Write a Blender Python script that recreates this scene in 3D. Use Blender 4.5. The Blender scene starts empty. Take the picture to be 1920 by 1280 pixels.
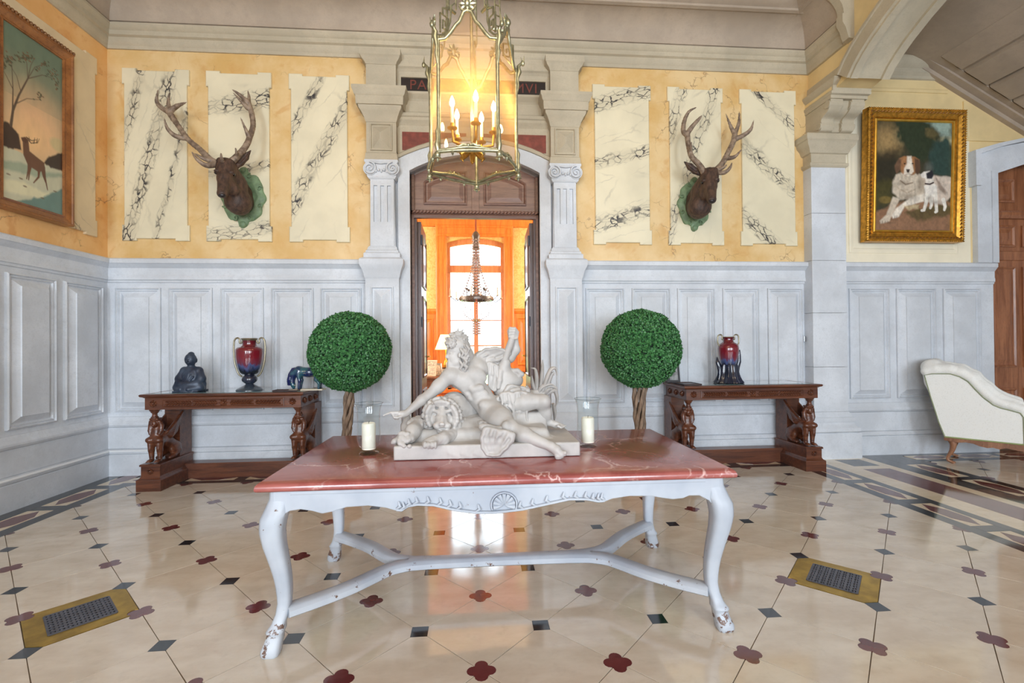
import bpy, bmesh, math, random
import numpy as np
from mathutils import Vector, Matrix, Euler
random.seed(7); np.random.seed(7)
S = bpy.context.scene
C = S.collection
PI = math.pi

# ------------------------------------------------------------------ camera, world, light, exposure
F_PX, YAW, PITCH, ROLL, EYE = 869.516, 0.0755212, -0.0066081, -0.0082217, 1.4
def cam_rows():
    cy, sy, cp, sp, cr, sr = math.cos(YAW), math.sin(YAW), math.cos(PITCH), math.sin(PITCH), math.cos(ROLL), math.sin(ROLL)
    W = np.array([[1, 0, 0], [0, 0, -1], [0, 1, 0]], float)
    Ry = np.array([[cy, 0, -sy], [0, 1, 0], [sy, 0, cy]])
    Rp = np.array([[1, 0, 0], [0, cp, -sp], [0, sp, cp]])
    Rr = np.array([[cr, -sr, 0], [sr, cr, 0], [0, 0, 1]])
    return Rr @ Rp @ Ry @ W
RM = cam_rows()
cam = bpy.data.cameras.new('camera'); cam.sensor_width = 36; cam.lens = F_PX / 1920 * 36
cam.clip_start = 0.05; cam.clip_end = 200
co = bpy.data.objects.new('camera', cam); C.objects.link(co)
co.matrix_world = Matrix([[RM[0][k], -RM[1][k], -RM[2][k], (0, 0, EYE)[k]] for k in range(3)] + [[0, 0, 0, 1]])
S.camera = co
def at(px, py, Y):
    """world point at depth Y of the surveyed photograph point"""
    w = np.array([(px - 960) / F_PX, (py - 640) / F_PX, 1]) @ RM
    w = w * (Y / w[1]); return (float(w[0]), float(w[1]), float(w[2] + EYE))

S.view_settings.view_transform = 'Standard'; S.view_settings.look = 'None'
S.view_settings.exposure = 0.0; S.view_settings.gamma = 1; S.view_settings.use_curve_mapping = False
S.cycles.max_bounces = 10; S.cycles.diffuse_bounces = 5; S.cycles.glossy_bounces = 5
S.cycles.transmission_bounces = 10; S.cycles.transparent_max_bounces = 16
S.cycles.caustics_reflective = False; S.cycles.caustics_refractive = False
S.cycles.use_denoising = True; S.cycles.sample_clamp_indirect = 6.0

w = bpy.data.worlds.new('daylight'); S.world = w; w.use_nodes = True
nt = w.node_tree; bg = nt.nodes['Background']
tc = nt.nodes.new('ShaderNodeTexCoord'); sx = nt.nodes.new('ShaderNodeSeparateXYZ'); rp = nt.nodes.new('ShaderNodeValToRGB')
nt.links.new(tc.outputs['Generated'], sx.inputs[0]); nt.links.new(sx.outputs['Z'], rp.inputs[0]); nt.links.new(rp.outputs[0], bg.inputs[0])
rp.color_ramp.elements[0].position = 0.0; rp.color_ramp.elements[0].color = (0.22, 0.24, 0.20, 1)
rp.color_ramp.elements[1].position = 0.06; rp.color_ramp.elements[1].color = (0.76, 0.88, 1.0, 1)
bg.inputs[1].default_value = 8.0
R_SPREAD = math.radians(150)
def area(name, loc, target, size, power, color, spread=PI):
    l = bpy.data.lights.new(name, 'AREA'); l.shape = 'RECTANGLE'; l.size, l.size_y = size; l.energy = power; l.color = color; l.spread = spread
    o = bpy.data.objects.new(name, l); C.objects.link(o); o.location = loc
    d = Vector(target) - Vector(loc); o.rotation_euler = d.to_track_quat('-Z', 'Y').to_euler()
    return o
# daylight of assumed tall windows: area lights added behind the camera, no openings built
for wx_, pw_ in ((-3.1, 285), (0.0, 170), (3.1, 285)): area('assumed_window_light', (wx_, -6.1, 2.5), (wx_ * .2, 5.4, 1.9), (1.7, 3.6), pw_, (0.82, 0.91, 1.0), R_SPREAD)
area('assumed_window_light', (6.2, -6.1, 2.3), (5.6, 5.4, 1.7), (1.4, 3.0), 100, (0.82, 0.91, 1.0), R_SPREAD)  # further area light added to daylight the aisle, no window built there
# added warm area light near the ceiling, no visible lamp, warms the upper walls
area('upper_warm_fill', (0.0, 0.2, 4.9), (0.0, 3.2, 4.3), (3.0, 1.0), 40, (1.0, 0.78, 0.48))
# the next room: area lights added out of view to brighten its orange walls
area('salon_fill', (-3.0, 8.2, 2.6), (0.3, 9.6, 1.8), (1.4, 2.6), 150, (1.0, 0.93, 0.82))
area('salon_fill', (3.0, 8.2, 2.6), (-0.3, 9.6, 1.8), (1.4, 2.6), 150, (1.0, 0.93, 0.82))

# ------------------------------------------------------------------ helpers
class Fr:
    """a wall's own axes: u along it, v up, n out of it"""
    def __init__(s, o, u, v, n): s.o, s.u, s.v, s.n = [np.array(a, float) for a in (o, u, v, n)]
    def p(s, u, v, n): return tuple(s.o + s.u * u + s.v * v + s.n * n)
YW = 5.42; XL = -4.05; XR = 4.10
BK = Fr((0, YW, 0), (1, 0, 0), (0, 0, 1), (0, -1, 0))       # back wall
LF = Fr((XL, 0, 0), (0, 1, 0), (0, 0, 1), (1, 0, 0))        # left wall
RT = Fr((XR, 0, 0), (0, 1, 0), (0, 0, 1), (-1, 0, 0))       # arcade side
FL = Fr((0, 0, 0), (1, 0, 0), (0, 1, 0), (0, 0, 1))         # floor

def offset_poly(P, d):
    """inset (d > 0) of a counter-clockwise polygon"""
    n = len(P); R = []
    for i in range(n):
        a, b, c = [np.array(P[(i + k) % n], float) for k in (-1, 0, 1)]
        e1 = (b - a) / (np.linalg.norm(b - a) + 1e-9); e2 = (c - b) / (np.linalg.norm(c - b) + 1e-9)
        n1 = np.array([-e1[1], e1[0]]); n2 = np.array([-e2[1], e2[0]])
        m = n1 + n2; q = 1 + n1 @ n2
        R.append(tuple(b + m * d / max(q, .25)))
    return R

class MB:
    def __init__(s): s.v = []; s.f = []
    def add(s, vs, fs):
        k = len(s.v); s.v += [tuple(map(float, p)) for p in vs]; s.f += [tuple(i + k for i in f) for f in fs]; return s
    def box(s, lo, hi, M=None):
        x0, y0, z0 = lo; x1, y1, z1 = hi
        vs = [(x0, y0, z0), (x1, y0, z0), (x1, y1, z0), (x0, y1, z0), (x0, y0, z1), (x1, y0, z1), (x1, y1, z1), (x0, y1, z1)]
        if M is not None: vs = [tuple(M @ Vector(p)) for p in vs]
        return s.add(vs, [(0, 3, 2, 1), (4, 5, 6, 7), (0, 1, 5, 4), (1, 2, 6, 5), (2, 3, 7, 6), (3, 0, 4, 7)])
    def loops(s, L, cap0=True, cap1=True, closed=False):
        n = len(L[0]); vs = [p for l in L for p in l]; fs = []
        m = len(L)
        for a in range(m if closed else m - 1):
            b = (a + 1) % m
            for i in range(n):
                j = (i + 1) % n; fs.append((a * n + i, a * n + j, b * n + j, b * n + i))
        if not closed:
            if cap0: fs.append(tuple(range(n - 1, -1, -1)))
            if cap1: fs.append(tuple((m - 1) * n + i for i in range(n)))
        return s.add(vs, fs)
    def prism(s, fr, poly, n0, n1, bev=0):
        L = [[fr.p(u, v, n0) for u, v in poly]]
        if bev: L += [[fr.p(u, v, n1 - bev) for u, v in poly], [fr.p(u, v, n1) for u, v in offset_poly(poly, bev)]]
        else: L += [[fr.p(u, v, n1) for u, v in poly]]
        return s.loops(L)
    def stack(s, fr, poly, steps, cap0=False):
        return s.loops([[fr.p(u, v, n) for u, v in (offset_poly(poly, i) if i else poly)] for i, n in steps], cap0=cap0)
    def panel(s, fr, u0, v0, u1, v1, steps):
        return s.stack(fr, [(u0, v0), (u1, v0), (u1, v1), (u0, v1)], steps)
    def mould(s, fr, u0, u1, prof, m0=0.0, m1=0.0):
        """profile of (n, v) run from u0 to u1; m0, m1 mitre the ends"""
        return s.loops([[fr.p(u0 + m0 * n, v, n) for n, v in prof], [fr.p(u1 - m1 * n, v, n) for n, v in prof]])
    def rects(s, cx, cy, rows):
        """flared block: rows of (z, half width x, half depth y)"""
        return s.loops([[(cx - a, cy - b, z), (cx + a, cy - b, z), (cx + a, cy + b, z), (cx - a, cy + b, z)] for z, a, b in rows])
    def lathe(s, prof, c=(0, 0, 0), seg=24, cap=True, sx=1, sy=1):
        L = [[(c[0] + r * sx * math.cos(2 * PI * i / seg), c[1] + r * sy * math.sin(2 * PI * i / seg), c[2] + z) for i in range(seg)] for r, z in prof]
        return s.loops(L, cap, cap)
    def tube(s, pts, rad, seg=8, closed=False, flat=1.0):
        P = [np.array(p, float) for p in pts]; n = len(P)
        R = rad if isinstance(rad, (list, tuple)) else [rad] * n
        L = []; ref = None
        for i in range(n):
            a = P[(i - 1) % n] if (closed or i) else P[i]; b = P[(i + 1) % n] if (closed or i < n - 1) else P[i]
            t = b - a; t /= np.linalg.norm(t) + 1e-12
            if ref is None: ref = np.array([0, 0, 1.0]) if abs(t[2]) < .9 else np.array([1.0, 0, 0])
            x = ref - t * (ref @ t); x /= np.linalg.norm(x) + 1e-12; ref = x; y = np.cross(t, x)
            L.append([tuple(P[i] + R[i] * (x * math.cos(2 * PI * k / seg) * flat + y * math.sin(2 * PI * k / seg))) for k in range(seg)])
        return s.loops(L, closed=closed)
    def ball(s, c, r, seg=10, ring=6):
        r = r if isinstance(r, (list, tuple)) else (r, r, r)
        L = []
        for j in range(ring + 1):
            t = PI * (.02 + .96 * j / ring)
            L.append([(c[0] + r[0] * math.sin(t) * math.cos(2 * PI * k / seg), c[1] + r[1] * math.sin(t) * math.sin(2 * PI * k / seg), c[2] - r[2] * math.cos(t)) for k in range(seg)])
        return s.loops(L)
    def obj(s, name, mat, parent=None, smooth=None, kind=None, label=None, bevel=0, recalc=True):
        me = bpy.data.meshes.new(name); me.from_pydata(s.v, [], s.f)
        if recalc:
            bm = bmesh.new(); bm.from_mesh(me); bmesh.ops.recalc_face_normals(bm, faces=bm.faces); bm.to_mesh(me); bm.free()
        return link(name, me, mat, parent, smooth, kind, label, bevel)

def link(name, me, mat, parent=None, smooth=None, kind=None, label=None, bevel=0):
    o = bpy.data.objects.new(name, me); C.objects.link(o)
    if mat and not me.materials: me.materials.append(mat)
    if smooth:
        me.polygons.foreach_set('use_smooth', [True] * len(me.polygons)); me.set_sharp_from_angle(angle=math.radians(smooth))
    if bevel:
        b = o.modifiers.new('bevel', 'BEVEL'); b.width = bevel; b.segments = 2; b.limit_method = 'ANGLE'; b.angle_limit = .6
    if parent is not None: o.parent = parent; o.matrix_parent_inverse = Matrix.Translation(parent.location).inverted() if parent.type == 'EMPTY' and not parent.get('local') else Matrix()
    if kind: o['kind'] = kind
    if label: o['label'] = label
    return o
def thing(name, label, cat, loc=(0, 0, 0), group=None, local=False):
    o = bpy.data.objects.new(name, None); C.objects.link(o); o.location = loc; o.empty_display_size = .1
    o['label'] = label; o['category'] = cat
    if group: o['group'] = group
    if local: o['local'] = 1
    return o
def tag(o, label, cat, group=None):
    o['label'] = label; o['category'] = cat
    if group: o['group'] = group
    return o
def struct(name, loc=(0, 0, 0)):
    o = bpy.data.objects.new(name, None); C.objects.link(o); o['kind'] = 'structure'; return o
def copy_tree(root, loc, label, sx=1, rotz=0):
    r = root.copy(); C.objects.link(r); r.location = loc; r.scale = (sx, 1, 1); r.rotation_euler = (0, 0, rotz); r['label'] = label
    def rec(src, dst):
        for ch in list(src.children):
            c = ch.copy(); C.objects.link(c); c.parent = dst; rec(ch, c)
    rec(root, r); return r

# ------------------------------------------------------------------ signed distance modelling (carved figures)
class SDF:
    def __init__(s, lo, hi, h):
        s.lo = np.array(lo, float); s.h = h
        s.n = np.ceil((np.array(hi) - s.lo) / h).astype(int) + 1
        s.D = np.full(s.n, .2, np.float32)
    def sub(s, lo, hi):
        a = np.clip(np.floor((np.array(lo) - s.lo) / s.h).astype(int), 0, s.n - 1); b = np.clip(np.ceil((np.array(hi) - s.lo) / s.h).astype(int) + 1, 1, s.n)
        sl = tuple(slice(a[k], max(b[k], a[k] + 1)) for k in range(3))
        g = np.meshgrid(*[(s.lo[k] + s.h * np.arange(sl[k].start, sl[k].stop)).astype(np.float32) for k in range(3)], indexing='ij', sparse=True)
        return sl, g
    def blend(s, sl, d, k, cut=False):
        A = s.D[sl]
        if cut: A, d = -A, d
        if k > 0:
            t = np.clip(.5 + .5 * (A - d) / k, 0, 1); r = A * (1 - t) + d * t - k * t * (1 - t)
        else: r = np.minimum(A, d)
        s.D[sl] = -r if cut else r
    def cone(s, a, b, ra, rb, k=.01, cut=False):
        a = np.array(a, float); b = np.array(b, float); m = max(ra, rb) + k + 3 * s.h
        sl, (X, Y, Z) = s.sub(np.minimum(a, b) - m, np.maximum(a, b) + m)
        d = b - a; L = d @ d + 1e-12
        t = np.clip(((X - a[0]) * d[0] + (Y - a[1]) * d[1] + (Z - a[2]) * d[2]) / L, 0, 1)
        r = np.sqrt((X - a[0] - t * d[0]) ** 2 + (Y - a[1] - t * d[1]) ** 2 + (Z - a[2] - t * d[2]) ** 2) - (ra + (rb - ra) * t)
        s.blend(sl, r, k, cut); return s
    def chain(s, pts, rad, k=.01, cut=False):
        R = rad if isinstance(rad, (list, tuple)) else [rad] * len(pts)
        for i in range(len(pts) - 1): s.cone(pts[i], pts[i + 1], R[i], R[i + 1], k, cut)
        return s
    def ell(s, c, r, k=.01, rot=None, cut=False):
        r = np.array(r if hasattr(r, '__len__') else (r, r, r), float); c = np.array(c, float); m = r.max() + k + 3 * s.h
        sl, (X, Y, Z) = s.sub(c - m, c + m)
        x, y, z = X - c[0], Y - c[1], Z - c[2]
        if rot is not None:
            M = np.array(Euler(rot).to_matrix()).T
            x, y, z = M[0, 0] * x + M[0, 1] * y + M[0, 2] * z, M[1, 0] * x + M[1, 1] * y + M[1, 2] * z, M[2, 0] * x + M[2, 1] * y + M[2, 2] * z
        k0 = np.sqrt((x / r[0]) ** 2 + (y / r[1]) ** 2 + (z / r[2]) ** 2); k1 = np.sqrt((x / r[0] ** 2) ** 2 + (y / r[1] ** 2) ** 2 + (z / r[2] ** 2) ** 2) + 1e-9
        s.blend(sl, k0 * (k0 - 1) / k1, k, cut); return s
    def box(s, c, r, k=.01, rnd=.005, rot=None, cut=False):
        c = np.array(c, float); r = np.array(r, float); m = np.linalg.norm(r) + k + 3 * s.h
        sl, (X, Y, Z) = s.sub(c - m, c + m)
        x, y, z = X - c[0], Y - c[1], Z - c[2]
        if rot is not None:
            M = np.array(Euler(rot).to_matrix()).T
            x, y, z = M[0, 0] * x + M[0, 1] * y + M[0, 2] * z, M[1, 0] * x + M[1, 1] * y + M[1, 2] * z, M[2, 0] * x + M[2, 1] * y + M[2, 2] * z
        q = [np.abs(x) - r[0] + rnd, np.abs(y) - r[1] + rnd, np.abs(z) - r[2] + rnd]
        d = np.sqrt(sum(np.maximum(a, 0) ** 2 for a in q)) + np.minimum(np.maximum(np.maximum(q[0], q[1]), q[2]), 0) - rnd
        s.blend(sl, d, k, cut); return s
    def warp(s, fn, lo=None, hi=None):
        sl, g = s.sub(lo if lo is not None else s.lo, hi if hi is not None else s.lo + s.h * s.n)
        s.D[sl] += fn(*g).astype(np.float32); return s
    def mesh(s, name):
        D = s.D; n = D.shape
        D[0], D[-1] = .1, .1; D[:, 0], D[:, -1] = .1, .1; D[:, :, 0], D[:, :, -1] = .1, .1
        inside = D < 0
        c = [inside[i:n[0] - 1 + i, j:n[1] - 1 + j, k:n[2] - 1 + k] for i in (0, 1) for j in (0, 1) for k in (0, 1)]
        cnt = sum(x.astype(np.int8) for x in c); act = (cnt > 0) & (cnt < 8)
        idx = np.argwhere(act); vid = np.full(act.shape, -1, np.int64); vid[act] = np.arange(len(idx))
        P = np.zeros((len(idx), 3)); W = np.zeros(len(idx))
        off = [np.array(o) for o in ((0, 0, 0), (0, 0, 1), (0, 1, 0), (0, 1, 1), (1, 0, 0), (1, 0, 1), (1, 1, 0), (1, 1, 1))]
        val = [D[tuple((idx + o).T)] for o in off]
        for a in range(8):
            for b in range(a + 1, 8):
                if np.abs(off[a] - off[b]).sum() == 1:
                    va, vb = val[a], val[b]; m = (va < 0) != (vb < 0)
                    t = np.where(m, va / np.where(m, va - vb, 1), 0)
                    P += np.where(m[:, None], off[a] + t[:, None] * (off[b] - off[a]), 0); W += m
        P = (idx + P / W[:, None]) * s.h + s.lo
        faces = []
        for ax in range(3):
            sl0 = [slice(None)] * 3; sl1 = [slice(None)] * 3
            sl0[ax] = slice(0, -1); sl1[ax] = slice(1, None)
            e = inside[tuple(sl0)] != inside[tuple(sl1)]; E = np.argwhere(e); ins = inside[tuple(sl0)][e]
            u, v = [(1, 2), (2, 0), (0, 1)][ax]; du = np.zeros(3, int); du[u] = 1; dv = np.zeros(3, int); dv[v] = 1
            ok = (E[:, u] > 0) & (E[:, v] > 0); E = E[ok]; ins = ins[ok]
            q = np.stack([vid[tuple((E - o).T)] for o in (du + dv, dv, np.zeros(3, int), du)], 1)
            q[~ins] = q[~ins][:, ::-1]; faces.append(q)
        Q = np.concatenate(faces); me = bpy.data.meshes.new(name)
        me.vertices.add(len(P)); me.vertices.foreach_set('co', P.ravel()); me.loops.add(len(Q) * 4); me.loops.foreach_set('vertex_index', Q.ravel().astype(np.int32))
        me.polygons.add(len(Q)); me.polygons.foreach_set('loop_start', np.arange(0, len(Q) * 4, 4, dtype=np.int32)); me.polygons.foreach_set('use_smooth', np.ones(len(Q), bool))
        me.update(calc_edges=True); me.validate(); return me
    def obj(s, name, mat, parent=None, label=None): return link(name, s.mesh(name), mat, parent, label=label)

# ------------------------------------------------------------------ materials
def lin(r, g, b): return tuple((c / 255 / 12.92 if c <= 10 else ((c / 255 + .055) / 1.055) ** 2.4) for c in (r, g, b)) + (1,)
class NT:
    def __init__(s, name):
        s.m = bpy.data.materials.new(name); s.m.use_nodes = True; s.t = s.m.node_tree; s.b = s.t.nodes['Principled BSDF']
        s.tc = s.t.nodes.new('ShaderNodeTexCoord'); s.P = s.tc.outputs['Object']
    def n(s, typ, **kw):
        x = s.t.nodes.new('ShaderNode' + typ)
        for k, v in kw.items(): setattr(x, k, v)
        return x
    def l(s, a, b): s.t.links.new(a, b)
    def set(s, sock, v):
        if hasattr(v, 'is_output'): s.l(v, sock)
        else: sock.default_value = v
    def math(s, op, a, b=0.0, c=None, clamp=False):
        x = s.n('Math', operation=op, use_clamp=clamp); s.set(x.inputs[0], a); s.set(x.inputs[1], b)
        if c is not None: s.set(x.inputs[2], c)
        return x.outputs[0]
    def noise(s, scale, detail=4, rough=.55, vec=None, dist=0, stretch=None, color=False):
        v = vec or s.P
        if stretch:
            mp = s.n('Mapping'); s.l(v, mp.inputs[0]); mp.inputs['Scale'].default_value = stretch; v = mp.outputs[0]
        x = s.n('TexNoise'); s.l(v, x.inputs['Vector']); x.inputs['Scale'].default_value = scale; x.inputs['Detail'].default_value = detail
        x.inputs['Roughness'].default_value = rough; x.inputs['Distortion'].default_value = dist
        return x.outputs['Color' if color else 0]
    def ramp(s, v, *stops):
        r = s.n('ValToRGB'); s.l(v, r.inputs[0]); e = r.color_ramp.elements
        while len(e) < len(stops): e.new(.5)
        for k, (p, c) in enumerate(stops): e[k].position = p; e[k].color = c if len(c) == 4 else tuple(c) + (1,)
        return r.outputs[0]
    def step(s, v, a, b):
        x = s.n('MapRange'); x.interpolation_type = 'SMOOTHSTEP'; s.l(v, x.inputs[0]); x.inputs[1].default_value = a; x.inputs[2].default_value = b; return x.outputs[0]
    def mix(s, f, a, b, mode='MIX'):
        x = s.n('Mix', data_type='RGBA', blend_type=mode); s.set(x.inputs[0], f); s.set(x.inputs[6], a); s.set(x.inputs[7], b); return x.outputs[2]
    def bump(s, h, strength=.3, dist=.01):
        x = s.n('Bump'); x.inputs['Strength'].default_value = strength; x.inputs['Distance'].default_value = dist; s.l(h, x.inputs['Height']); s.l(x.outputs[0], s.b.inputs['Normal'])
    def fin(s, col, rough=.5, metal=0.0, coat=0, ior=None, spec=None):
        s.set(s.b.inputs['Base Color'], col); s.set(s.b.inputs['Roughness'], rough); s.set(s.b.inputs['Metallic'], metal)
        if coat: s.b.inputs['Coat Weight'].default_value = coat; s.b.inputs['Coat Roughness'].default_value = .08
        if ior: s.b.inputs['IOR'].default_value = ior
        if spec is not None: s.b.inputs['Specular IOR Level'].default_value = spec
        return s.m

def m_plain(name, col, rough=.5, metal=0, var=.12, scale=8, bump=0, coat=0):
    t = NT(name); c = col
    f = t.noise(scale, 4)
    k = t.mix(t.step(f, .3, .7), tuple(x * (1 - var) for x in c[:3]) + (1,), tuple(min(1, x * (1 + var)) for x in c[:3]) + (1,))
    if bump: t.bump(t.noise(scale * 6, 4), bump, .004)
    return t.fin(k, rough, metal, coat)
def m_stone(name, c, speck=.5):
    t = NT(name)
    a = t.noise(2.2, 5, .6); b = t.noise(60, 3, .7)
    d = tuple(x * .80 for x in c[:3]) + (1,); e = t.noise(11, 5, .7)
    k = t.mix(t.step(a, .3, .72), d, c); k = t.mix(t.math('MULTIPLY', t.step(e, .48, .72), .45), k, tuple(x * .74 for x in c[:3]) + (1,)); k = t.mix(t.math('MULTIPLY', t.step(b, .5, .75), speck), k, tuple(x * .72 for x in c[:3]) + (1,))
    t.bump(t.noise(45, 5, .7), .25, .004); return t.fin(k, .72)
def m_wood(name, dark, light, rough=.35, axis=(1, 14, 14), coat=.25, scale=1.6):
    t = NT(name); f = t.noise(scale, 6, .65, stretch=axis, dist=.6); g = t.noise(scale * 9, 3, .6, stretch=axis)
    k = t.mix(t.step(f, .28, .74), dark, light); k = t.mix(t.math('MULTIPLY', t.step(g, .5, .72), .45), k, tuple(x * .55 for x in dark[:3]) + (1,))
    t.bump(g, .12, .003); return t.fin(k, rough, coat=coat)
def m_slab(name, ang, bands, seed, base=lin(232, 222, 192), ax=0):
    """cream marble with black brecciated vein bands; bands are (offset, half width) across direction ang in the wall plane"""
    t = NT(name); sp = t.n('SeparateXYZ'); t.l(t.P, sp.inputs[0]); U, V = sp.outputs[ax], sp.outputs[2]
    ca, sa = math.cos(ang), math.sin(ang)
    al = t.math('ADD', t.math('MULTIPLY', U, ca), t.math('MULTIPLY', V, sa)); ac = t.math('ADD', t.math('MULTIPLY', U, -sa), t.math('MULTIPLY', V, ca))
    cb = t.n('CombineXYZ'); t.l(al, cb.inputs[0]); t.l(ac, cb.inputs[1]); cb.inputs[2].default_value = seed
    nz = t.noise(5, 4, .6, vec=cb.outputs[0], color=True)
    wv = t.n('VectorMath', operation='MULTIPLY_ADD'); t.l(nz, wv.inputs[0]); wv.inputs[1].default_value = (.16, .13, 0); t.l(cb.outputs[0], wv.inputs[2])
    def vor(scale, st):
        mp = t.n('Mapping'); t.l(wv.outputs[0], mp.inputs[0]); mp.inputs['Scale'].default_value = st
        v = t.n('TexVoronoi', feature='DISTANCE_TO_EDGE'); t.l(mp.outputs[0], v.inputs['Vector']); v.inputs['Scale'].default_value = scale; return v.outputs['Distance']
    thick = t.noise(9, 3, .6, vec=cb.outputs[0])
    e1 = vor(22, (.40, 1, 1)); v1 = t.math('SUBTRACT', 1, t.step(t.math('DIVIDE', e1, t.math('MULTIPLY_ADD', thick, .34, -.06)), .2, 1.0))
    e2 = vor(4.2, (.30, 1, 1)); v2 = t.math('SUBTRACT', 1, t.step(e2, .004, .03))
    wob = t.math('MULTIPLY', t.math('SUBTRACT', t.noise(3.0, 4, .6, vec=cb.outputs[0]), .5), .11)
    M = None
    for off, wd in bands:
        d = t.math('ABSOLUTE', t.math('ADD', t.math('SUBTRACT', ac, off), wob)); m = t.math('SUBTRACT', 1, t.step(d, wd * .18, wd * .72))
        M = m if M is None else t.math('MAXIMUM', M, m)
    pr = t.step(t.noise(5, 3, .6, vec=cb.outputs[0]), .42, .58)
    k = t.mix(t.step(t.noise(2.5, 4), .3, .7), tuple(x * .88 for x in base[:3]) + (1,), base)
    k = t.mix(t.math('MULTIPLY', M, .20), k, lin(150, 140, 120))
    k = t.mix(t.math('MULTIPLY', t.math('MULTIPLY', v2, t.step(t.noise(2.2, 3, vec=cb.outputs[0]), .46, .66)), .22), k, lin(110, 104, 100))
    k = t.mix(t.math('MULTIPLY', t.math('MULTIPLY', v1, M), t.math('MULTIPLY_ADD', pr, .72, .26)), k, lin(38, 36, 44))
    return t.fin(k, .42)
def m_scag(name, c1, c2, c3):
    t = NT(name); a = t.noise(1.7, 5, .62); b = t.noise(5, 5, .6, dist=.8)
    k = t.mix(t.step(a, .3, .68), c1, c2); k = t.mix(t.math('MULTIPLY', t.step(b, .52, .72), .55), k, c3)
    vv = t.n('TexVoronoi', feature='DISTANCE_TO_EDGE'); wv = t.n('VectorMath', operation='MULTIPLY_ADD'); t.l(t.noise(4, 4, color=True), wv.inputs[0]); wv.inputs[1].default_value = (.5, .5, .5); t.l(t.P, wv.inputs[2])
    t.l(wv.outputs[0], vv.inputs['Vector']); vv.inputs['Scale'].default_value = 1.9
    vein = t.math('MULTIPLY', t.math('SUBTRACT', 1, t.step(vv.outputs['Distance'], .002, .014)), t.step(t.noise(2.5, 3), .48, .62))
    k = t.mix(t.math('MULTIPLY', vein, .6), k, lin(128, 92, 66)); return t.fin(k, .42)
def m_tile(name, base, dark, coat=0):
    t = NT(name); oi = t.n('ObjectInfo'); ad = t.n('VectorMath', operation='MULTIPLY_ADD'); cb = t.n('CombineXYZ')
    for i in range(3): t.l(oi.outputs['Random'], cb.inputs[i])
    t.l(cb.outputs[0], ad.inputs[0]); ad.inputs[1].default_value = (37, 53, 71); t.l(t.P, ad.inputs[2])
    a = t.noise(3, 5, .6, vec=ad.outputs[0], stretch=(1, 2.2, 1)); b = t.noise(16, 4, .6, vec=ad.outputs[0])
    k = t.mix(t.step(a, .25, .75), dark, base); k = t.mix(t.math('MULTIPLY', t.step(b, .5, .8), .35), k, tuple(x * .8 for x in dark[:3]) + (1,))
    k = t.mix(t.math('MULTIPLY', oi.outputs['Random'], .16), k, tuple(x * .75 for x in base[:3]) + (1,))
    t.bump(t.noise(1.3, 3, vec=ad.outputs[0]), .035, .02)
    return t.fin(k, t.math('MULTIPLY_ADD', t.noise(7, 4, vec=ad.outputs[0]), .07, .05), ior=1.9)

STONE = m_stone('daylit_limestone', lin(219, 224, 231)); STONE_W = m_stone('lamplit_limestone', lin(196, 185, 162)); STONE_D = m_stone('ceiling_stone', lin(184, 168, 150), .35)  # one limestone, tinted twice: cool daylight below, warm lamplight above put into the colour
SCAG = m_scag('yellow_scagliola', lin(212, 173, 108), lin(228, 200, 150), lin(206, 154, 88))
SCAG_L = m_scag('orange_scagliola', lin(228, 172, 104), lin(240, 196, 136), lin(212, 142, 80))
BUFF = m_plain('buff_plaster', lin(226, 202, 150), .7, var=.08, scale=3, bump=.15)
CREAM = m_plain('cream_plaster', lin(240, 230, 205), .7, var=.05, scale=3)
TILE = m_tile('cream_floor_marble', lin(226, 216, 200), lin(205, 190, 170)); GROUT = m_plain('floor_joint', lin(120, 104, 86), .6)
RED_IN = m_tile('red_floor_marble', lin(114, 58, 58), lin(90, 40, 42)); BLK_IN = m_tile('black_floor_marble', lin(32, 37, 44), lin(20, 24, 30))
CREAM_IN = m_tile('ivory_floor_marble', lin(236, 220, 192), lin(220, 200, 168))
WOOD = m_wood('carved_mahogany', lin(68, 35, 24), lin(114, 66, 42)); WOOD_X = m_wood('dark_walnut', lin(60, 38, 34), lin(98, 66, 58), axis=(10, 10, 1), coat=.1)
WOOD_D = m_wood('oak_door_wood', lin(122, 72, 44), lin(170, 112, 76), axis=(12, 12, 1), coat=.15)
WOOD_T = m_wood('transom_wood', lin(112, 82, 70), lin(146, 112, 98), axis=(1, 12, 12), coat=.1)
ORANGE = m_wood('honey_oak_panelling', lin(214, 110, 36), lin(240, 144, 60), axis=(10, 10, 1), coat=.1)
BRASS = m_plain('old_brass', lin(190, 150, 66), .38, .9, var=.25, scale=12); IRON = m_plain('dark_iron', lin(70, 72, 80), .45, .7); GRILL = m_plain('grey_cast_iron', lin(100, 102, 112), .38, .6)
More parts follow.
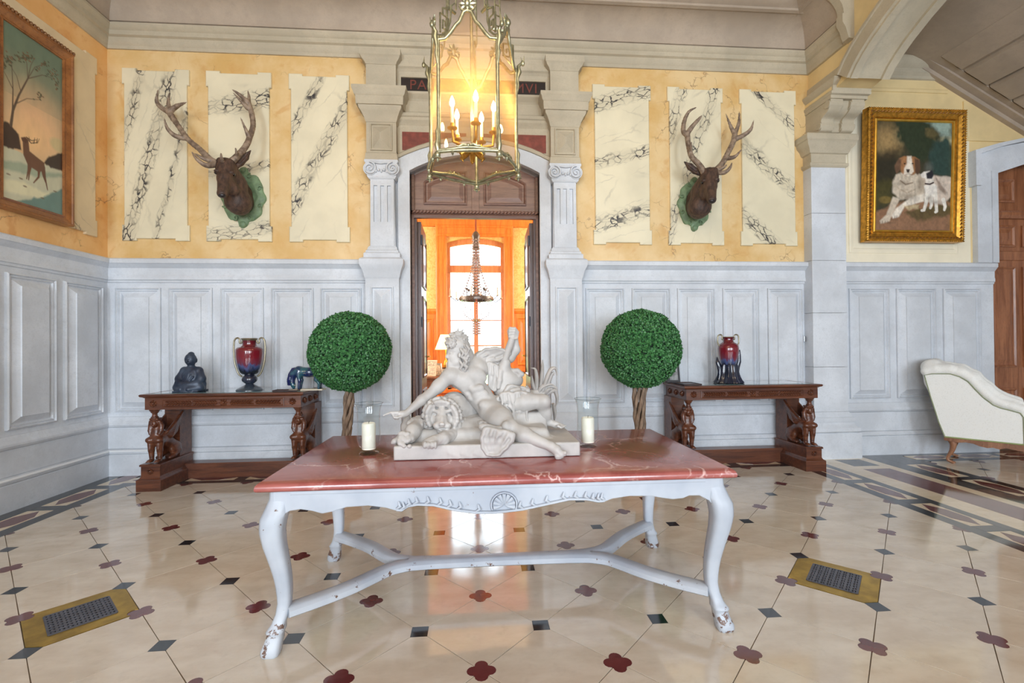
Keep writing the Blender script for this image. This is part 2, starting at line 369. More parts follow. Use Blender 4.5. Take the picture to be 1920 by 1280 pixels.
# ------------------------------------------------------------------ FLOOR
U = 0.29861; GX, GY = 0.00858, 2.60509
floor = MB().box((-4.6, -6.6, -.12), (8.6, 5.7, -.004)).obj('floor', GROUT, kind='structure')
def clip(P, ax, lim, sign):
    R = []
    for i in range(len(P)):
        a, b = P[i], P[(i + 1) % len(P)]; da, db = sign * (lim - a[ax]), sign * (lim - b[ax])
        if da >= 0: R.append(a)
        if (da > 0 > db) or (da < 0 < db):
            t = da / (da - db); R.append((a[0] + t * (b[0] - a[0]), a[1] + t * (b[1] - a[1])))
    return R
def quatre(r=.047, d=.034):
    P = []
    for k in range(4):
        c = k * PI / 2
        for i in range(-4, 5):
            a = c + i * math.radians(24.6); P.append((d * math.cos(c) + r * .62 * math.cos(a), d * math.sin(c) + r * .62 * math.sin(a)))
    return P
SQ = .040
def tile_poly():
    """Q corners at +-u on the x axis (lobe bite), B corners at +-u on the y axis (cut straight)"""
    g = .0016; e = U - g * 1.42; P = []
    for sgn in (1, -1):
        bx = e - .034; r = .030                      # bite by one lobe
        arc = [(sgn * (U - .034 + (r) * math.cos(a)), sgn * r * math.sin(a)) for a in [math.radians(x) for x in (271, 240, 210, 180, 150, 120, 89)]]
        P += arc
        y = U - SQ - .001; P += [(sgn * (e - y), sgn * y), (-sgn * (e - y), sgn * y)]
    return P
TP = tile_poly(); QP = quatre(); SP = [(-SQ, -SQ), (SQ, -SQ), (SQ, SQ), (-SQ, SQ)]
cache = {}
def piece(name, key, P, mat, x, y, z=0.0, parent=floor):
    if len(P) < 3: return None
    if key is not None and key in cache: me = cache[key]
    else:
        me = bpy.data.meshes.new(name); n = len(P)
        me.from_pydata([(a, b, -.004) for a, b in P] + [(a, b, 0) for a, b in P], [], [tuple(range(n, 2 * n))] + [(i, (i + 1) % n, n + (i + 1) % n, n + i) for i in range(n)])
        me.materials.append(mat)
        if key is not None: cache[key] = me
    o = bpy.data.objects.new(name, me); C.objects.link(o); o.parent = parent; o.location = (x, y, z); return o
def lay(i0, i1, j0, j1, gx, gy, x0, x1, y1, holes=()):
    def put(name, key, P, mat, x, y):
        full = x - U > x0 and x + U < x1 and y + U < y1 if name == 'tile' else (x - .07 > x0 and x + .07 < x1 and y + .07 < y1)
        if full: return piece(name, key, P, mat, x, y)
        Q = [(a + x, b + y) for a, b in P]; Q = clip(clip(clip(Q, 0, x1, 1), 0, x0, -1), 1, y1, 1)
        return piece(name, None, [(a - x, b - y) for a, b in Q], mat, x, y)
    for i in range(i0, i1 + 1):
        for j in range(j0, j1 + 1):
            x, y = gx + i * U, gy + j * U
            if (i + j) % 2:
                if (i, j) in holes: continue
                if i % 2: put('tile', 'ta', TP, TILE, x, y)
                else: put('tile', 'tb', [(-b, a) for a, b in TP], TILE, x, y)
            elif i % 2 == 0: put('quatrefoil_inlay', 'q', QP, RED_IN, x, y)
            else: put('square_inlay', 's', SP, BLK_IN, x, y)
BX0, BX1, BY1 = GX - 11.9 * U, GX + 12.02 * U, GY + 8.04 * U
lay(-12, 12, -9, 8, GX, GY, BX0, BX1, BY1, holes=((-7, 0), (7, 0)))
def rect(name, mat, x0, y0, x1, y1, z=0.0, g=.0008):
    a, b = (x1 - x0) / 2 - g, (y1 - y0) / 2 - g
    return piece(name, None, [(-a, -b), (a, -b), (a, b), (-a, b)], mat, (x0 + x1) / 2, (y0 + y1) / 2, z)
def lozenge(x, y, a, b, along):
    P = [(-a, 0), (-a * .38, -b), (a * .38, -b), (a, 0), (a * .38, b), (-a * .38, b)] if along == 'x' else [(0, -a), (b, -a * .38), (b, a * .38), (0, a), (-b, a * .38), (-b, -a * .38)]
    return piece('lozenge_inlay', None, P, RED_IN, x, y, .0006)
# left border
rect('border_strip', BLK_IN, -3.66, -6.5, BX0, BY1); rect('border_strip', BLK_IN, XL, -6.5, -3.87, 5.42)
for k in range(-12, 4):
    y = 4.43 + (k - 3) * .6 + .6; rect('border_strip', BLK_IN, -3.87, y - .12, -3.66, y)
    rect('border_cell', CREAM_IN, -3.87, y, -3.66, y + .48); lozenge(-3.765, y + .24, .225, .085, 'y')
# back border
rect('border_strip', BLK_IN, -3.66, BY1, BX1, 5.10); rect('border_strip', BLK_IN, -3.87, 5.29, BX1, 5.42)
for k in range(12):
    x = -3.66 + k * .605
    rect('border_cell', CREAM_IN, x, 5.10, min(x + .49, BX1), 5.29); lozenge(x + .245, 5.195, .225, .078, 'x'); rect('border_strip', BLK_IN, x + .49, 5.10, min(x + .605, BX1), 5.29)
# wide band under the arch
rect('band_strip', BLK_IN, BX1, -6.5, 3.71, 5.25); rect('band_strip', BLK_IN, 3.90, -6.5, 3.99, 5.25); rect('band_strip', CREAM_IN, 3.99, -6.5, 4.22, 5.25)
rect('band_strip', CREAM_IN, 4.53, -6.5, 4.65, 5.42); rect('band_strip', BLK_IN, 4.65, -6.5, 4.85, 5.42); rect('band_strip', BLK_IN, 5.06, -6.5, 5.17, 5.42)
rect('band_slab', CREAM_IN, 4.22, 5.21, 4.53, 5.42); rect('band_slab', BLK_IN, 4.22, 4.92, 4.53, 5.21); rect('band_slab', CREAM_IN, 4.22, 4.80, 4.53, 4.92); rect('band_slab', RED_IN, 4.22, 1.2, 4.53, 4.80); rect('band_slab', RED_IN, 4.22, -6.5, 4.53, 1.2)
for k in range(13):
    y = 4.445 - k * .6
    rect('border_cell', CREAM_IN, 3.71, y, 3.90, y + .49); lozenge(3.805, y + .245, .235, .075, 'y'); rect('border_strip', BLK_IN, 3.71, y - .11, 3.90, y)
    y -= .02
    rect('border_cell', CREAM_IN, 4.85, y, 5.06, y + .50); lozenge(4.955, y + .25, .235, .085, 'y'); rect('border_strip', BLK_IN, 4.85, y - .10, 5.06, y)
rect('border_strip', BLK_IN, 3.71, 4.935, 3.90, 5.25); rect('border_strip', BLK_IN, 4.85, 4.925, 5.06, 5.42)
rect('border_strip', BLK_IN, 5.17, 5.02, 8.5, 5.12); rect('border_strip', BLK_IN, 5.17, 5.30, 8.5, 5.42)
for k in range(5):
    x = 5.19 + k * .6; rect('border_cell', CREAM_IN, x, 5.12, x + .49, 5.30); lozenge(x + .245, 5.21, .225, .075, 'x'); rect('border_strip', BLK_IN, x + .49, 5.12, x + .6, 5.30)
lay(0, 11, -6, 2, 5.19, 4.36, 5.17, 8.48, 5.02)

# ------------------------------------------------------------------ WALLS
def arch_pts(x0, x1, zs, rise, n=14):
    """segmental arch from x1 over to x0"""
    c = (x1 - x0) / 2; R = (c * c + rise * rise) / (2 * rise); mx = (x0 + x1) / 2; th = math.asin(c / R)
    return [(mx + R * math.sin(th - 2 * th * i / n), zs + rise - R + R * math.cos(th - 2 * th * i / n)) for i in range(n + 1)]
DX0, DX1 = -.755, .745
back = MB().prism(BK, [(-4.5, 0), (DX0, 0)] + arch_pts(DX0, DX1, 3.40, .20)[::-1] + [(DX1, 0), (6.56, 0), (6.56, 5.5), (-4.5, 5.5)], -.36, 0).obj('wall_back', STONE, kind='structure')
left = MB().box((XL - .3, -6.6, 0), (XL, 5.5, 5.5)).obj('wall_left', STONE, kind='structure')
# yellow scagliola fields
MB().prism(BK, [(XL, 2.36), (-1.15, 2.36), (-1.15, 4.72), (XL, 4.72)], 0, .012).obj('scagliola_field', SCAG, back)
MB().prism(BK, [(1.13, 2.36), (XR, 2.36), (XR, 4.72), (1.13, 4.72)], 0, .012).obj('scagliola_field', SCAG, back)
MB().prism(LF, [(-6.6, 2.36), (YW, 2.36), (YW, 4.72), (-6.6, 4.72)], 0, .012).obj('scagliola_field', SCAG_L, left)
def notched(u0, v0, u1, v1, a=.024, b=.15):
    return [(u0 + b, v0), (u1 - b, v0), (u1 - b, v0 - a), (u1, v0 - a), (u1, v0 + b), (u1 - a, v0 + b), (u1 - a, v1 - b), (u1, v1 - b), (u1, v1 + a), (u1 - b, v1 + a), (u1 - b, v1), (u0 + b, v1), (u0 + b, v1 + a), (u0, v1 + a), (u0, v1 - b), (u0 + a, v1 - b), (u0 + a, v0 + b), (u0, v0 + b), (u0, v0 - a), (u0 + b, v0 - a)]
R_ = math.radians
# (u0, u1, angle of the veins, bands across it)
slabs = [(-3.871, -3.166, R_(76), [(4.63, .11), (4.33, .13), (4.05, .07)]), (-2.989, -2.285, R_(10), [(4.52, .20), (3.78, .10), (3.10, .16)]), (-2.096, -1.429, R_(62), [(3.62, .12), (3.22, .15)]),
         (1.387, 2.095, R_(16), [(3.68, .16), (3.00, .13), (2.30, .20)]), (2.300, 2.990, R_(72), [(-.98, .15), (-1.36, .13)]), (3.202, 3.921, R_(-42), [(5.60, .13), (5.00, .16), (4.35, .16)])]
for k, (a, b, ang, bands) in enumerate(slabs):
    MB().stack(BK, notched(a, 2.60, b, 4.455), [(0, .012), (0, .034), (.006, .040)]).obj('marble_slab', m_slab('veined_marble', ang, bands, k * 3.7), back)
t_ = MB().stack(LF, notched(3.6, 2.60, 5.24, 4.455), [(0, .012), (0, .034), (.006, .040)])
ml = m_slab('veined_marble', R_(-50), [(5.50, .10), (5.05, .12), (4.6, .10)], 31, lin(232, 212, 176), 1); t_.obj('marble_slab', ml, left)

WHITE = m_plain('sunlit_white', lin(232, 234, 236), .5, var=.02)  # white stands in for the sunlit top edge of the baseboard
# wainscot mouldings
PANEL = [(0, 0), (0, .022), (.012, .030), (.020, .012), (.034, .020), (.042, .003), (.050, .003), (.104, .036), (.107, .046), (.114, .046)]
BASE = [(0, 0), (.045, 0), (.045, .225), (.038, .232), (.050, .245), (.050, .262), (.034, .285), (.016, .292), (0, .295)]
PLINTH = [(0, .295), (.016, .295), (.016, .525), (.034, .535), (.046, .556), (.046, .575), (.030, .600), (.012, .640), (0, .645)]
RAIL = [(0, 2.115), (.014, 2.12), (.02, 2.14), (.034, 2.148), (.034, 2.18), (.026, 2.20), (.026, 2.275), (.05, 2.295), (.075, 2.318), (.085, 2.322), (.085, 2.365), (.07, 2.378), (0, 2.382)]
def wains(fr, wall, u0, u1, side, panels, zb=.695, zt=2.06, m1=0):
    MB().mould(fr, u0, u1, BASE).obj('baseboard_' + side, STONE, kind='structure')
    MB().mould(fr, u0, u1, PLINTH).obj('dado_moulding', STONE, wall)
    MB().mould(fr, u0, u1, RAIL, m1=m1).obj('dado_rail', STONE, wall)
    for a, b in panels: MB().panel(fr, a, zb, b, zt, PANEL).obj('wainscot_panel', STONE, wall)
wains(BK, back, XL, -1.2, 'back', [(-3.955, -3.485), (-3.40, -2.94), (-2.85, -2.39), (-2.305, -1.845), (-1.765, -1.315)])
wains(BK, back, 1.18, XR, 'back', [(1.29, 1.75), (1.85, 2.315), (2.41, 2.87), (2.975, 3.43), (3.545, 3.99)])
wains(BK, back, 4.45, 6.56, 'back', [(4.60, 5.125), (5.225, 5.75), (5.855, 6.365)], m1=.35)
wains(LF, left, -6.6, YW, 'left', [(4.303 - .565 * k, 4.778 - .565 * k) for k in range(8)] + [(4.868, 5.337)])
MB().mould(LF, -6.6, YW, [(.05, .262), (.060, .264), (.062, .274), (.056, .281), (.04, .285)]).obj('baseboard_bead', WHITE, left)
MB().mould(BK, XL, -3.25, [(.05, .262), (.060, .264), (.062, .274), (.056, .281), (.04, .285)]).obj('baseboard_bead', WHITE, back)

# cornice and cove
def cove_prof(n0=.10, z0=4.955, a=.27, b=.245, k=8):
    return [(n0 + a - a * math.cos(PI / 2 * i / k), z0 + b * math.sin(PI / 2 * i / k)) for i in range(k + 1)]
CORN = [(0, 4.688), (.03, 4.69), (.034, 4.725), (.05, 4.745), (.062, 4.785), (.062, 4.80), (.088, 4.812), (.088, 4.86), (.105, 4.872), (.122, 4.90), (.122, 4.925), (.10, 4.935)]
CROWN = [(.355, 5.192), (.395, 5.20), (.395, 5.225), (.42, 5.235), (.46, 5.25), (.485, 5.27), (.485, 5.30), (.50, 5.305), (.50, 5.34), (0, 5.5)]
def cornice(fr, u0, u1, nm, m0=0, m1=0):
    MB().mould(fr, u0, u1, CORN + [(0, 4.94)]).obj(nm, STONE_W, kind='structure', smooth=30)
    MB().mould(fr, u0, u1, [(0, 4.93)] + cove_prof() + [(0, 5.205)]).obj('cove', STONE_D, kind='structure', smooth=40)
    MB().mould(fr, u0, u1, CROWN).obj('crown_moulding', STONE_D, kind='structure', smooth=30)
cornice(BK, XL, XR, 'trim_1'); cornice(LF, -6.6, YW, 'trim_2'); cornice(RT, 4.78, YW, 'trim_3')
MB().mould(RT, 4.70, 4.79, [(0, 4.68), (.066, 4.69), (.10, 4.80), (.135, 4.86), (.135, 4.95)] + [(n + .02, z) for n, z in cove_prof()] + [(.52, 5.21), (.52, 5.5), (0, 5.5)]).obj('cornice_stop', STONE_W, kind='structure', smooth=40)
MB().box((-4.5, -6.6, 5.33), (4.15, 5.5, 5.5)).obj('ceiling', STONE_D, kind='structure')

# ------------------------------------------------------------------ ARCH on the right
def arch_z(y, grow=0.0):
    T = [(1.75, 5.13), (2.3, 5.12), (2.9, 5.06), (3.4, 4.975), (3.8, 4.875), (4.1, 4.77), (4.3, 4.685), (4.5, 4.58), (4.62, 4.50), (4.72, 4.415), (4.80, 4.32)]
    return float(np.interp(y, [p[0] for p in T], [p[1] for p in T]))
ys = [4.80, 4.76, 4.72, 4.67, 4.62, 4.56, 4.5, 4.4, 4.3, 4.2, 4.1, 3.95, 3.8, 3.6, 3.4, 3.15, 2.9, 2.6, 2.3, 2.0, 1.75]
curve = [(y, arch_z(y)) for y in ys]; curve += [(3.5 - y, z) for y, z in curve[-2::-1]]
XA0, XA1 = 4.10, 4.52
ARY = Fr((XA0, 0, 0), (0, 1, 0), (0, 0, 1), (1, 0, 0))
MB().prism(ARY, [(5.5, 4.2), (5.5, 5.5), (-6.6, 5.5), (-6.6, 4.2)] + [(y, z) for y, z in curve[::-1]], 0, .42).obj('wall_arcade', BUFF, kind='structure')
def off_curve(d):
    P = np.array(curve); t = np.gradient(P, axis=0); t /= np.linalg.norm(t, axis=1, keepdims=True); n = np.stack([t[:, 1], -t[:, 0]], 1)
    if n[10, 1] < 0: n = -n
    return P + n * d
def band(d0, d1, x0, x1, mat, name):
    A, B = off_curve(d0), off_curve(d1); L = [[(x0, a[0], a[1]), (x0, b[0], b[1]), (x1, b[0], b[1]), (x1, a[0], a[1])] for a, b in zip(A, B)]
    return MB().loops(L).obj(name, mat, ARC, smooth=40)
ARC = struct('arch_rib')
band(-.045, .0, 4.10, 4.52, STONE_W, 'soffit_rib'); band(-.075, -.04, 4.085, 4.17, STONE_W, 'soffit_fillet'); band(-.075, -.04, 4.45, 4.54, STONE_W, 'soffit_fillet')
band(-.05, .10, 4.055, 4.11, STONE_W, 'archivolt'); band(.095, .125, 4.035, 4.11, STONE_W, 'archivolt_bead')
# pier, capital, console bracket, impost
PIER = struct('pier')
cx, cw = 4.245, .235
def rows(mb, R): return mb.loops([[(4.24 - a, b, z), (4.24 + a, b, z), (4.24 + a, 5.42, z), (4.24 - a, 5.42, z)] for z, a, b in R])
rows(MB(), [(0, .36, 5.24), (.30, .36, 5.24), (.31, .35, 5.25)]).obj('pier_base', STONE, PIER)
rows(MB(), [(.31, .30, 5.245), (.33, .335, 5.225), (.37, .335, 5.225), (.39, .30, 5.245), (.43, .275, 5.26), (.45, .29, 5.25), (.49, .29, 5.25), (.50, .26, 5.262), (.56, .225, 5.27)]).obj('base_moulding', STONE, PIER, smooth=35)
zz = [.56, 1.10, 1.75, 2.38, 2.95, 3.52]
for a, b in zip(zz[:-1], zz[1:]): MB().box((4.02, 5.27, a + .0015), (4.455, 5.42, b - .0015)).obj('stone_block', STONE, PIER, bevel=.003)
rows(MB(), [(3.50, .225, 5.265), (3.52, .245, 5.25), (3.55, .245, 5.25), (3.56, .22, 5.268), (3.66, .222, 5.268), (3.67, .245, 5.25), (3.72, .265, 5.235), (3.76, .30, 5.21), (3.80, .31, 5.20), (3.81, .325, 5.19), (3.87, .325, 5.19), (3.885, .31, 5.20)]).obj('pier_capital', STONE_W, PIER, smooth=35)
def bez(P, n=10):
    out = []
    for i in range(len(P) - 1):
        for k in range(n if i == len(P) - 2 else n): out.append(tuple(np.array(P[i]) + (np.array(P[i + 1]) - np.array(P[i])) * k / n))
    return out + [P[-1]]
def cr_spline(P, n=6):
    P = [np.array(p, float) for p in P]; Q = [2 * P[0] - P[1]] + P + [2 * P[-1] - P[-2]]; R = []
    for i in range(1, len(Q) - 2):
        for k in range(n):
            t = k / n; R.append(.5 * (2 * Q[i] + (Q[i + 1] - Q[i - 1]) * t + (2 * Q[i - 1] - 5 * Q[i] + 4 * Q[i + 1] - Q[i + 2]) * t * t + (3 * Q[i] - Q[i - 1] - 3 * Q[i + 1] + Q[i + 2]) * t ** 3))
    return [tuple(p) for p in R + [Q[-2]]]
scr = cr_spline([(5.20, 3.885), (5.16, 3.90), (5.145, 3.95), (5.15, 4.00), (5.13, 4.03), (5.06, 4.06), (5.02, 4.10), (5.0, 4.15), (5.0, 4.19)])
for a, b in ((4.06, 4.21), (4.32, 4.47)):
    MB().prism(Fr((a, 0, 0), (0, 1, 0), (0, 0, 1), (1, 0, 0)), [(5.42, 3.885)] + scr + [(5.42, 4.19)], 0, b - a).obj('console_scroll', STONE_W, PIER, smooth=35)
    for zc, yc, r in ((3.95, 5.185, .042), (4.14, 5.045, .045)):
        MB().tube([(a - .012, yc, zc), (b + .012, yc, zc)], r, 14).obj('scroll_eye', STONE_W, PIER, smooth=40)
MB().prism(Fr((4.18, 0, 0), (0, 1, 0), (0, 0, 1), (1, 0, 0)), [(5.42, 3.885)] + [(y + .035, z) for y, z in scr] + [(5.42, 4.19)], 0, .16).obj('console_core', STONE_W, PIER, smooth=35)
def imp(R, nm): return MB().loops([[(a0, y, z), (a1, y, z), (a1, 5.42, z), (a0, 5.42, z)] for z, a0, a1, y in R]).obj(nm, STONE_W, PIER, smooth=35)
imp([(4.185, 4.05, 4.50, 4.985), (4.22, 4.05, 4.50, 4.985), (4.23, 4.04, 4.52, 4.96), (4.255, 4.04, 4.52, 4.955)], 'console_plate')
imp([(4.255, 4.06, 4.52, 4.965), (4.32, 4.055, 4.53, 4.955), (4.335, 4.04, 4.55, 4.93), (4.36, 4.025, 4.57, 4.90), (4.385, 4.02, 4.575, 4.89), (4.39, 4.05, 4.545, 4.92)], 'impost')
imp([(4.385, 4.08, 4.53, 4.92), (4.44, 4.08, 4.54, 4.86), (4.50, 4.085, 4.54, 4.74)], 'springer')
MB().mould(RT, 4.98, YW, [(0, 4.235), (.018, 4.24), (.03, 4.26), (.045, 4.28), (.045, 4.31), (0, 4.32)]).obj('impost_band', BUFF, PIER)

# ------------------------------------------------------------------ AISLE beyond the arch
SLX0, SLZ0, SLK = 5.36, 5.045, -.548
def slz(x): return SLZ0 + (x - SLX0) * SLK
MB().prism(BK, [(4.45, 2.36), (6.60, 2.36), (6.60, 3.70), (6.9, 3.85), (7.4, 3.9), (8.1, 3.7), (8.6, 3.7), (8.6, 3.9), (5.4, 5.05), (4.45, 5.05)], 0, .010).obj('plaster_field', BUFF, back)
MB().prism(BK, [(4.45, 2.37), (6.24, 2.37), (6.24, 4.20), (4.45, 4.20)], .010, .014).obj('plaster_field', CREAM, back)
MB().panel(BK, 4.60, 2.50, 6.06, 4.30, [(0, .01), (0, .024), (.02, .03), (.05, .026), (.06, .016)]).obj('plaster_panel', CREAM, back)
T4 = [(.01, 4.68), (.03, 4.69), (.035, 4.72), (.06, 4.75), (.06, 4.80), (.09, 4.83), (.11, 4.88), (.11, 4.93), (.05, 5.0), (.01, 5.035)]
MB().loops([[BK.p(4.45, v, n) for n, v in T4], [BK.p(5.36 + (5.04 - v) / .548, v, n) for n, v in T4]]).obj('trim_4', STONE_W, kind='structure', smooth=30)
MB().mould(BK, 4.45, 5.95, [(.01, 4.52), (.022, 4.525), (.03, 4.55), (.022, 4.57), (.01, 4.575)]).obj('picture_rail', BUFF, back)
MB().prism(BK, [(6.16, 3.93), (7.6, 3.93), (7.6, 3.62), (7.65, 3.62), (7.65, 3.98), (6.22, 3.98), (6.22, 4.40), (6.16, 4.43)], .010, .028).obj('plaster_moulding', BUFF, back)
soff = MB().loops([[(4.3, y, 5.05), (SLX0, y, 5.045), (8.7, y, slz(8.7)), (8.7, y, slz(8.7) + .3), (4.3, y, 5.4)] for y in (-6.6, 5.5)]).obj('ceiling_aisle', STONE_D, kind='structure')
# sloping raking moulding along the wall and the soffit boards
def slope_band(y0, y1, d, name, x0=5.30, x1=8.6, mat=STONE_D):
    return MB().loops([[(x, y0, slz(x) - d), (x, y1, slz(x) - d), (x, y1, slz(x) + .02), (x, y0, slz(x) + .02)] for x in (x0, x1)]).obj(name, mat, soff, smooth=30)
slope_band(5.20, 5.42, .045, 'raking_moulding'); slope_band(5.266, 5.42, .075, 'raking_moulding'); slope_band(5.352, 5.42, .13, 'raking_moulding')
xs = [4.90, 5.25, 5.58, 5.91, 6.24, 6.55, 6.88, 7.20, 7.55, 7.9, 8.25, 8.55]
for a, b in zip(xs[:-1], xs[1:]):
    if a < 5.3: a = 5.37 if b > 5.37 else a
    if b <= 5.37: continue
    MB().loops([[(a + .03, y, slz(a + .03) - d), (b - .03, y, slz(b - .03) - d), (b - .03, y, slz(b) + .02), (a + .03, y, slz(a) + .02)] for y, d in ((-6.6, .075), (5.165, .075), (5.185, .045))]).obj('soffit_panel', STONE_D, soff)
MB().box((8.5, -6.6, 0), (8.7, 5.78, 5.5)).obj('wall_right', STONE, kind='structure'); MB().box((6.5, 5.66, 0), (8.6, 5.80, 5.5)).obj('door_backing', STONE, back); MB().box((8.08, 5.42, 0), (8.6, 5.70, 5.5)).obj('wall_end', STONE, back)
MB().box((-4.5, -6.9, 0), (8.7, -6.6, 5.5)).obj('wall_front', STONE, kind='structure')  # unseen front wall, added to shut the bright sky out of the hall
# stone surround of the far right door
D2 = struct('door_surround'); D2X = 6.565
MB().prism(BK, [(6.27, 2.38), (6.56, 2.38)] + [(x, z) for x, z in arch_pts(6.56, 8.1, 3.52, .17)[::-1]] + [(8.1, 3.85), (7.3, 3.93), (6.9, 3.90), (6.55, 3.83), (6.27, 3.74)], .0, .075).obj('surround', STONE, D2)
MB().prism(BK, [(6.22, 3.34), (6.30, 3.34), (6.30, 3.74), (6.6, 3.84), (6.95, 3.92), (7.4, 3.95), (7.4, 3.99), (6.95, 3.96), (6.55, 3.875), (6.22, 3.78)], .0, .11).obj('hood_moulding', STONE, D2)
MB().prism(BK, [(6.46, 2.38), (6.50, 2.38), (6.50, 3.49), (6.9, 3.62), (7.4, 3.66), (7.4, 3.70), (6.88, 3.66), (6.46, 3.53)], .07, .09).obj('architrave_bead', STONE, D2)
MB().box((6.50, 5.44, 0), (6.58, 5.72, 3.5)).obj('reveal', STONE, D2)
d2 = MB().box((6.56, 5.55, 0), (8.0, 5.60, 3.75)).obj('door_2', WOOD_D, kind='structure')
FD2 = Fr((0, 5.55, 0), (1, 0, 0), (0, 0, 1), (0, -1, 0))
PW = [(0, 0), (0, .02), (.02, .028), (.035, .012), (.05, .012), (.10, .022), (.10, .024)]
for a, b, c, e in ((6.63, 3.20, 7.02, 3.50), (6.63, 2.62, 7.02, 2.90), (6.63, 1.05, 7.02, 2.36), (6.63, .30, 7.02, .78), (7.12, 1.05, 7.6, 2.36), (7.12, .3, 7.6, .78), (7.12, 2.62, 7.6, 2.9)):
    MB().panel(FD2, a, b, c, e, PW).obj('door_panel', WOOD_D, d2)
MB().mould(FD2, 6.56, 8.0, [(0, 2.98), (.03, 2.99), (.05, 3.03), (.05, 3.06), (.03, 3.09), (0, 3.10)]).obj('transom_rail', WOOD_D, d2)
MB().mould(FD2, 6.56, 8.0, [(0, 2.44), (.012, 2.45), (.012, 2.56), (0, 2.57)]).obj('lock_rail', WOOD_D, d2)
# switch on the arcade corner
sw = thing('light_switch', 'small chrome double wall switch left of the stone pier', 'switch', (4.035, 5.38, 1.44))
MB().box((3.99, 5.385, 1.405), (4.075, 5.40, 1.475)).obj('face_plate', m_plain('chrome', lin(190, 192, 196), .25, .9), sw, bevel=.004)
for x in (4.012, 4.053): MB().box((x - .013, 5.376, 1.42), (x + .013, 5.386, 1.46)).obj('rocker', m_plain('dark_rocker', lin(120, 122, 128), .4), sw, bevel=.003)

# ------------------------------------------------------------------ DOORCASE with pilasters
def pilaster(cx, nm):
    g = struct(nm)
    def st(R, name, mat=STONE, sm=30): return MB().loops([[(cx - a, YW - d, z), (cx + a, YW - d, z), (cx + a, YW, z), (cx - a, YW, z)] for z, a, d in R]).obj(name, mat, g, smooth=sm)
    st([(0, .215, .19), (.24, .215, .19), (.26, .205, .18), (.29, .195, .17), (.52, .195, .17), (.54, .205, .18), (.60, .205, .18), (.62, .19, .165)], 'pedestal_base')
    st([(.62, .185, .15), (2.16, .185, .15)], 'pedestal')
    MB().stack(Fr((cx, YW - .15, 0), (1, 0, 0), (0, 0, 1), (0, -1, 0)), [(-.125, .72), (.125, .72), (.125, 2.06), (-.125, 2.06)], [(0, 0), (0, .018), (.014, .022), (.022, .003), (.036, .003), (.09, .034), (.121, .050)]).obj('pedestal_panel', STONE, g)
    st([(2.15, .185, .15), (2.17, .195, .16), (2.20, .20, .165), (2.25, .215, .18), (2.29, .235, .20), (2.31, .24, .205), (2.36, .24, .205), (2.37, .23, .195), (2.385, .205, .17)], 'pedestal_cap')
    st([(2.385, .20, .165), (2.43, .20, .165), (2.445, .18, .15), (2.465, .178, .148), (2.475, .165, .135), (2.50, .16, .13), (2.52, .145, .12)], 'shaft_base')
    st([(2.51, .14, .10), (3.27, .132, .10)], 'shaft')
    for k in range(4):
        x = cx - .1125 + k * .075; st2 = MB(); st2.loops([[(x - .017, YW - .125, z), (x + .017, YW - .125, z), (x + .02, YW - .09, z), (x - .02, YW - .09, z)] for z in (2.78, 3.22)]); st2.obj('flute_fillet', STONE, g)
    MB().box((cx - .13, YW - .124, 2.52), (cx + .13, YW - .09, 2.79)).obj('shaft_foot', STONE, g); MB().box((cx - .13, YW - .124, 3.20), (cx + .13, YW - .09, 3.28)).obj('shaft_head', STONE, g)
    st([(3.27, .14, .13), (3.285, .155, .145), (3.30, .16, .15), (3.36, .165, .155), (3.44, .175, .165), (3.455, .185, .17), (3.475, .185, .17)], 'capital', STONE)
    for s in (-1, 1):
        pts = [(cx + s * (.125 + .072 * (1 - t) * math.cos(PI / 2 - s * 0 + t * 4.4 * PI)), YW - .175, 3.375 + .072 * (1 - t) * math.sin(PI / 2 + t * 4.4 * PI)) for t in [i / 40 for i in range(39)]]
        v = MB().tube([(cx + s * .125, YW - .165, 3.375), (cx + s * .125, YW - .05, 3.375)], .074, 20).obj('volute', STONE, g, smooth=40)
        MB().tube(pts, [.012 * (1 - .5 * i / 39) for i in range(39)], 6).obj('volute_spiral', STONE, v, smooth=60)
    for k in range(5): MB().ball((cx - .06 + k * .03, YW - .165, 3.35 + (.012 if k % 2 else 0)), (.014, .016, .02)).obj('egg', STONE, g, smooth=60)
    MB().tube([(cx - .12, YW - .17, 3.447), (cx, YW - .172, 3.43), (cx + .12, YW - .17, 3.447)], .011, 6).obj('capital_band', STONE, g, smooth=60)
    st([(3.475, .175, .16), (3.49, .178, .165), (3.55, .172, .16), (3.56, .165, .15)], 'frieze_foot', STONE_W)
    st([(3.55, .165, .15), (3.92, .165, .15)], 'frieze_block', STONE_W)
    MB().stack(Fr((cx, YW - .15, 0), (1, 0, 0), (0, 0, 1), (0, -1, 0)), [(-.12, 3.58), (.12, 3.58), (.12, 3.88), (-.12, 3.88)], [(0, 0), (0, .018), (.012, .022), (.018, .003), (.028, .003), (.116, .060)]).obj('pyramid_panel', STONE_W, g)
    st([(3.90, .168, .155), (3.93, .18, .17), (3.95, .185, .175), (4.00, .21, .20), (4.03, .232, .22), (4.065, .235, .225)], 'frieze_cap', STONE_W)
    st([(4.06, .255, .24), (4.15, .26, .245), (4.165, .275, .26), (4.20, .285, .27), (4.215, .295, .28), (4.25, .295, .28), (4.265, .25, .23)], 'abacus', STONE_W)
    st([(4.25, .165, .15), (4.57, .165, .15)], 'upper_block', STONE_W)
    st([(4.55, .168, .155), (4.575, .18, .17), (4.60, .205, .19), (4.62, .215, .20), (4.63, .225, .21), (4.70, .225, .21)], 'upper_cap', STONE_W)
    return g
pilaster(-1.05, 'pilaster'); pilaster(1.03, 'pilaster')
DC = struct('doorcase')
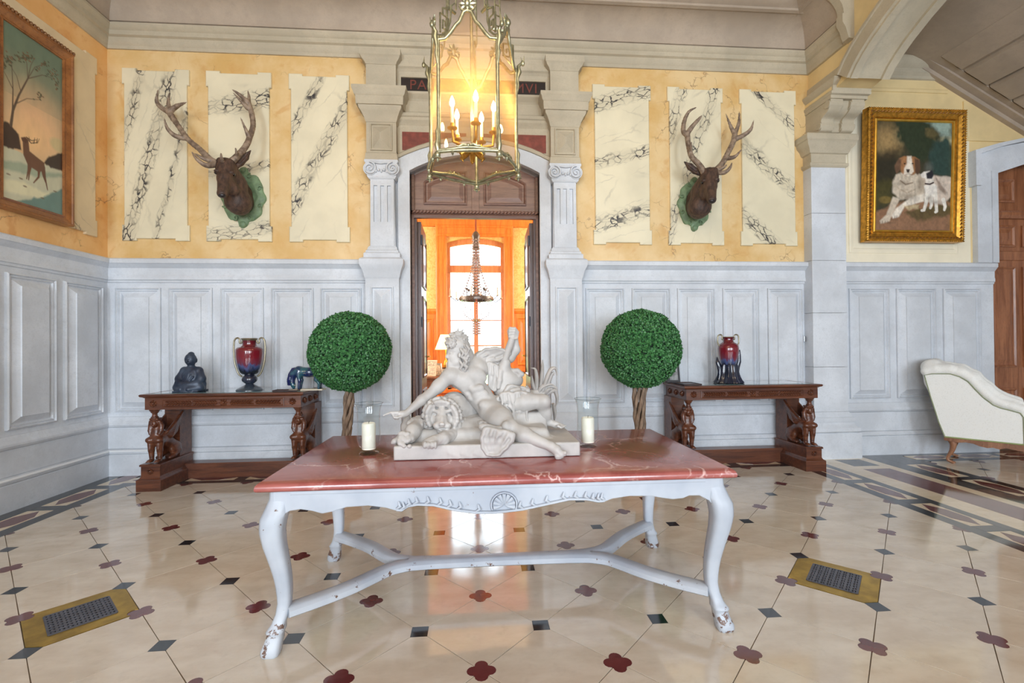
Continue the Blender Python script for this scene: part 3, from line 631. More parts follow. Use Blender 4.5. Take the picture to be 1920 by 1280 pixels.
# entablature between the pilasters
MB().mould(BK, -.92, .90, [(0, 4.50), (.05, 4.50), (.06, 4.53), (.08, 4.555), (.10, 4.57), (.10, 4.60), (.10, 4.70), (0, 4.70)]).obj('entablature', STONE_W, DC)
MB().mould(BK, -.92, .90, [(0, 4.05), (.03, 4.055), (.05, 4.08), (.05, 4.20), (.065, 4.22), (.10, 4.25), (.11, 4.26), (.11, 4.285), (.04, 4.30), (0, 4.30)]).obj('entablature', STONE_W, DC)
MB().mould(BK, -.92, .90, [(0, 3.86), (.04, 3.865), (.045, 3.92), (.06, 3.94), (.085, 3.97), (.085, 4.0), (.10, 4.01), (.10, 4.045), (0, 4.06)]).obj('entablature', STONE_W, DC)
MB().box((-.845, YW - .03, 4.315), (.825, YW, 4.475)).obj('tablet', m_plain('black_marble', lin(44, 36, 34), .35, var=.2), DC)
MB().prism(BK, [(-.93, 4.30), (-.845, 4.30), (-.845, 4.475), (.825, 4.475), (.825, 4.30), (.91, 4.30), (.91, 4.51), (-.93, 4.51)], 0, .05).obj('tablet_frame', STONE_W, DC)
# spandrels of red marble and the segmental arch surround
arc_o = arch_pts(-.885, .875, 3.53, .22); arc_i = arch_pts(DX0, DX1, 3.40, .20)
MB().prism(BK, [(-.93, 3.48)] + arc_o[::-1] + [(.91, 3.48), (.91, 3.87), (-.93, 3.87)], 0, .045).obj('spandrel', STONE_W, DC)
for s in (-1, 1):
    P = [(.83, 3.635), (.83, 3.845), (.10, 3.845), (.10, 3.80)] + [(x, z + .045) for x, z in arc_o if .12 < x < .80][::-1]
    P = [(s * x - .005, z) for x, z in P]
    MB().prism(BK, P if s < 0 else P, .045, .052).obj('red_marble_inset', m_plain('rosso_marble', lin(122, 56, 44), .4, var=.25, scale=14), DC)
P1, P2 = arc_o, arc_i
MB().prism(BK, [(-.885, 0), (DX0, 0)] + P2[::-1] + [(DX1, 0), (.875, 0)] + P1, -.10, .06).obj('door_surround', STONE, DC)
L = [[BK.p(x, z, .045), BK.p(x, z + .05, .045), BK.p(x, z + .05, .075), BK.p(x, z + .03, .10), BK.p(x, z, .085)] for x, z in arc_o]
MB().loops(L).obj('hood_moulding', STONE_W, DC, smooth=30)
MB().prism(BK, [(-.885, 3.53), (-.93, 3.53), (-.93, 3.60), (-.885, 3.60)], 0, .09).obj('hood_stop', STONE_W, DC)

# the door itself: frame, transom panels, rope moulding, open leaves
d1 = struct('door_1'); FD = Fr((0, 5.56, 0), (1, 0, 0), (0, 0, 1), (0, -1, 0))
MB().prism(FD, [(DX0, 2.98), (DX1, 2.98)] + arch_pts(DX0, DX1, 3.40, .20), -.05, 0).obj('transom', WOOD_T, d1)
for s in (-1, 1):
    c = -.005; in_, out = .10, .61
    P = [(out, 3.07), (out, 3.335), (.52, 3.385), (.40, 3.43), (.28, 3.455), (in_, 3.47), (in_, 3.07)]
    P = [(c + s * x, z) for x, z in P]; P = P[::-1] if s > 0 else P
    if s > 0: P = [P[-1]] + P[:-1]
    a_ = sum(P[i][0] * P[(i + 1) % 7][1] - P[(i + 1) % 7][0] * P[i][1] for i in range(7))
    if a_ < 0: P = P[::-1]
    MB().stack(FD, P, [(0, 0), (0, .022), (.018, .028), (.03, .006), (.045, .006), (.09, .018), (.095, .018)]).obj('transom_panel', WOOD_T, d1)
MB().prism(FD, [(-.045, 2.98), (.035, 2.98), (.035, 3.60), (-.045, 3.60)], 0, .03).obj('transom_mullion', WOOD_T, d1)
MB().mould(FD, DX0, DX1, [(0, 2.90), (.05, 2.90), (.06, 2.93), (.05, 2.95), (.05, 2.985), (0, 2.985)]).obj('door_head', WOOD_T, d1)
rope = MB()
for k in range(36):
    x = DX0 + .03 + k * (DX1 - DX0 - .05) / 35; rope.ball(FD.p(x, 2.968, .062), (.024, .022, .022), 8, 5)
    v = rope.v; n0 = len(v) - 7 * 8
    for i in range(n0, len(v)): v[i] = (v[i][0] + (v[i][2] - 2.968) * .7, v[i][1], v[i][2])
rope.obj('rope_moulding', WOOD_T, d1, smooth=60, kind='stuff')
for s, x in ((-1, DX0), (1, DX1)):
    MB().prism(FD, [(x, 0), (x - s * .055, 0), (x - s * .055, 2.92), (x, 2.92)], -.06, .02).obj('door_jamb', WOOD_X, d1)
    MB().prism(FD, [(x, 0), (x - s * .03, 0), (x - s * .03, 3.5), (x, 3.5)], .02, .05).obj('jamb_bead', WOOD_T, d1)
for s, x in ((-1, DX0 + .075), (1, DX1 - .075)):
    M = Matrix.Translation((x, 5.62, 0)) @ Matrix.Rotation(-s * R_(1.5), 4, 'Z')
    fr = Fr(M @ Vector((-s * .022, 0, 0)), M.to_3x3() @ Vector((0, 1, 0)), (0, 0, 1), M.to_3x3() @ Vector((-s, 0, 0)))
    lf = MB().box((-.022, 0, .01), (.022, .70, 2.88), M).obj('door_leaf', WOOD_X, d1)
    for a, b in ((.15, .85), (1.0, 2.0), (2.12, 2.75)):
        MB().panel(fr, .1, a, .6, b, [(0, 0), (0, .012), (.02, .018), (.035, .004), (.06, .004), (.1, .012), (.1, .012)]).obj('leaf_panel', WOOD_X, lf)
    for z in (.5, 1.62, 2.6): MB().tube([(x - s * .03, 5.60, z), (x - s * .03, 5.60, z + .12)], .012, 8).obj('hinge', IRON, lf, smooth=50)
    MB().tube([fr.p(.63, 1.25, 0), fr.p(.63, 1.25, .05), fr.p(.55, 1.25, .055)], .009, 8).obj('handle', BRASS, lf, smooth=50)
MB().box((-.80, 5.40, -.05), (.79, 5.80, .0)).obj('threshold', STONE, DC)
# ------------------------------------------------------------------ inscription on the tablet
fc = bpy.data.curves.new('inscription', 'FONT'); fc.body = 'PAX  HVIC  DOMVI'; fc.size = .158; fc.extrude = .0015; fc.align_x = 'CENTER'; fc.align_y = 'CENTER'; fc.space_character = 1.12
fo = bpy.data.objects.new('inscription', fc); C.objects.link(fo); fo.rotation_euler = (PI / 2, 0, 0); fo.location = (-.01, YW - .032, 4.395); fo.scale = (1.0, 1, 1)
fc.materials.append(m_plain('red_lettering', lin(112, 54, 44), .5)); fo.parent = DC
# ------------------------------------------------------------------ floor vents
GRD = lin(196, 160, 72)
def vent(i, label):
    x, y = GX + i * U, GY
    g = thing('floor_vent', label, 'vent', (x, y, 0), 'brass floor vents', local=True)
    o = MB().prism(FL, [(a * .999, b * .999) for a, b in TP], -.003, .0015); o.obj('brass_plate', m_plain('floor_brass', lin(186, 150, 62), .3, .85, var=.22, scale=9), g)
    s = .70710678
    def rot(a, b): return ((a - b) * s, (a + b) * s)
    A, Bq = .128, .118
    dark_sheet = MB().prism(FL, [rot(-A, -Bq), rot(A, -Bq), rot(A, Bq), rot(-A, Bq)], .0012, .0022).obj('grille_dark_sheet', m_plain('vent_black', lin(22, 22, 26), .7), g)  # flat black sheet, stands in for the dark inside the grille openings
    gr = MB(); n1 = 8
    for k in range(n1 + 1):
        u = -A + 2 * A * k / n1; gr.prism(FL, [rot(u - .005, -Bq), rot(u + .005, -Bq), rot(u + .005, Bq), rot(u - .005, Bq)], .002, .0055)
    for k in range(n1 + 1):
        v = -Bq + 2 * Bq * k / n1; gr.prism(FL, [rot(-A, v - .006), rot(A, v - .006), rot(A, v + .006), rot(-A, v + .006)], .002, .0062)
    gr.obj('grille', GRILL, g, kind='stuff')
    kn = MB()
    for a in range(n1):
        for b in range(n1):
            p = rot(-A + 2 * A * (a + .5) / n1, -Bq + 2 * Bq * (b + .5) / n1); kn.ball((p[0], p[1], .003), (.007, .007, .005), 6, 4)
    kn.obj('grille_bosses', GRILL, g, kind='stuff', smooth=60)
    return g
vent(-7, 'brass floor vent with square dark grille, left of the marble-topped table'); vent(7, 'brass floor vent with square dark grille, right of the marble-topped table')

# ------------------------------------------------------------------ HALL TABLE
t = NT('chipped_white_paint'); ch = t.noise(14, 5, .7); lo = t.n('SeparateXYZ'); t.l(t.P, lo.inputs[0])
low = t.math('SUBTRACT', 1, t.step(lo.outputs[2], .02, .24)); thr = t.math('ADD', t.math('MULTIPLY', low, .15), ch)
k = t.mix(t.step(t.noise(3, 4), .3, .7), lin(166, 173, 184), lin(189, 195, 203)); k = t.mix(t.step(thr, .665, .69), k, lin(104, 78, 66))
t.bump(t.noise(9, 5, .6), .12, .004); PAINT = t.fin(k, .42)
t = NT('red_veined_marble'); a = t.noise(3.2, 6, .65, dist=.8); k = t.mix(t.step(a, .3, .7), lin(138, 66, 62), lin(166, 94, 88))
vv = t.n('TexVoronoi', feature='DISTANCE_TO_EDGE'); wv = t.n('VectorMath', operation='MULTIPLY_ADD'); t.l(t.noise(3.5, 5, color=True), wv.inputs[0]); wv.inputs[1].default_value = (.55, .55, .2); t.l(t.P, wv.inputs[2])
t.l(wv.outputs[0], vv.inputs['Vector']); vv.inputs['Scale'].default_value = 2.6
vn = t.math('MULTIPLY', t.math('SUBTRACT', 1, t.step(vv.outputs['Distance'], .002, .03)), t.step(t.noise(3, 3), .42, .62)); k = t.mix(t.math('MULTIPLY', vn, .75), k, lin(222, 184, 178))
k = t.mix(t.math('MULTIPLY', t.step(t.noise(7, 4), .55, .75), .35), k, lin(204, 134, 122)); REDM = t.fin(k, .2, coat=.3)
TX0, TX1, TY0, TY1 = -.985, 1.232, 2.125, 3.205
tb = thing('hall_table', 'white-painted carved table with a red veined marble top in the middle of the hall', 'table', (.125, 2.66, 0))
top = MB(); P4 = [(TX0, TY0), (TX1, TY0), (TX1, TY1), (TX0, TY1)]
top.stack(FL, P4, [(.03, .752), (.012, .753), (.004, .757), (.0, .765), (.0, .774), (.004, .784), (.012, .793), (.020, .797), (.022, .7985), (.026, .800)], cap0=True).obj('marble_top', REDM, tb, smooth=50)
AZ = 2.185
def apr_pts(L): return [(at(x, y, AZ)[0], at(x, y, AZ)[2]) for x, y in L]
bot = apr_pts([(527, 973), (533, 964), (543, 958), (563, 955), (585, 958), (604, 963), (624, 959), (649, 951), (690, 948), (723, 952), (744, 958), (753, 959), (765, 951), (783, 948), (813, 949), (835, 954), (853, 958), (893, 963), (920, 963), (947, 961), (980, 957), (1017, 949), (1067, 938), (1100, 938), (1122, 942), (1133, 941), (1148, 935), (1180, 930), (1222, 930), (1245, 934), (1262, 936), (1281, 934), (1293, 929), (1312, 929), (1329, 938), (1340, 950)])
ax0, ax1 = -.93, 1.18
fr = Fr((0, AZ, 0), (1, 0, 0), (0, 0, 1), (0, -1, 0))
front = [(ax0, .752), (ax0, .66)] + bot + [(ax1, .66), (ax1, .752)]
MB().prism(fr, front, -.03, 0).obj('front_apron', PAINT, tb, bevel=.004)
MB().mould(fr, ax0 + .08, ax1 - .08, [(0, .722), (.006, .724), (.008, .730), (.006, .752), (0, .752)]).obj('apron_bead', PAINT, tb)
ed = MB().tube([(x, AZ - .002, z + .008) for x, z in bot[10:26]], .008, 6); ed.obj('scroll_edge', PAINT, tb, smooth=60)
sh = MB(); scx, scz = at(945, 942, AZ)[0], at(945, 945, AZ)[2]
for k in range(9):
    a = R_(-15 + k * 210 / 8); d = .030
    sh.tube([(scx + .006 * math.cos(a), AZ - .006, scz + .006 * math.sin(a)), (scx + .028 * math.cos(a), AZ - .012, scz + .028 * math.sin(a)), (scx + .050 * math.cos(a), AZ - .006, scz + .050 * math.sin(a))], [.004, .009, .011], 6)
sh.tube([(scx + .060 * math.cos(R_(-25 + 230 * k / 16)), AZ - .004, scz + .056 * math.sin(R_(-25 + 230 * k / 16))) for k in range(17)], .006, 6)
sh.obj('shell_carving', PAINT, tb, smooth=60)
for s in (-1, 1):
    ac = MB(); pts = bot[10:18] if s < 0 else bot[20:26][::-1]
    base = np.array(pts); n = len(base)
    for k in range(9):
        f = k / 8 * (n - 1.01); i = int(f); p = base[i] + (base[i + 1] - base[i]) * (f - i)
        ac.tube([(p[0], AZ - .002, p[1] + .012), (p[0] - s * .018, AZ - .012, p[1] + .026), (p[0] - s * .010, AZ - .005, p[1] + .046)], [.006, .009, .004], 6)
    ac.obj('acanthus_carving', PAINT, tb, smooth=60, kind='stuff')
def side_apron(fr2, u0, u1, nm):
    m = (u0 + u1) / 2; w2 = (u1 - u0) / 2; B2 = [(m + w2 * c, z) for c, z in ((-1, .60), (-.93, .66), (-.82, .685), (-.7, .67), (-.55, .68), (-.3, .66), (0, .64), (.3, .66), (.55, .68), (.7, .67), (.82, .685), (.93, .66), (1, .60))]
    MB().prism(fr2, [(u0, .752)] + B2 + [(u1, .752)], -.03, 0).obj(nm, PAINT, tb, bevel=.004)
side_apron(Fr((-.935, 0, 0), (0, 1, 0), (0, 0, 1), (-1, 0, 0)), 2.20, 3.13, 'side_apron'); side_apron(Fr((1.185, 0, 0), (0, 1, 0), (0, 0, 1), (1, 0, 0)), 2.20, 3.13, 'side_apron')
side_apron(Fr((0, 3.145, 0), (1, 0, 0), (0, 0, 1), (0, 1, 0)), -.91, 1.16, 'back_apron')
def cabriole(cx, cy, dx, dy, scale=1.0):
    prof = [(.752, -.012, .045), (.70, -.010, .046), (.66, 0, .050), (.62, .014, .052), (.57, .020, .049), (.50, .014, .045), (.42, 0, .040), (.34, -.012, .035), (.27, -.018, .031), (.21, -.018, .028), (.165, -.010, .027), (.125, .002, .029), (.110, .008, .037), (.100, .010, .038), (.090, .010, .032), (.06, .016, .036), (.03, .024, .040), (.008, .026, .039), (0, .024, .034)]
    L = []
    zs = [p[0] for p in prof][::-1]
    for z in [.0, .006, .015, .03, .045, .06, .08, .092, .1, .108, .116, .13, .15, .17, .19, .215, .25, .29, .33, .37, .41, .45, .49, .53, .56, .59, .62, .645, .67, .70, .752]:
        d = float(np.interp(z, zs, [p[1] for p in prof][::-1])); s = float(np.interp(z, zs, [p[2] for p in prof][::-1]))
        R = []
        for k in range(16):
            a = 2 * PI * (k + .5) / 16; c_, s_ = math.cos(a), math.sin(a); m = (abs(c_) ** 5 + abs(s_) ** 5) ** (-1 / 5)
            R.append((cx + dx * d + s * m * c_, cy + dy * d + s * m * s_, z))
        L.append(R)
    return MB().loops(L)
for lx, ly, dx, dy in ((-.918, 2.222, -1, -1), (1.172, 2.222, 1, -1), (-.918, 3.108, -1, 1), (1.172, 3.108, 1, 1)): cabriole(lx, ly, dx, dy).obj('leg', PAINT, tb, smooth=45)
def sweep(P, w_, h_, m=None):
    m = m or MB(); P = [np.array(p, float) for p in P]; L = []
    for i in range(len(P)):
        d = P[min(i + 1, len(P) - 1)] - P[max(i - 1, 0)]; d[2] = 0; d /= np.linalg.norm(d); nn = np.array([-d[1], d[0], 0]); ww = w_[i] if isinstance(w_, list) else w_
        sec = [(-1, -.7), (-.8, -1), (.8, -1), (1, -.7), (1, .35), (.75, .8), (.5, 1), (-.5, 1), (-.75, .8), (-1, .35)]
        L.append([tuple(P[i] + nn * a * ww / 2 + np.array([0, 0, b * h_ / 2])) for a, b in sec])
    return m.loops(L)
zst = .172; stm = MB()
for s in (-1, 1):
    for q in (-1, 1):
        pts = [(.127 + s * 1.02, 2.665 + q * .42, zst), (.127 + s * .90, 2.665 + q * .335, zst), (.127 + s * .78, 2.665 + q * .235, zst), (.127 + s * .69, 2.665 + q * .135, zst), (.127 + s * .61, 2.665 + q * .055, zst), (.127 + s * .50, 2.665 + q * .012, zst), (.127 + s * .40, 2.665, zst)]
        sweep(cr_spline(pts, 4), .088, .048, stm)
sweep([(.127 - .52, 2.665, zst + .0005), (.127 - .4, 2.665, zst + .0005), (.127, 2.665, zst + .0005), (.127 + .4, 2.665, zst + .0005), (.127 + .52, 2.665, zst + .0005)], [.12, .10, .082, .10, .12], .049, stm)
stm.obj('stretcher', PAINT, tb, smooth=45)

# ------------------------------------------------------------------ hurricane lamps and candles
t = NT('thin_clear_glass'); t.t.nodes.remove(t.b); out = t.t.nodes['Material Output']
def thin_glass(name, tint, haze=0.0, hcol=(1, .8, .5, 1), fres=1.5, gl=1.0):
    t = NT(name); t.t.nodes.remove(t.b); out = t.t.nodes['Material Output']
    tr = t.n('BsdfTransparent'); tr.inputs[0].default_value = tint; g = t.n('BsdfGlossy'); g.inputs['Roughness'].default_value = .02
    lw = t.n('LayerWeight'); lw.inputs[0].default_value = .22; f = t.math('MULTIPLY_ADD', t.math('POWER', lw.outputs['Facing'], 2.6), .75 * gl, .045)
    m = t.n('MixShader'); t.l(f, m.inputs[0]); t.l(tr.outputs[0], m.inputs[1]); t.l(g.outputs[0], m.inputs[2]); o = m.outputs[0]
    ed = t.n('BsdfTranslucent'); ed.inputs[0].default_value = (.95, .97, 1, 1); df = t.n('BsdfDiffuse'); df.inputs[0].default_value = (.95, .97, 1, 1); me_ = t.n('MixShader'); t.l(ed.outputs[0], me_.inputs[1]); t.l(df.outputs[0], me_.inputs[2])
    m3 = t.n('MixShader'); t.l(t.math('MULTIPLY', t.math('POWER', lw.outputs['Facing'], 5.0), .75), m3.inputs[0]); t.l(o, m3.inputs[1]); t.l(me_.outputs[0], m3.inputs[2]); o = m3.outputs[0]  # white put in at grazing angles for the bright edges of refracting glass
    if haze:
        tl = t.n('BsdfTranslucent'); tl.inputs[0].default_value = hcol; m2 = t.n('MixShader'); m2.inputs[0].default_value = haze; t.l(o, m2.inputs[1]); t.l(tl.outputs[0], m2.inputs[2]); o = m2.outputs[0]
    t.l(o, out.inputs[0]); return t.m
bpy.data.materials.remove(t.m)
GLASS = thin_glass('clear_glass', (.97, .985, .985, 1)); WAX = m_plain('ivory_wax', lin(244, 240, 224), .45, var=.03)
def hurricane(x, y, lab_g, lab_c):
    z = .800
    g = thing('hurricane_glass', lab_g, 'candle holder', (x, y, z), 'hurricane glasses on the table', local=True)
    foot = [(.0, .0), (.050, .0), (.053, .004), (.050, .009), (.030, .014), (.018, .018), (.020, .022), (.012, .024), (0, .024)]
    MB().lathe(foot, seg=32).obj('glass_foot', GLASS, g, smooth=60)
    w_ = [(.018, .024), (.036, .030), (.052, .045), (.060, .065), (.063, .09), (.0625, .13), (.061, .18), (.0615, .22), (.065, .25), (.071, .268), (.077, .279)]
    MB().loops([[(r * math.cos(2 * PI * i / 40), r * math.sin(2 * PI * i / 40), zz_) for i in range(40)] for r, zz_ in w_ + [(r - .0025, zz_ + .0005) for r, zz_ in w_[::-1]]], cap0=False, cap1=False).obj('glass_shade', GLASS, g, smooth=60)
    MB().tube([(.077 * math.cos(2 * PI * i / 40), .077 * math.sin(2 * PI * i / 40), .280) for i in range(40)], .0022, 6, closed=True).obj('rim', thin_glass('rim_glass', (.80, .84, .85, 1), gl=1.4), g, smooth=60)
    c = thing('candle', lab_c, 'candle', (x, y, z + .026), 'pillar candles in the hurricane glasses', local=True)
    MB().lathe([(0, 0), (.036, 0), (.037, .003), (.037, .135), (.035, .142), (.030, .145), (.026, .140), (0, .138)], seg=32).obj('wax_body', WAX, c, smooth=50)
    MB().tube([(0, 0, .137), (.001, 0, .148), (.003, .001, .155)], .0014, 6).obj('wick', m_plain('charred_wick', lin(40, 36, 34), .8), c)
xl, yl, _ = at(690, 846, 2.62); xr, yr, _ = at(1104, 832, 2.66)
hurricane(xl, 2.64, 'clear flared hurricane glass on the table left of the marble statue', 'ivory pillar candle inside the hurricane glass left of the statue')
hurricane(xr, 2.68, 'clear flared hurricane glass on the table right of the marble statue', 'ivory pillar candle inside the hurricane glass right of the statue')

# ------------------------------------------------------------------ topiaries
t = NT('boxwood_leaf'); oi = t.n('ObjectInfo'); a = t.noise(38, 3, .6); k = t.mix(t.step(a, .3, .7), lin(28, 70, 38), lin(84, 146, 84)); LEAF = t.fin(k, .5)
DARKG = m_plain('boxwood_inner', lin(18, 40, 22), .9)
t = NT('twisted_bark'); a = t.noise(6, 5, .6, stretch=(6, 6, 1)); k = t.mix(t.step(a, .3, .7), lin(92, 74, 60), lin(150, 128, 108)); t.bump(a, .4, .01); BARK = t.fin(k, .8)
def topiary(cx, cy, cz, r, lean, nst, label, seed):
    g = thing('topiary_tree', label, 'plant', (cx + lean, cy, 0), 'ball topiaries by the door')
    rng = np.random.RandomState(seed)
    MB().lathe([(.10, 0), (.14, .01), (.17, .20), (.185, .26), (.19, .27), (.19, .30), (.17, .30), (.165, .27), (0, .265)], (cx + lean, cy, 0), 28).obj('pot', m_plain('terracotta', lin(150, 92, 66), .8), g, smooth=40)
    for k in range(nst):
        ph = 2 * PI * k / nst; P = []
        for i in range(15):
            q = i / 14; tw = ph + q * (4.6 if nst < 6 else 2.6); rr = .030 + .012 * math.sin(q * 9 + k) + (.03 * q if nst > 5 else 0)
            P.append((cx + lean * (1 - q) + rr * math.cos(tw), cy + rr * math.sin(tw), .25 + q * (cz - r * .86 - .25)))
        MB().tube(P, [.020 + .004 * math.sin(i * 1.7 + k) for i in range(15)], 7).obj('stem', BARK, g, smooth=60)
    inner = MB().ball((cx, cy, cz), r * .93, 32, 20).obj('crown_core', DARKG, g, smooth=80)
    N = 5200; i = np.arange(N); z = 1 - 2 * (i + .5) / N; ph = i * 2.399963
    D = np.stack([np.sqrt(1 - z * z) * np.cos(ph), np.sqrt(1 - z * z) * np.sin(ph), z], 1) + rng.normal(0, .02, (N, 3)); D /= np.linalg.norm(D, axis=1, keepdims=True)
    rad = r * (.955 + .02 * rng.rand(N) + .016 * np.sin(D[:, 0] * 11 + seed) * np.sin(D[:, 2] * 9) + .022 * (rng.rand(N) > .9))
    P = D * rad[:, None]; V = []; F = []
    A = rng.normal(0, 1, (N, 3)); T = A - D * (A * D).sum(1)[:, None]; T /= np.linalg.norm(T, axis=1, keepdims=True); Bn = np.cross(D, T)
    k0 = 0
    for q in range(4):                                    # a whorl of four leaves per shoot
        an = q * PI / 2 + rng.rand(N) * .6; dirv = T * np.cos(an)[:, None] + Bn * np.sin(an)[:, None]; sd = np.cross(D, dirv)
        up = (.25 + .75 * rng.rand(N))[:, None]; ln = (r * (.048 + .022 * rng.rand(N)))[:, None]; ax = dirv * (1 - up * .5) + D * up
        ax /= np.linalg.norm(ax, axis=1, keepdims=True); b = P - D * r * .012
        quad = np.stack([b, b + ax * ln * .55 + sd * ln * .36, b + ax * ln, b + ax * ln * .55 - sd * ln * .36], 1); V.append(quad.reshape(-1, 3))
        F.append(np.arange(N * 4).reshape(N, 4) + k0); k0 += N * 4
    V = np.concatenate(V) + [cx, cy, cz]; F = np.concatenate(F)
    me = bpy.data.meshes.new('leaves'); me.from_pydata(V.tolist(), [], F.tolist()); link('leaves', me, LEAF, g, kind='stuff')
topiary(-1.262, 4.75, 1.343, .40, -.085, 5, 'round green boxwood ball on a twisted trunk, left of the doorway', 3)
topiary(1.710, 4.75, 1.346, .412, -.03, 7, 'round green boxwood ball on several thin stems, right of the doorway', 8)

# ------------------------------------------------------------------ LANTERN
GILT = m_plain('pale_gilt_bronze', lin(168, 166, 138), .34, .8, var=.25, scale=30); GILTW = m_plain('gilt_bronze', lin(214, 160, 74), .3, .9, var=.2, scale=20)
LGL = thin_glass('lantern_glass', (1.0, .955, .88, 1), haze=.20, hcol=(1, .62, .24, 1)); LGC = thin_glass('bowl_glass', (.98, .97, .95, 1), haze=.14, hcol=(1, .92, .84, 1), gl=1.6)  # orange haze mixed into the panes for the glow of the bulbs
LX, LY = -.022, 3.30
lan = thing('hanging_lantern', 'gilt bronze glass lantern with lit candle bulbs hanging before the doorway', 'lantern', (LX, LY, 2.54))
def zY(y): return 1.4 + (644 - y) / 869.5 * LY
NP, RL, A0 = 5, .330, R_(-90 - 36 - 5)
def lv(k, r=RL, z=0): a = A0 + k * 2 * PI / NP; return np.array([LX + r * math.cos(a), LY + r * math.sin(a), z])
zt, zb_, zm = 3.40, 2.672, 3.585
for k in range(NP):
    a, b = lv(k), lv(k + 1); m = (a + b) / 2; out = (m - [LX, LY, 0]); out /= np.linalg.norm(out); tan = (b - a) / np.linalg.norm(b - a); wdt = np.linalg.norm(b - a)
    MB().tube([lv(k, RL, zb_ - .02), lv(k, RL, zt + .02)], .0125, 8).obj('post', GILT, lan, smooth=60)
    MB().tube([lv(k, RL + .004, zb_ - .02), lv(k, RL + .018, zb_ + .03), lv(k, RL + .012, zb_ + .07), lv(k, RL + .016, zb_ + .12), lv(k, RL + .004, zb_ + .17)], [.012, .017, .010, .012, .004], 7).obj('post_foot_ornament', GILT, lan, smooth=60)
    MB().tube([lv(k, RL + .004, zt - .18), lv(k, RL + .018, zt - .10), lv(k, RL + .012, zt - .05), lv(k, RL + .028, zt), lv(k, RL + .02, zt + .04), lv(k, RL + .045, zt + .07), lv(k, RL + .065, zt + .055)], [.004, .011, .010, .017, .014, .009, .006], 7).obj('post_head_ornament', GILT, lan, smooth=60)
    mk = MB().ball(lv(k, RL + .055, zt + .07), (.014, .014, .022), 8, 6)
    for s in (-1, 1): mk.tube([lv(k, RL + .055, zt + .08) + tan * .008 * s, lv(k, RL + .052, zt + .12) + tan * .014 * s], [.005, .002], 5)
    mk.obj('goat_mask', GILT, lan, smooth=60)
    # arched glazed side: the frame's head curve
    prof = [(0, zt), (.12, zt + .005), (.20, zt + .04), (.30, zt + .095), (.36, zt + .115), (.40, zt + .15), (.43, zt + .18), (.50, zt + .19), (.57, zt + .18), (.60, zt + .15), (.64, zt + .115), (.70, zt + .095), (.80, zt + .04), (.88, zt + .005), (1, zt)]
    head = [a + (b - a) * u + np.array([0, 0, z]) for u, z in prof]
    MB().tube(head, .013, 7).obj('arched_head', GILT, lan, smooth=60)
    V = [tuple(p) for p in head] + [tuple(a + (b - a) * u + np.array([0, 0, zb_])) for u, z in prof]; n = len(prof)
    MB().add(V, [(i, i + 1, n + i + 1, n + i) for i in range(n - 1)]).obj('glass_pane', LGL, lan, recalc=False)
    sill = [a + (b - a) * u + np.array([0, 0, zb_ + .018 * math.sin(PI * u) ** 2]) + out * .004 for u in np.linspace(0, 1, 13)]
    MB().tube(sill, .012, 7).obj('sill_rail', GILT, lan, smooth=60)
    cr = MB(); c0 = m + out * .008 + np.array([0, 0, zb_ + .03])
    cr.ball(c0, (.012, .012, .016), 8, 5)
    for s in (-1, 1): cr.tube([c0 + tan * s * .01, c0 + tan * s * .035 + [0, 0, .006], c0 + tan * s * .06 - [0, 0, .008], c0 + tan * s * .08 - [0, 0, .004]], [.008, .010, .007, .004], 6)
    cr.obj('sill_ornament', GILT, lan, smooth=60)
    # crest: female mask in a star of leaves
    c1 = m + np.array([0, 0, zm + .045]); ms = MB().ball(c1 + out * .01, (.020, .020, .028), 10, 7)
    for q in range(7):
        an = R_(-35 + q * 250 / 6); d = tan * math.cos(an) + np.array([0, 0, math.sin(an)]); ms.tube([c1 + d * .02, c1 + d * .036, c1 + d * .058], [.008, .011, .002], 5)
    ms.tube([c1 - [0, 0, .025], c1 - [0, 0, .05]], [.016, .010], 8)
    for s in (-1, 1): ms.tube([c1 + tan * s * .012 - [0, 0, .045], c1 + tan * s * .04 - [0, 0, .035], c1 + tan * s * .052 - [0, 0, .012], c1 + tan * s * .042 - [0, 0, .0]], [.006, .008, .006, .003], 6)
    ms.obj('crest_mask', GILT, lan, smooth=60)
    # arm of Greek key and scroll up to the crown strap
    def rp(r, z): q = lv(k, r, z); return q
    arm = MB(); arm.tube([rp(.325, zt + .03), rp(.29, zt + .05), rp(.25, zt + .09), rp(.215, zt + .18), rp(.205, zt + .30)], .007, 6)
    KEY = [(.31, .06), (.31, .19), (.235, .19), (.235, .10), (.285, .10), (.285, .155), (.26, .155), (.26, .125)]
    sq = [rp(r, zt + z) for r, z in KEY]
    for p, q in zip(sq[:-1], sq[1:]): arm.tube([p, q], .0065, 4)
    arm.tube([rp(.285, zt + .19), rp(.285, zt + .235), rp(.22, zt + .265)], .007, 4)
    arm.obj('greek_key_arm', GILT, lan, smooth=40)
    st_ = MB()
    for s in (-1, 1): st_.tube([rp(.195, zt + .275) + tan * s * .025, rp(.185, zt + .80) + tan * s * .02], .006, 5)
    for q in range(7):
        zq = zt + .29 + q * .075; st_.tube([rp(.193, zq) - tan * .024, rp(.191, zq + .035) + tan * .022], .005, 4)
    st_.tube([rp(.23, zt + .275) - tan * .01, rp(.15, zt + .275) - tan * .01], .011, 5)
    st_.obj('crown_strap', GILT, lan, smooth=40)
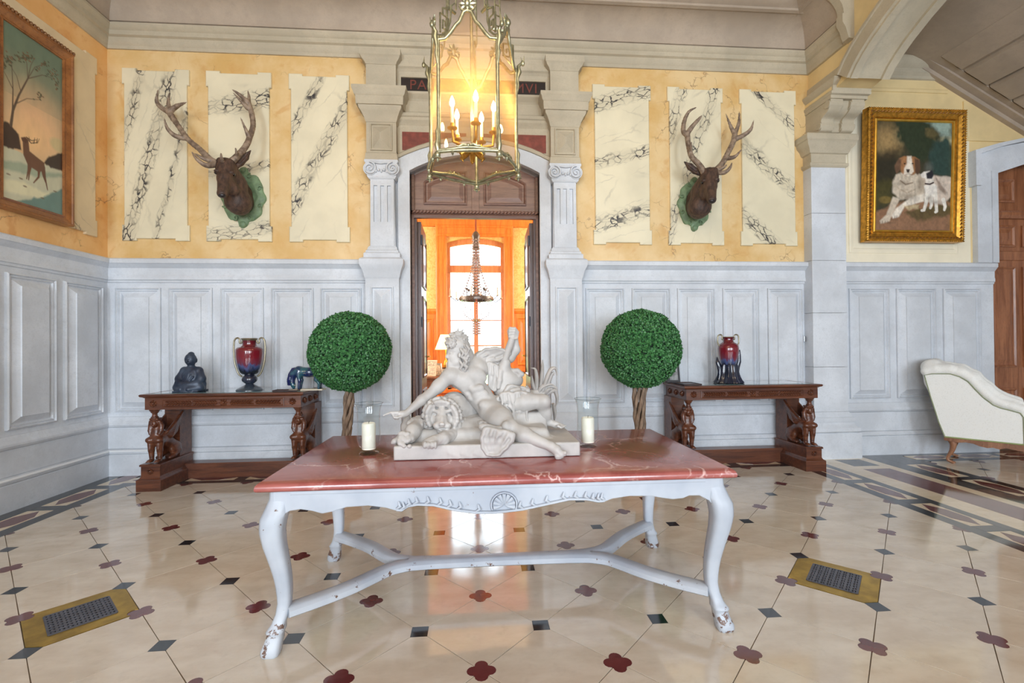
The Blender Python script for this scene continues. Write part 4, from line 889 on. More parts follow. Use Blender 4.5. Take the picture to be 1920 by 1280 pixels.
    # lower flaring ring with pinecone finials
for k in range(NP):
    p = lv(k, RL + .012, 2.640); MB().ball(p, (.020, .020, .026), 10, 7).tube([p - [0, 0, .02], p - [0, 0, .045]], [.012, .004], 6).lathe([(.0, 0), (.026, .003), (.026, .008), (0, .010)], tuple(p - [0, 0, .028]), 10).obj('corner_finial', GILT, lan, smooth=60)
    q0, q1 = lv(k, RL + .012, zb_ - .012), lv(k + 1, RL + .012, zb_ - .012); mo = (q0 + q1) / 2 - [LX, LY, 0]; mo[2] = 0; mo /= np.linalg.norm(mo)
    rim = [q0 + (q1 - q0) * u + mo * .020 * math.sin(PI * u) for u in np.linspace(0, 1, 13)]
    MB().tube(rim, .012, 7).obj('base_rim', GILT, lan, smooth=60)
    lf_ = MB()
    for u in (3, 9): lf_.tube([rim[u] - [0, 0, .004], rim[u] + mo * .008 - [0, 0, .018], rim[u] - [0, 0, .030]], [.012, .010, .004], 6)
    lf_.obj('rim_leaf', GILT, lan, smooth=60, kind='stuff')
MB().tube([(LX, LY, 2.80), (LX, LY, 5.1)], .011, 10).obj('stem', GILT, lan, smooth=60)
MB().lathe([(.02, 0), (.05, .01), (.09, .05), (.13, .10), (.14, .16), (.02, .20)], (LX, LY, 5.13), 24).obj('ceiling_rose', GILT, lan, smooth=50)
MB().tube([(LX + .19 * math.cos(2 * PI * i / 40), LY + .19 * math.sin(2 * PI * i / 40), zt + .80) for i in range(40)], .014, 8, closed=True).obj('crown_ring', GILT, lan, smooth=60)
t = NT('flame_bulb'); t.b.inputs['Emission Color'].default_value = (1, .70, .33, 1); t.b.inputs['Emission Strength'].default_value = 170; BULB = t.fin((1, .8, .5, 1), .4)
for k in range(5):
    a = R_(-80 + k * 72); r = .155; p = np.array([LX + r * math.cos(a), LY + r * math.sin(a), 0]); c_ = np.array([LX, LY, 0])
    ca2 = MB().tube([c_ + [0, 0, 2.822], c_ + (p - c_) * .5 + [0, 0, 2.80], c_ + (p - c_) * .95 + [0, 0, 2.812], p + [0, 0, 2.892]], [.012, .011, .010, .009], 7).obj('candle_arm', GILTW, lan, smooth=60)
    MB().lathe([(.010, 0), (.034, .012), (.036, .018), (.014, .020), (.014, .05), (.010, .05)], (p[0], p[1], 2.887), 12).obj('drip_cup', GILTW, ca2, smooth=50)
    MB().lathe([(.011, 0), (.011, .13), (.008, .135), (0, .135)], (p[0], p[1], 2.917), 10).obj('candle_sleeve', WAX, ca2, smooth=50)
    MB().lathe([(.006, 0), (.015, .014), (.0175, .03), (.013, .052), (.005, .072), (0, .08)], (p[0], p[1], 3.050), 12).obj('flame_bulb', BULB, ca2, smooth=70)
for k in range(6):
    a = R_(-90 + k * 60); MB().tube([(LX, LY, 2.80), (LX + .05 * math.cos(a), LY + .05 * math.sin(a), 2.765), (LX + .09 * math.cos(a), LY + .09 * math.sin(a), 2.735), (LX + .075 * math.cos(a), LY + .075 * math.sin(a), 2.715)], [.012, .022, .016, .004], 7).obj('acanthus_leaf', GILTW, lan, smooth=60)

# ------------------------------------------------------------------ CONSOLES (sphinx supports come from the carving section)
CONS = {}
def console(cx, label):
    g = thing('console_table', label, 'table', (cx, 5.06, 0), 'sphinx console tables'); y0, y1 = 4.80, 5.33; hw = .74
    def fx(z0, z1, a, yf, nm, **k): return MB().box((cx - a, yf, z0), (cx + a, y1, z1)).obj(nm, WOOD, g, **k)
    MB().stack(FL, [(cx - hw - .035, y0 - .035), (cx + hw + .035, y0 - .035), (cx + hw + .035, y1 + .01), (cx - hw - .035, y1 + .01)], [(.03, .905), (.022, .912), (.006, .918), (0, .928), (.0, .936), (.006, .942)], cap0=True).obj('top', WOOD, g)
    MB().box((cx - hw + .03, y0 + .05, .9415), (cx + hw - .03, y1 - .02, .9445)).obj('glass_sheet', m_plain('green_glass', lin(110, 134, 130), .06, coat=1), g)
    frz = fx(.79, .91, hw, y0, 'frieze'); ff = Fr((0, y0, 0), (1, 0, 0), (0, 0, 1), (0, -1, 0))
    MB().panel(ff, cx - .58, .808, cx + .58, .892, [(0, 0), (0, .007), (.008, .009), (.014, .002), (.014, .002)]).obj('frieze_panel', WOOD, frz)
    cv = MB()
    def leafspray(x0, x1, fr_):
        n = 9
        for k in range(n):
            x = x0 + (x1 - x0) * (k + .5) / n; d = math.copysign(1, x1 - x0)
            for s in (-1, 1):
                a = np.array(fr_.p(x, .85, .004)); b = np.array(fr_.p(x + d * .018, .85 + s * .015, .015)); c = np.array(fr_.p(x + d * .030, .85 + s * .021, .004)); cv.tube([a, b, c], [.004, .0095, .003], 5)
        cv.tube([fr_.p(x0, .85, .006), fr_.p(x1, .85, .006)], .003, 5)
    def rosette(u, v, fr_, r=.034, par=None):
        m_ = MB(); m_.ball(fr_.p(u, v, .006), .010, 8, 5)
        for k in range(8):
            a = k * PI / 4; m_.tube([fr_.p(u + r * .3 * math.cos(a), v + r * .3 * math.sin(a), .003), fr_.p(u + r * .65 * math.cos(a), v + r * .65 * math.sin(a), .010), fr_.p(u + r * math.cos(a), v + r * math.sin(a), .003)], [.005, .012, .005], 5)
        m_.obj('rosette', WOOD, par or frz, smooth=60)
    for s in (-1, 1):
        leafspray(cx + s * .05, cx + s * .27, ff); leafspray(cx + s * .29, cx + s * .53, ff); rosette(cx + s * .66, .85, ff)
    rosette(cx, .85, ff, .036); cv.obj('leaf_carving', WOOD, frz, smooth=60, kind='stuff')
    for s in (-1, 1):
        fs = Fr((cx + s * hw, 0, 0), (0, 1, 0), (0, 0, 1), (s, 0, 0))
        for v in (4.90, 5.06, 5.22): rosette(v, .85, fs, .03)
    for s in (-1, 1):
        px = cx + s * .69
        pl = MB(); pl.loops([[(px - a, y0 - f, z), (px + a, y0 - f, z), (px + a, y1, z), (px - a, y1, z)] for z, a, f in ((0, .115, .03), (.105, .115, .03), (.112, .112, .028), (.125, .095, .010), (.14, .088, 0), (.235, .088, 0), (.238, .098, .01), (.252, .098, .01), (.258, .092, .004))])
        plo = pl.obj('plinth', WOOD, g); fp = Fr((0, y0, 0), (1, 0, 0), (0, 0, 1), (0, -1, 0)); rosette(px, .188, fp, .028, plo)
        MB().box((px - .075, 5.13, .255), (px + .075, y1, .79)).obj('rear_post', WOOD, g)
        MB().lathe([(.028, 0), (.034, .004), (.034, .012), (.024, .02), (.022, .045), (.026, .052), (.034, .058), (.036, .068), (.046, .078), (.048, .092), (0, .092)], (px, y0 + .065, .698), 18).obj('column_capital', WOOD, g, smooth=40)
    MB().box((cx - .60, 5.20, 0), (cx + .60, y1, .145)).obj('base_rail', WOOD, g); MB().box((cx - .60, 5.185, .145), (cx + .60, y1, .165)).obj('base_shelf', WOOD, g)
    CONS[cx] = g
CLX, CRX = -2.505, 2.965
console(CLX, 'carved mahogany console table on sphinxes against the left wainscot'); console(CRX, 'carved mahogany console table on sphinxes against the right wainscot')
CZ = .9445

# ------------------------------------------------------------------ vases
def m_vase(z0, top, low):
    t = NT('flambe_glaze'); sp = t.n('SeparateXYZ'); t.l(t.P, sp.inputs[0]); zz_ = t.math('ADD', sp.outputs[2], t.math('MULTIPLY', t.math('SUBTRACT', t.noise(14, 3, stretch=(2, 2, .25)), .5), .16))
    k = t.ramp(t.math('DIVIDE', zz_, z0), (0, lin(62, 74, 84)), (.22, lin(40, 44, 64)), (.36, lin(24, 26, 40)), (.46, lin(70, 84, 130)), (.50, lin(104, 40, 62)), (.62, lin(120, 26, 40)), (.95, lin(92, 22, 34)))
    return t.fin(k, .12, coat=.6)
GLZ = m_vase(.56, 0, 0); GLD = m_plain('dark_blue_glaze', lin(26, 32, 52), .15, var=.4, scale=10, coat=.6); MET = m_plain('silver_mount', lin(150, 142, 120), .3, .8)
vx, _, _ = at(468, 700, 5.06)
va = thing('glazed_vase', 'red and blue glazed urn vase with tall metal handles on left console', 'vase', (vx, 5.06, CZ), local=True); k_ = .00139
prof = [(0, 0), (92, 0), (92, 4), (86, 12), (60, 26), (36, 40), (26, 48), (34, 54), (50, 68), (54, 82), (50, 98), (36, 112), (34, 118), (50, 122), (64, 134), (76, 165), (86, 205), (92, 250), (94, 290), (93, 308), (84, 320), (62, 328), (50, 334), (47, 345), (46, 372), (50, 378), (55, 384), (54, 390), (44, 388), (40, 330), (0, 320)]
MB().lathe([(r * k_, z * k_) for r, z in prof], seg=40).obj('body', GLZ, va, smooth=50)
MB().lathe([(.064, .518), (.077, .532), (.080, .540), (.074, .545), (.060, .540)], seg=32, cap=False).obj('rim', MET, va, smooth=50)
for s in (-1, 1):
    P = [(s * .078, .145), (s * .105, .165), (s * .130, .22), (s * .150, .30), (s * .158, .40), (s * .157, .47), (s * .150, .525), (s * .125, .548), (s * .100, .535), (s * .100, .50), (s * .082, .495), (s * .072, .520)]
    MB().tube(cr_spline([(x, 0, z) for x, z in P], 4), .009, 8).obj('handle', MET, va, smooth=60)
vx2, _, _ = at(1366, 690, 5.08)
vb = thing('glazed_vase', 'red glazed vase held by dark flame-shaped fins on right console', 'vase', (vx2, 5.08, CZ), local=True)
prof = [(0, 30), (60, 30), (56, 45), (50, 70), (50, 100), (58, 150), (70, 200), (78, 250), (80, 280), (76, 305), (62, 322), (44, 332), (38, 345), (38, 360), (46, 366), (48, 372), (38, 370), (34, 330), (0, 320)]
MB().lathe([(r * k_, z * k_) for r, z in prof], seg=36).obj('body', GLZ, vb, smooth=50)
MB().lathe([(.052, .503), (.064, .512), (.066, .522), (.058, .526), (.050, .520)], seg=28, cap=False).obj('rim', MET, vb, smooth=50)
sk = MB(); sk.loops([[(r * k_ * (1 + .10 * math.cos(9 * a)) * math.cos(a), r * k_ * (1 + .10 * math.cos(9 * a)) * math.sin(a), z * k_) for a in [2 * PI * i / 72 for i in range(72)]] for r, z in ((100, 0), (108, 4), (104, 14), (92, 30), (80, 60), (72, 95), (68, 130), (64, 150))])
sk.obj('fluted_stand', GLD, vb, smooth=50)
MB().lathe([(0, -.0), (.150, 0), (.152, .006), (.146, .014), (.10, .02), (0, .02)], seg=32, sx=1.0, sy=.8).obj('stand_base', m_plain('ebony_base', lin(24, 22, 26), .3), vb, smooth=50)
for s, hgt in ((1, .375), (-1, .30)):
    MB().tube([(s * .105, 0, .03), (s * .092, 0, .10), (s * .106, 0, .18), (s * .128, 0, .24), (s * .130, 0, hgt - .06), (s * .134, 0, hgt)], [.022, .020, .018, .015, .012, .004], 8, flat=1.6).obj('flame_fin', GLD, vb, smooth=60)
    P = [(s * .105, .42), (s * .125, .46), (s * .120, .53), (s * .095, .548), (s * .072, .535), (s * .075, .50), (s * .06, .49)]
    MB().tube(cr_spline([(x, 0, z) for x, z in P], 4), .008, 8).obj('handle', MET, vb, smooth=60)
# flat dark trays and a photograph stand
DKW = m_plain('dark_stained_wood', lin(52, 30, 26), .35)
tx = at(530, 735, 4.86)[0]
def tray(x0, x1, y0, y1, label):
    g = thing('wooden_tray', label, 'tray', ((x0 + x1) / 2, (y0 + y1) / 2, CZ))
    MB().box((x0, y0, CZ), (x1, y1, CZ + .008)).obj('tray_base', DKW, g)
    MB().stack(FL, [(x0, y0), (x1, y0), (x1, y1), (x0, y1)], [(0, CZ + .006), (0, CZ + .016), (.008, CZ + .016), (.012, CZ + .009)]).obj('raised_rim', DKW, g)
tray(tx - .09, tx + .15, 4.83, 4.95, 'thin dark wooden tray before the blue horse on left console')
tx = at(1272, 722, 4.9)[0]; tray(CRX - .75, CRX - .55, 4.83, 5.10, 'thin dark wooden tray at the left end of right console')
px_ = at(1264, 705, 5.2)[0]
pf = thing('picture_frame', 'small dark picture frame half hidden behind the right topiary ball', 'picture frame', (px_, 5.2, CZ), local=True)
Mx = Matrix.Rotation(-.18, 4, 'X')
MB().box((-.075, 0, 0), (.075, .015, .26), Mx).obj('frame', m_plain('black_frame', lin(34, 32, 36), .4), pf); MB().box((-.05, -.002, .03), (.05, .0, .23), Mx).obj('photograph', m_plain('grey_print', lin(150, 150, 150), .5, var=.5, scale=16), pf)

# ------------------------------------------------------------------ CHAISE / armchair
FABR = NT('cream_damask'); a = FABR.noise(90, 2, .5); k = FABR.mix(FABR.math('MULTIPLY', FABR.step(a, .56, .66), .25), lin(240, 240, 236), lin(206, 203, 194)); FABR.bump(FABR.noise(160, 2), .15, .002); FABR = FABR.fin(k, .85)
CF = np.array([.63, -.777]); CL_ = np.array([.777, .63]); CO = np.array([5.352, 4.930]); CW = .56
def cp(s, l, z): q = CO + CF * s + CL_ * l; return (float(q[0]), float(q[1]), z)
ca_ = thing('armchair', 'cream upholstered armchair with sloping arms and wooden legs by right wall', 'chair', cp(.3, .28, 0))
SIDE = [(-.01, .30), (-.06, .46), (-.13, .76), (-.18, 1.0), (-.11, 1.02), (.04, 1.025), (.12, .995), (.185, .945), (.242, .86), (.30, .78), (.38, .70), (.436, .672), (.50, .655), (.576, .632), (.598, .59), (.602, .30)]
for l0, l1 in ((0, .04), (CW - .04, CW)):
    m_ = MB(); m_.loops([[cp(s, l, z) for s, z in (SIDE if l in (l0, l1) else SIDE)] for l in (l0, l1)]); m_.obj('side_panel', FABR, ca_)
MB().tube([cp(s, -.003, z) for s, z in SIDE], .006, 6).obj('piping', m_plain('sage_piping', lin(150, 158, 128), .8), ca_, smooth=60)
MB().tube([cp(s, -.004, .302) for s in (-.01, .3, .60)], .008, 6).obj('green_braid', m_plain('green_braid_trim', lin(146, 158, 104), .8), ca_)
OAK = m_wood('carved_oak', lin(120, 80, 58), lin(164, 118, 88), axis=(6, 6, 2), coat=0)
APR = [(-.02, .30), (-.02, .262), (.05, .255), (.10, .25), (.16, .262), (.22, .256), (.27, .235), (.33, .225), (.37, .235), (.42, .225), (.47, .245), (.53, .235), (.60, .225), (.70, .24), (.86, .22), (.88, .30)]
m_ = MB(); m_.loops([[cp(s, l, z) for s, z in APR] for l in (.0, .03)]); m_.obj('seat_rail', OAK, ca_, smooth=30)
m_ = MB(); m_.loops([[cp(s, l, z) for s, z in APR] for l in (CW - .03, CW)]); m_.obj('seat_rail', OAK, ca_, smooth=30)
def chleg(s, l, ds):
    P = [cp(s, l, .29), cp(s - ds * .025, l, .22), cp(s - ds * .012, l, .14), cp(s + ds * .02, l, .07), cp(s + ds * .018, l, .03), cp(s - ds * .02, l, .012), cp(s - ds * .03, l, .0)]
    MB().tube(cr_spline(P, 3), [.040 - .024 * min(1, i / 9) + (.006 if i > 15 else 0) for i in range(19)], 9).obj('leg', OAK, ca_, smooth=60)
chleg(.03, .05, -1); chleg(.03, CW - .05, -1); chleg(.84, .05, 1); chleg(.84, CW - .05, 1)
# ------------------------------------------------------------------ MARBLE GROUP on the table
t = NT('statuary_marble'); a = t.noise(5, 5, .6); k = t.mix(t.step(a, .3, .72), lin(166, 162, 158), lin(193, 189, 185)); t.bump(t.noise(60, 4), .06, .003); MARB = t.fin(k, .5)
def c4(x, y, Y): return at(700 + x / 4.571, 590 + y / 4.571, Y)
KU = .000685
def r4(*r): return [q * KU for q in r] if len(r) > 1 else r[0] * KU
stt = thing('marble_sculpture', 'white marble group of a reclining man with a lion on a red marble table', 'sculpture', (.06, 2.72, .80))
def hsh(X, Y, Z, f, sd=0): return np.sin(X * f + 1.3 * np.sin(Y * f * .7 + sd)) * np.sin(Y * f * 1.1 + 1.7 * np.sin(Z * f * .8 + sd)) * np.sin(Z * f * .9 + 1.1 * np.sin(X * f * .6))
# plinth and rocky ground
b = SDF((-.47, 2.36, .797), (.66, 3.06, 1.10), .006)
b.box((.055, 2.725, .838), (.492, .275, .038), .0, .006)
b.box((.0, 2.76, .90), (.40, .19, .035), .04, .03); b.ell((-.02, 2.78, .93), (.34, .16, .06), .04); b.ell((.30, 2.83, .93), (.13, .11, .085), .03); b.box((.30, 2.80, .93), (.10, .09, .07), .02, .02, (0, 0, .2))
b.ell(c4(1400, 1010, 2.78), (.055, .07, .05), .02)
for k in range(9): b.cone(c4(640 + k * 36, 1135, 2.465), c4(650 + k * 36, 1190 + 14 * (k % 3), 2.452), .012, .006, .01)
for k in range(5): b.cone(c4(960 + k * 34, 1180, 2.46), c4(965 + k * 34, 1215, 2.452), .010, .005, .01)
b.warp(lambda X, Y, Z: .004 * hsh(X, Y, Z, 38) * (Z > .88))
b.obj('plinth', MARB, stt)
# the man
m = SDF((-.55, 2.33, .7985), (.56, 2.99, 1.56), .0033)
sR, sL = c4(668, 510, 2.74), c4(930, 372, 2.84)
ch, ab, pv = c4(800, 540, 2.78), c4(910, 690, 2.77), c4(1000, 815, 2.74)
m.chain([ch, ab, pv], r4(118, 98, 100), .03)
m.cone(c4(735, 540, 2.76), c4(900, 470, 2.80), r4(88), r4(92), .03)
m.cone(sR, sL, r4(60), r4(62), .03)
m.ell(c4(768, 575, 2.712), r4(92, 30, 58), .022, (0, .35, 0)); m.ell(c4(892, 525, 2.737), r4(84, 30, 58), .022, (0, .35, 0))
for i, (x, y) in enumerate(((865, 640), (915, 625), (885, 690), (945, 675), (905, 745), (970, 725))): m.ell(c4(x, y, 2.700 + .003 * i), r4(36, 20, 30), .014)
m.ell(c4(955, 770, 2.68), r4(52, 40, 40), .02)
for i in range(3): m.cone(c4(775 + i * 28, 650 + i * 36, 2.715), c4(735 + i * 40, 615 + i * 46, 2.745), r4(11), r4(9), .022)
m.cone(ch, c4(735, 440, 2.76), r4(60), r4(46), .03); m.cone(c4(735, 450, 2.76), c4(700, 370, 2.75), r4(45), r4(44), .02)
m.ell(c4(718, 300, 2.755), r4(84, 74, 84), .02); m.ell(c4(682, 352, 2.745), r4(56, 58, 76), .02, (0, -.12, 0))
m.cone(c4(650, 310, 2.735), c4(690, 304, 2.708), r4(12), r4(10), .008)
m.chain([c4(650, 320, 2.730), c4(632, 352, 2.719), c4(626, 364, 2.717)], r4(10, 11, 9), .005); m.ell(c4(640, 369, 2.722), r4(11, 16, 7), .004)
m.ell(c4(643, 392, 2.722), r4(11, 18, 6), .004); m.ell(c4(645, 406, 2.723), r4(11, 17, 7), .004); m.cone(c4(634, 399, 2.708), c4(664, 398, 2.700), r4(3), r4(3), .002, cut=True)
m.ell(c4(656, 430, 2.728), r4(23, 25, 18), .010); m.cone(c4(662, 432, 2.728), c4(730, 400, 2.72), r4(20), r4(26), .02); m.ell(c4(685, 372, 2.722), r4(32, 16, 30), .02)
m.ell(c4(662, 330, 2.700), r4(20, 14, 11), .006, cut=True); m.ell(c4(663, 331, 2.710), r4(12, 10, 7), .003); m.ell(c4(740, 345, 2.692), r4(13, 9, 22), .005)
m.chain([sR, c4(560, 610, 2.71), c4(478, 690, 2.69)], r4(60, 54, 42), .02); m.ell(c4(660, 520, 2.72), r4(70, 60, 62), .02)
m.chain([c4(478, 690, 2.69), c4(420, 730, 2.67), c4(280, 845, 2.63)], r4(43, 44, 25), .015)
h0 = c4(250, 852, 2.62); m.cone(c4(280, 845, 2.63), h0, r4(25), r4(27), .01); m.cone(h0, c4(205, 848, 2.615), r4(26), r4(22), .01)
m.chain([c4(210, 836, 2.605), c4(150, 838, 2.60), c4(88, 862, 2.60)], r4(11, 9.5, 7), .004)
for q, (x, y, dy) in enumerate(((165, 850, .0), (170, 862, .012), (180, 872, .024))): m.chain([c4(208, 845 + q * 7, 2.605 + dy), c4(x, y, 2.60 + dy), c4(x + 10, y + 20, 2.60 + dy), c4(x + 32, y + 22, 2.605 + dy)], r4(10, 10, 9, 7), .004)
m.chain([c4(240, 870, 2.60), c4(205, 882, 2.585), c4(178, 880, 2.58)], r4(12, 10, 7), .004)
eL = c4(1170, 365, 2.86); fL = c4(1205, 185, 2.83)
m.chain([sL, c4(1060, 350, 2.87), eL], r4(64, 54, 46), .02); m.chain([eL, c4(1215, 300, 2.86), c4(1215, 215, 2.84)], r4(46, 44, 30), .015)
m.ell(c4(1200, 158, 2.825), r4(40, 34, 44), .01, (0, .4, 0))
for q in range(4): m.chain([c4(1240 - q * 3, 148 + q * 17, 2.805), c4(1212 - q * 4, 118 + q * 22, 2.790), c4(1172 - q * 2, 116 + q * 24, 2.785), c4(1154 + q * 3, 142 + q * 19, 2.80)], r4(12, 14 - q, 13 - q, 10), .004)
m.chain([c4(1228, 200, 2.80), c4(1195, 205, 2.785), c4(1165, 195, 2.79)], r4(13, 12, 9), .003)
kR, aR = c4(1165, 960, 2.545), c4(1525, 1128, 2.425)
m.chain([c4(1030, 850, 2.70), c4(1090, 905, 2.62), kR], r4(112, 100, 62), .03); m.ell(c4(1140, 960, 2.51), r4(42, 38, 48), .012)
m.chain([kR, c4(1290, 1030, 2.50), aR], r4(60, 62, 34), .02); m.ell(c4(1270, 1050, 2.52), r4(100, 46, 44), .02, (0, .45, 0))
m.chain([aR, c4(1570, 1160, 2.412), c4(1600, 1195, 2.40)], r4(36, 36, 30), .012); m.ell(c4(1535, 1140, 2.44), r4(36, 40, 36), .012)
for q, (x, y) in enumerate(((1640, 1200), (1618, 1222), (1600, 1232), (1584, 1234), (1570, 1230))): m.chain([c4(1600 - q * 10, 1180 + q * 3, 2.40), c4(x, y - 18, 2.39), c4(x, y - 4, 2.392)], r4(14, 13, 11) if q else r4(18, 18, 15), .004)
kL, aL = c4(1455, 742, 2.72), c4(1490, 915, 2.78)
m.chain([c4(1080, 780, 2.78), c4(1290, 745, 2.74), kL], r4(95, 82, 58), .025); m.ell(c4(1470, 740, 2.70), r4(48, 46, 50), .015)
m.chain([kL, c4(1470, 840, 2.76), aL], r4(56, 58, 36), .02); m.chain([aL, c4(1560, 940, 2.765), c4(1615, 952, 2.76)], r4(36, 28, 20), .012)
for q in range(5): m.chain([c4(1600 - q * 4, 945 + q * 2, 2.775 - q * .014), c4(1646 - q * 9, 952 + q * 4, 2.77 - q * .014)], r4(12, 9), .004)
m.obj('reclining_man', MARB, stt)
# hair, feather crown and beard
hs = SDF((-.25, 2.60, 1.14), (.02, 2.90, 1.56), .0029)
hs.ell(c4(730, 262, 2.765), r4(88, 88, 84), .01); hs.chain([c4(770, 280, 2.775), c4(800, 350, 2.79), c4(810, 440, 2.79)], r4(62, 58, 40), .02)
rng = np.random.RandomState(4)
for k in range(46):
    u = k / 45; x0, y0 = 738 + 62 * rng.rand(), 250 + 165 * u; Yb_ = 2.695 + .085 * rng.rand()
    hs.chain([c4(x0, y0, Yb_), c4(x0 + 24, y0 + 32, Yb_ - .010), c4(x0 + 6, y0 + 66, Yb_ - .002), c4(x0 + 34, y0 + 100, Yb_ + .008)], r4(12, 11, 9, 4), .003)
for k in range(70):
    an = R_(185 + 150 * rng.rand()); rr = 55 + 45 * rng.rand(); x, y = 722 + rr * math.cos(an), 268 + rr * math.sin(an) * 1.05; Yb_ = 2.695 + .06 * (rr / 100)
    hs.chain([c4(x, y, Yb_), c4(x - 12 + 10 * rng.rand(), y - 16, Yb_ - .008), c4(x + 10, y - 28, Yb_)], r4(13, 10, 4), .003)
for k in range(26):
    x, y = 640 + 66 * rng.rand(), 196 + 76 * rng.rand(); Yb_ = 2.706 - .012 * rng.rand() + .0002 * abs(x - 670)
    hs.chain([c4(x, y, Yb_), c4(x - 12, y + 6 - 18 * rng.rand(), Yb_ - .007), c4(x - 4, y + 20, Yb_ - .002)], r4(11, 9, 4), .0025)
for x, y in ((728, 112), (772, 124), (704, 136)): hs.chain([c4(722 + (x - 730) * .2, 215, 2.74), c4(724 + (x - 730) * .5, 160, 2.735), c4(x, y, 2.73)], r4(20, 18, 4), .004)
hs.obj('hair', MARB, stt)
# lion
l = SDF((-.44, 2.35, .82), (.20, 3.0, 1.22), .0042)
l.chain([c4(700, 800, 2.76), c4(830, 830, 2.86), c4(960, 940, 2.88)], r4(120, 130, 110), .03); l.ell(c4(690, 740, 2.78), r4(100, 90, 80), .03)
l.ell(c4(585, 860, 2.65), r4(108, 90, 112), .02); l.chain([c4(585, 880, 2.60), c4(588, 945, 2.555)], r4(60, 48), .02)
l.ell(c4(545, 948, 2.55), r4(34, 34, 28), .008); l.ell(c4(628, 948, 2.55), r4(34, 34, 28), .008); l.cone(c4(588, 905, 2.545), c4(588, 938, 2.525), r4(20), r4(24), .006)
l.ell(c4(588, 1000, 2.565), r4(40, 34, 20), .01); l.ell(c4(588, 978, 2.53), r4(30, 20, 9), .004, cut=True)
l.cone(c4(588, 800, 2.600), c4(588, 925, 2.548), r4(26), r4(32), .012); l.ell(c4(588, 938, 2.512), r4(24, 12, 13), .004)
for s in (-1, 1):
    l.ell(c4(588 + s * 60, 852, 2.586), r4(24, 22, 15), .006, (0, s * .3, 0), cut=True); l.ell(c4(588 + s * 57, 853, 2.600), r4(15, 14, 10), .003); l.cone(c4(588 + s * 24, 834, 2.580), c4(588 + s * 92, 812, 2.600), r4(16), r4(13), .008)
    l.ell(c4(588 + s * 70, 910, 2.605), r4(34, 24, 44), .014); l.chain([c4(588 + s * 96, 778, 2.622), c4(588 + s * 110, 764, 2.622)], r4(21, 15), .008)
rng = np.random.RandomState(9)
for k in range(46):
    an = R_(-215 + 250 * (k / 45)); lay_ = k % 2
    for rr, L in ((108, 44), (132, 50)):
        a_ = an + rng.normal(0, .06); ca, sa = math.cos(a_), math.sin(a_); Yb_ = 2.598 + .026 * lay_ + (.035 if rr > 120 else 0)
        p = [c4(588 + rr * ca, 872 + rr * sa * 1.02, Yb_), c4(588 + (rr + L * .5) * ca + 10 * sa, 872 + (rr + L * .5) * sa, Yb_ - .012), c4(588 + (rr + L) * ca - 8 * sa, 872 + (rr + L) * sa + 12, Yb_ + .012)]
        l.chain(p, r4(20, 17, 6), .004)
for k in range(8): l.chain([c4(455 + (k % 4) * 16, 880 + k * 8, 2.63), c4(450 + (k % 4) * 14, 930 + k * 5, 2.62), c4(460 + (k % 4) * 18, 975 + k * 3, 2.63)], r4(20, 18, 7), .005)
l.chain([c4(770, 950, 2.70), c4(700, 1010, 2.62), c4(600, 1060, 2.50), c4(520, 1080, 2.455)], r4(70, 56, 46, 44), .02); l.ell(c4(486, 1098, 2.435), r4(60, 50, 40), .012)
for q in range(4): (l.ell(c4(442 + q * 30, 1112 + 6 * (q in (1, 2)), 2.400), r4(17, 24, 27), .004), l.cone(c4(440 + q * 31, 1128, 2.390), c4(442 + q * 31, 1144, 2.392), r4(9), r4(6), .005))
l.warp(lambda X, Y, Z: .0022 * hsh(X, Y, Z, 90, 2))
l.obj('lion', MARB, stt)
# boar's head and curled pelt at the left end
bo = SDF((-.46, 2.40, .799), (-.17, 2.80, 1.05), .004)
bo.chain([c4(390, 930, 2.66), c4(340, 1000, 2.56), c4(320, 1055, 2.51)], r4(66, 58, 40), .02); bo.ell(c4(318, 1062, 2.49), r4(30, 22, 22), .008)
bo.ell(c4(300, 1052, 2.485), r4(26, 12, 9), .003, (0, .5, 0), cut=True); bo.chain([c4(345, 900, 2.64), c4(310, 930, 2.60), c4(320, 965, 2.59)], r4(24, 22, 8), .006)
for k in range(6): bo.chain([c4(330 + 18 * k, 900 + (k % 2) * 8, 2.62), c4(325 + 18 * k, 940, 2.595), c4(332 + 16 * k, 965, 2.60)], r4(15, 14, 7), .004)
rng = np.random.RandomState(2)
for k in range(34):
    x, y = 210 + 100 * rng.rand(), 1010 + 120 * rng.rand(); bo.ell(c4(x, y, 2.50 - .0004 * (y - 1010)), r4(19, 17, 17), .004)
bo.chain([c4(240, 1060, 2.52), c4(180, 1085, 2.50), c4(152, 1100, 2.50)], r4(30, 20, 10), .008); bo.ell(c4(260, 1070, 2.53), r4(60, 50, 62), .01)
bo.chain([c4(290, 880, 2.70), c4(280, 960, 2.66), c4(300, 1040, 2.60)], r4(28, 34, 50), .02)
bo.obj('boar_head', MARB, stt)
# drapery: over the lap, the shoulder and down the plinth
d = SDF((-.12, 2.38, .799), (.46, 3.0, 1.42), .0042)
def folds(pts_a, pts_b, n, r, Y0, Y1, wob=10):
    def ln(u, dy=0, wv=0): return [c4(xa + (xb - xa) * u + wob * math.sin(u * 13 + i * 1.4 + wv), ya + (yb - ya) * u, Y0 + (Y1 - Y0) * u + dy) for i, ((xa, ya), (xb, yb)) in enumerate(zip(pts_a, pts_b))]
    for k in range(2 * n): d.chain(ln(k / (2 * n - 1)), r4(*([r * .95] * len(pts_a))), .014)
    for k in range(n - 1):
        q = len(pts_a); P = ln((k + .5 + .18 * math.sin(k * 2.7)) / (n - 1), -r * KU * (1.12 + .12 * math.sin(k * 1.9))); s0 = k % 2
        d.chain(P[s0:] if q > 2 else P, r4(*([r * (.44 + .12 * math.sin(k * 2.2))] * (q - s0 if q > 2 else q))), .014, cut=True)
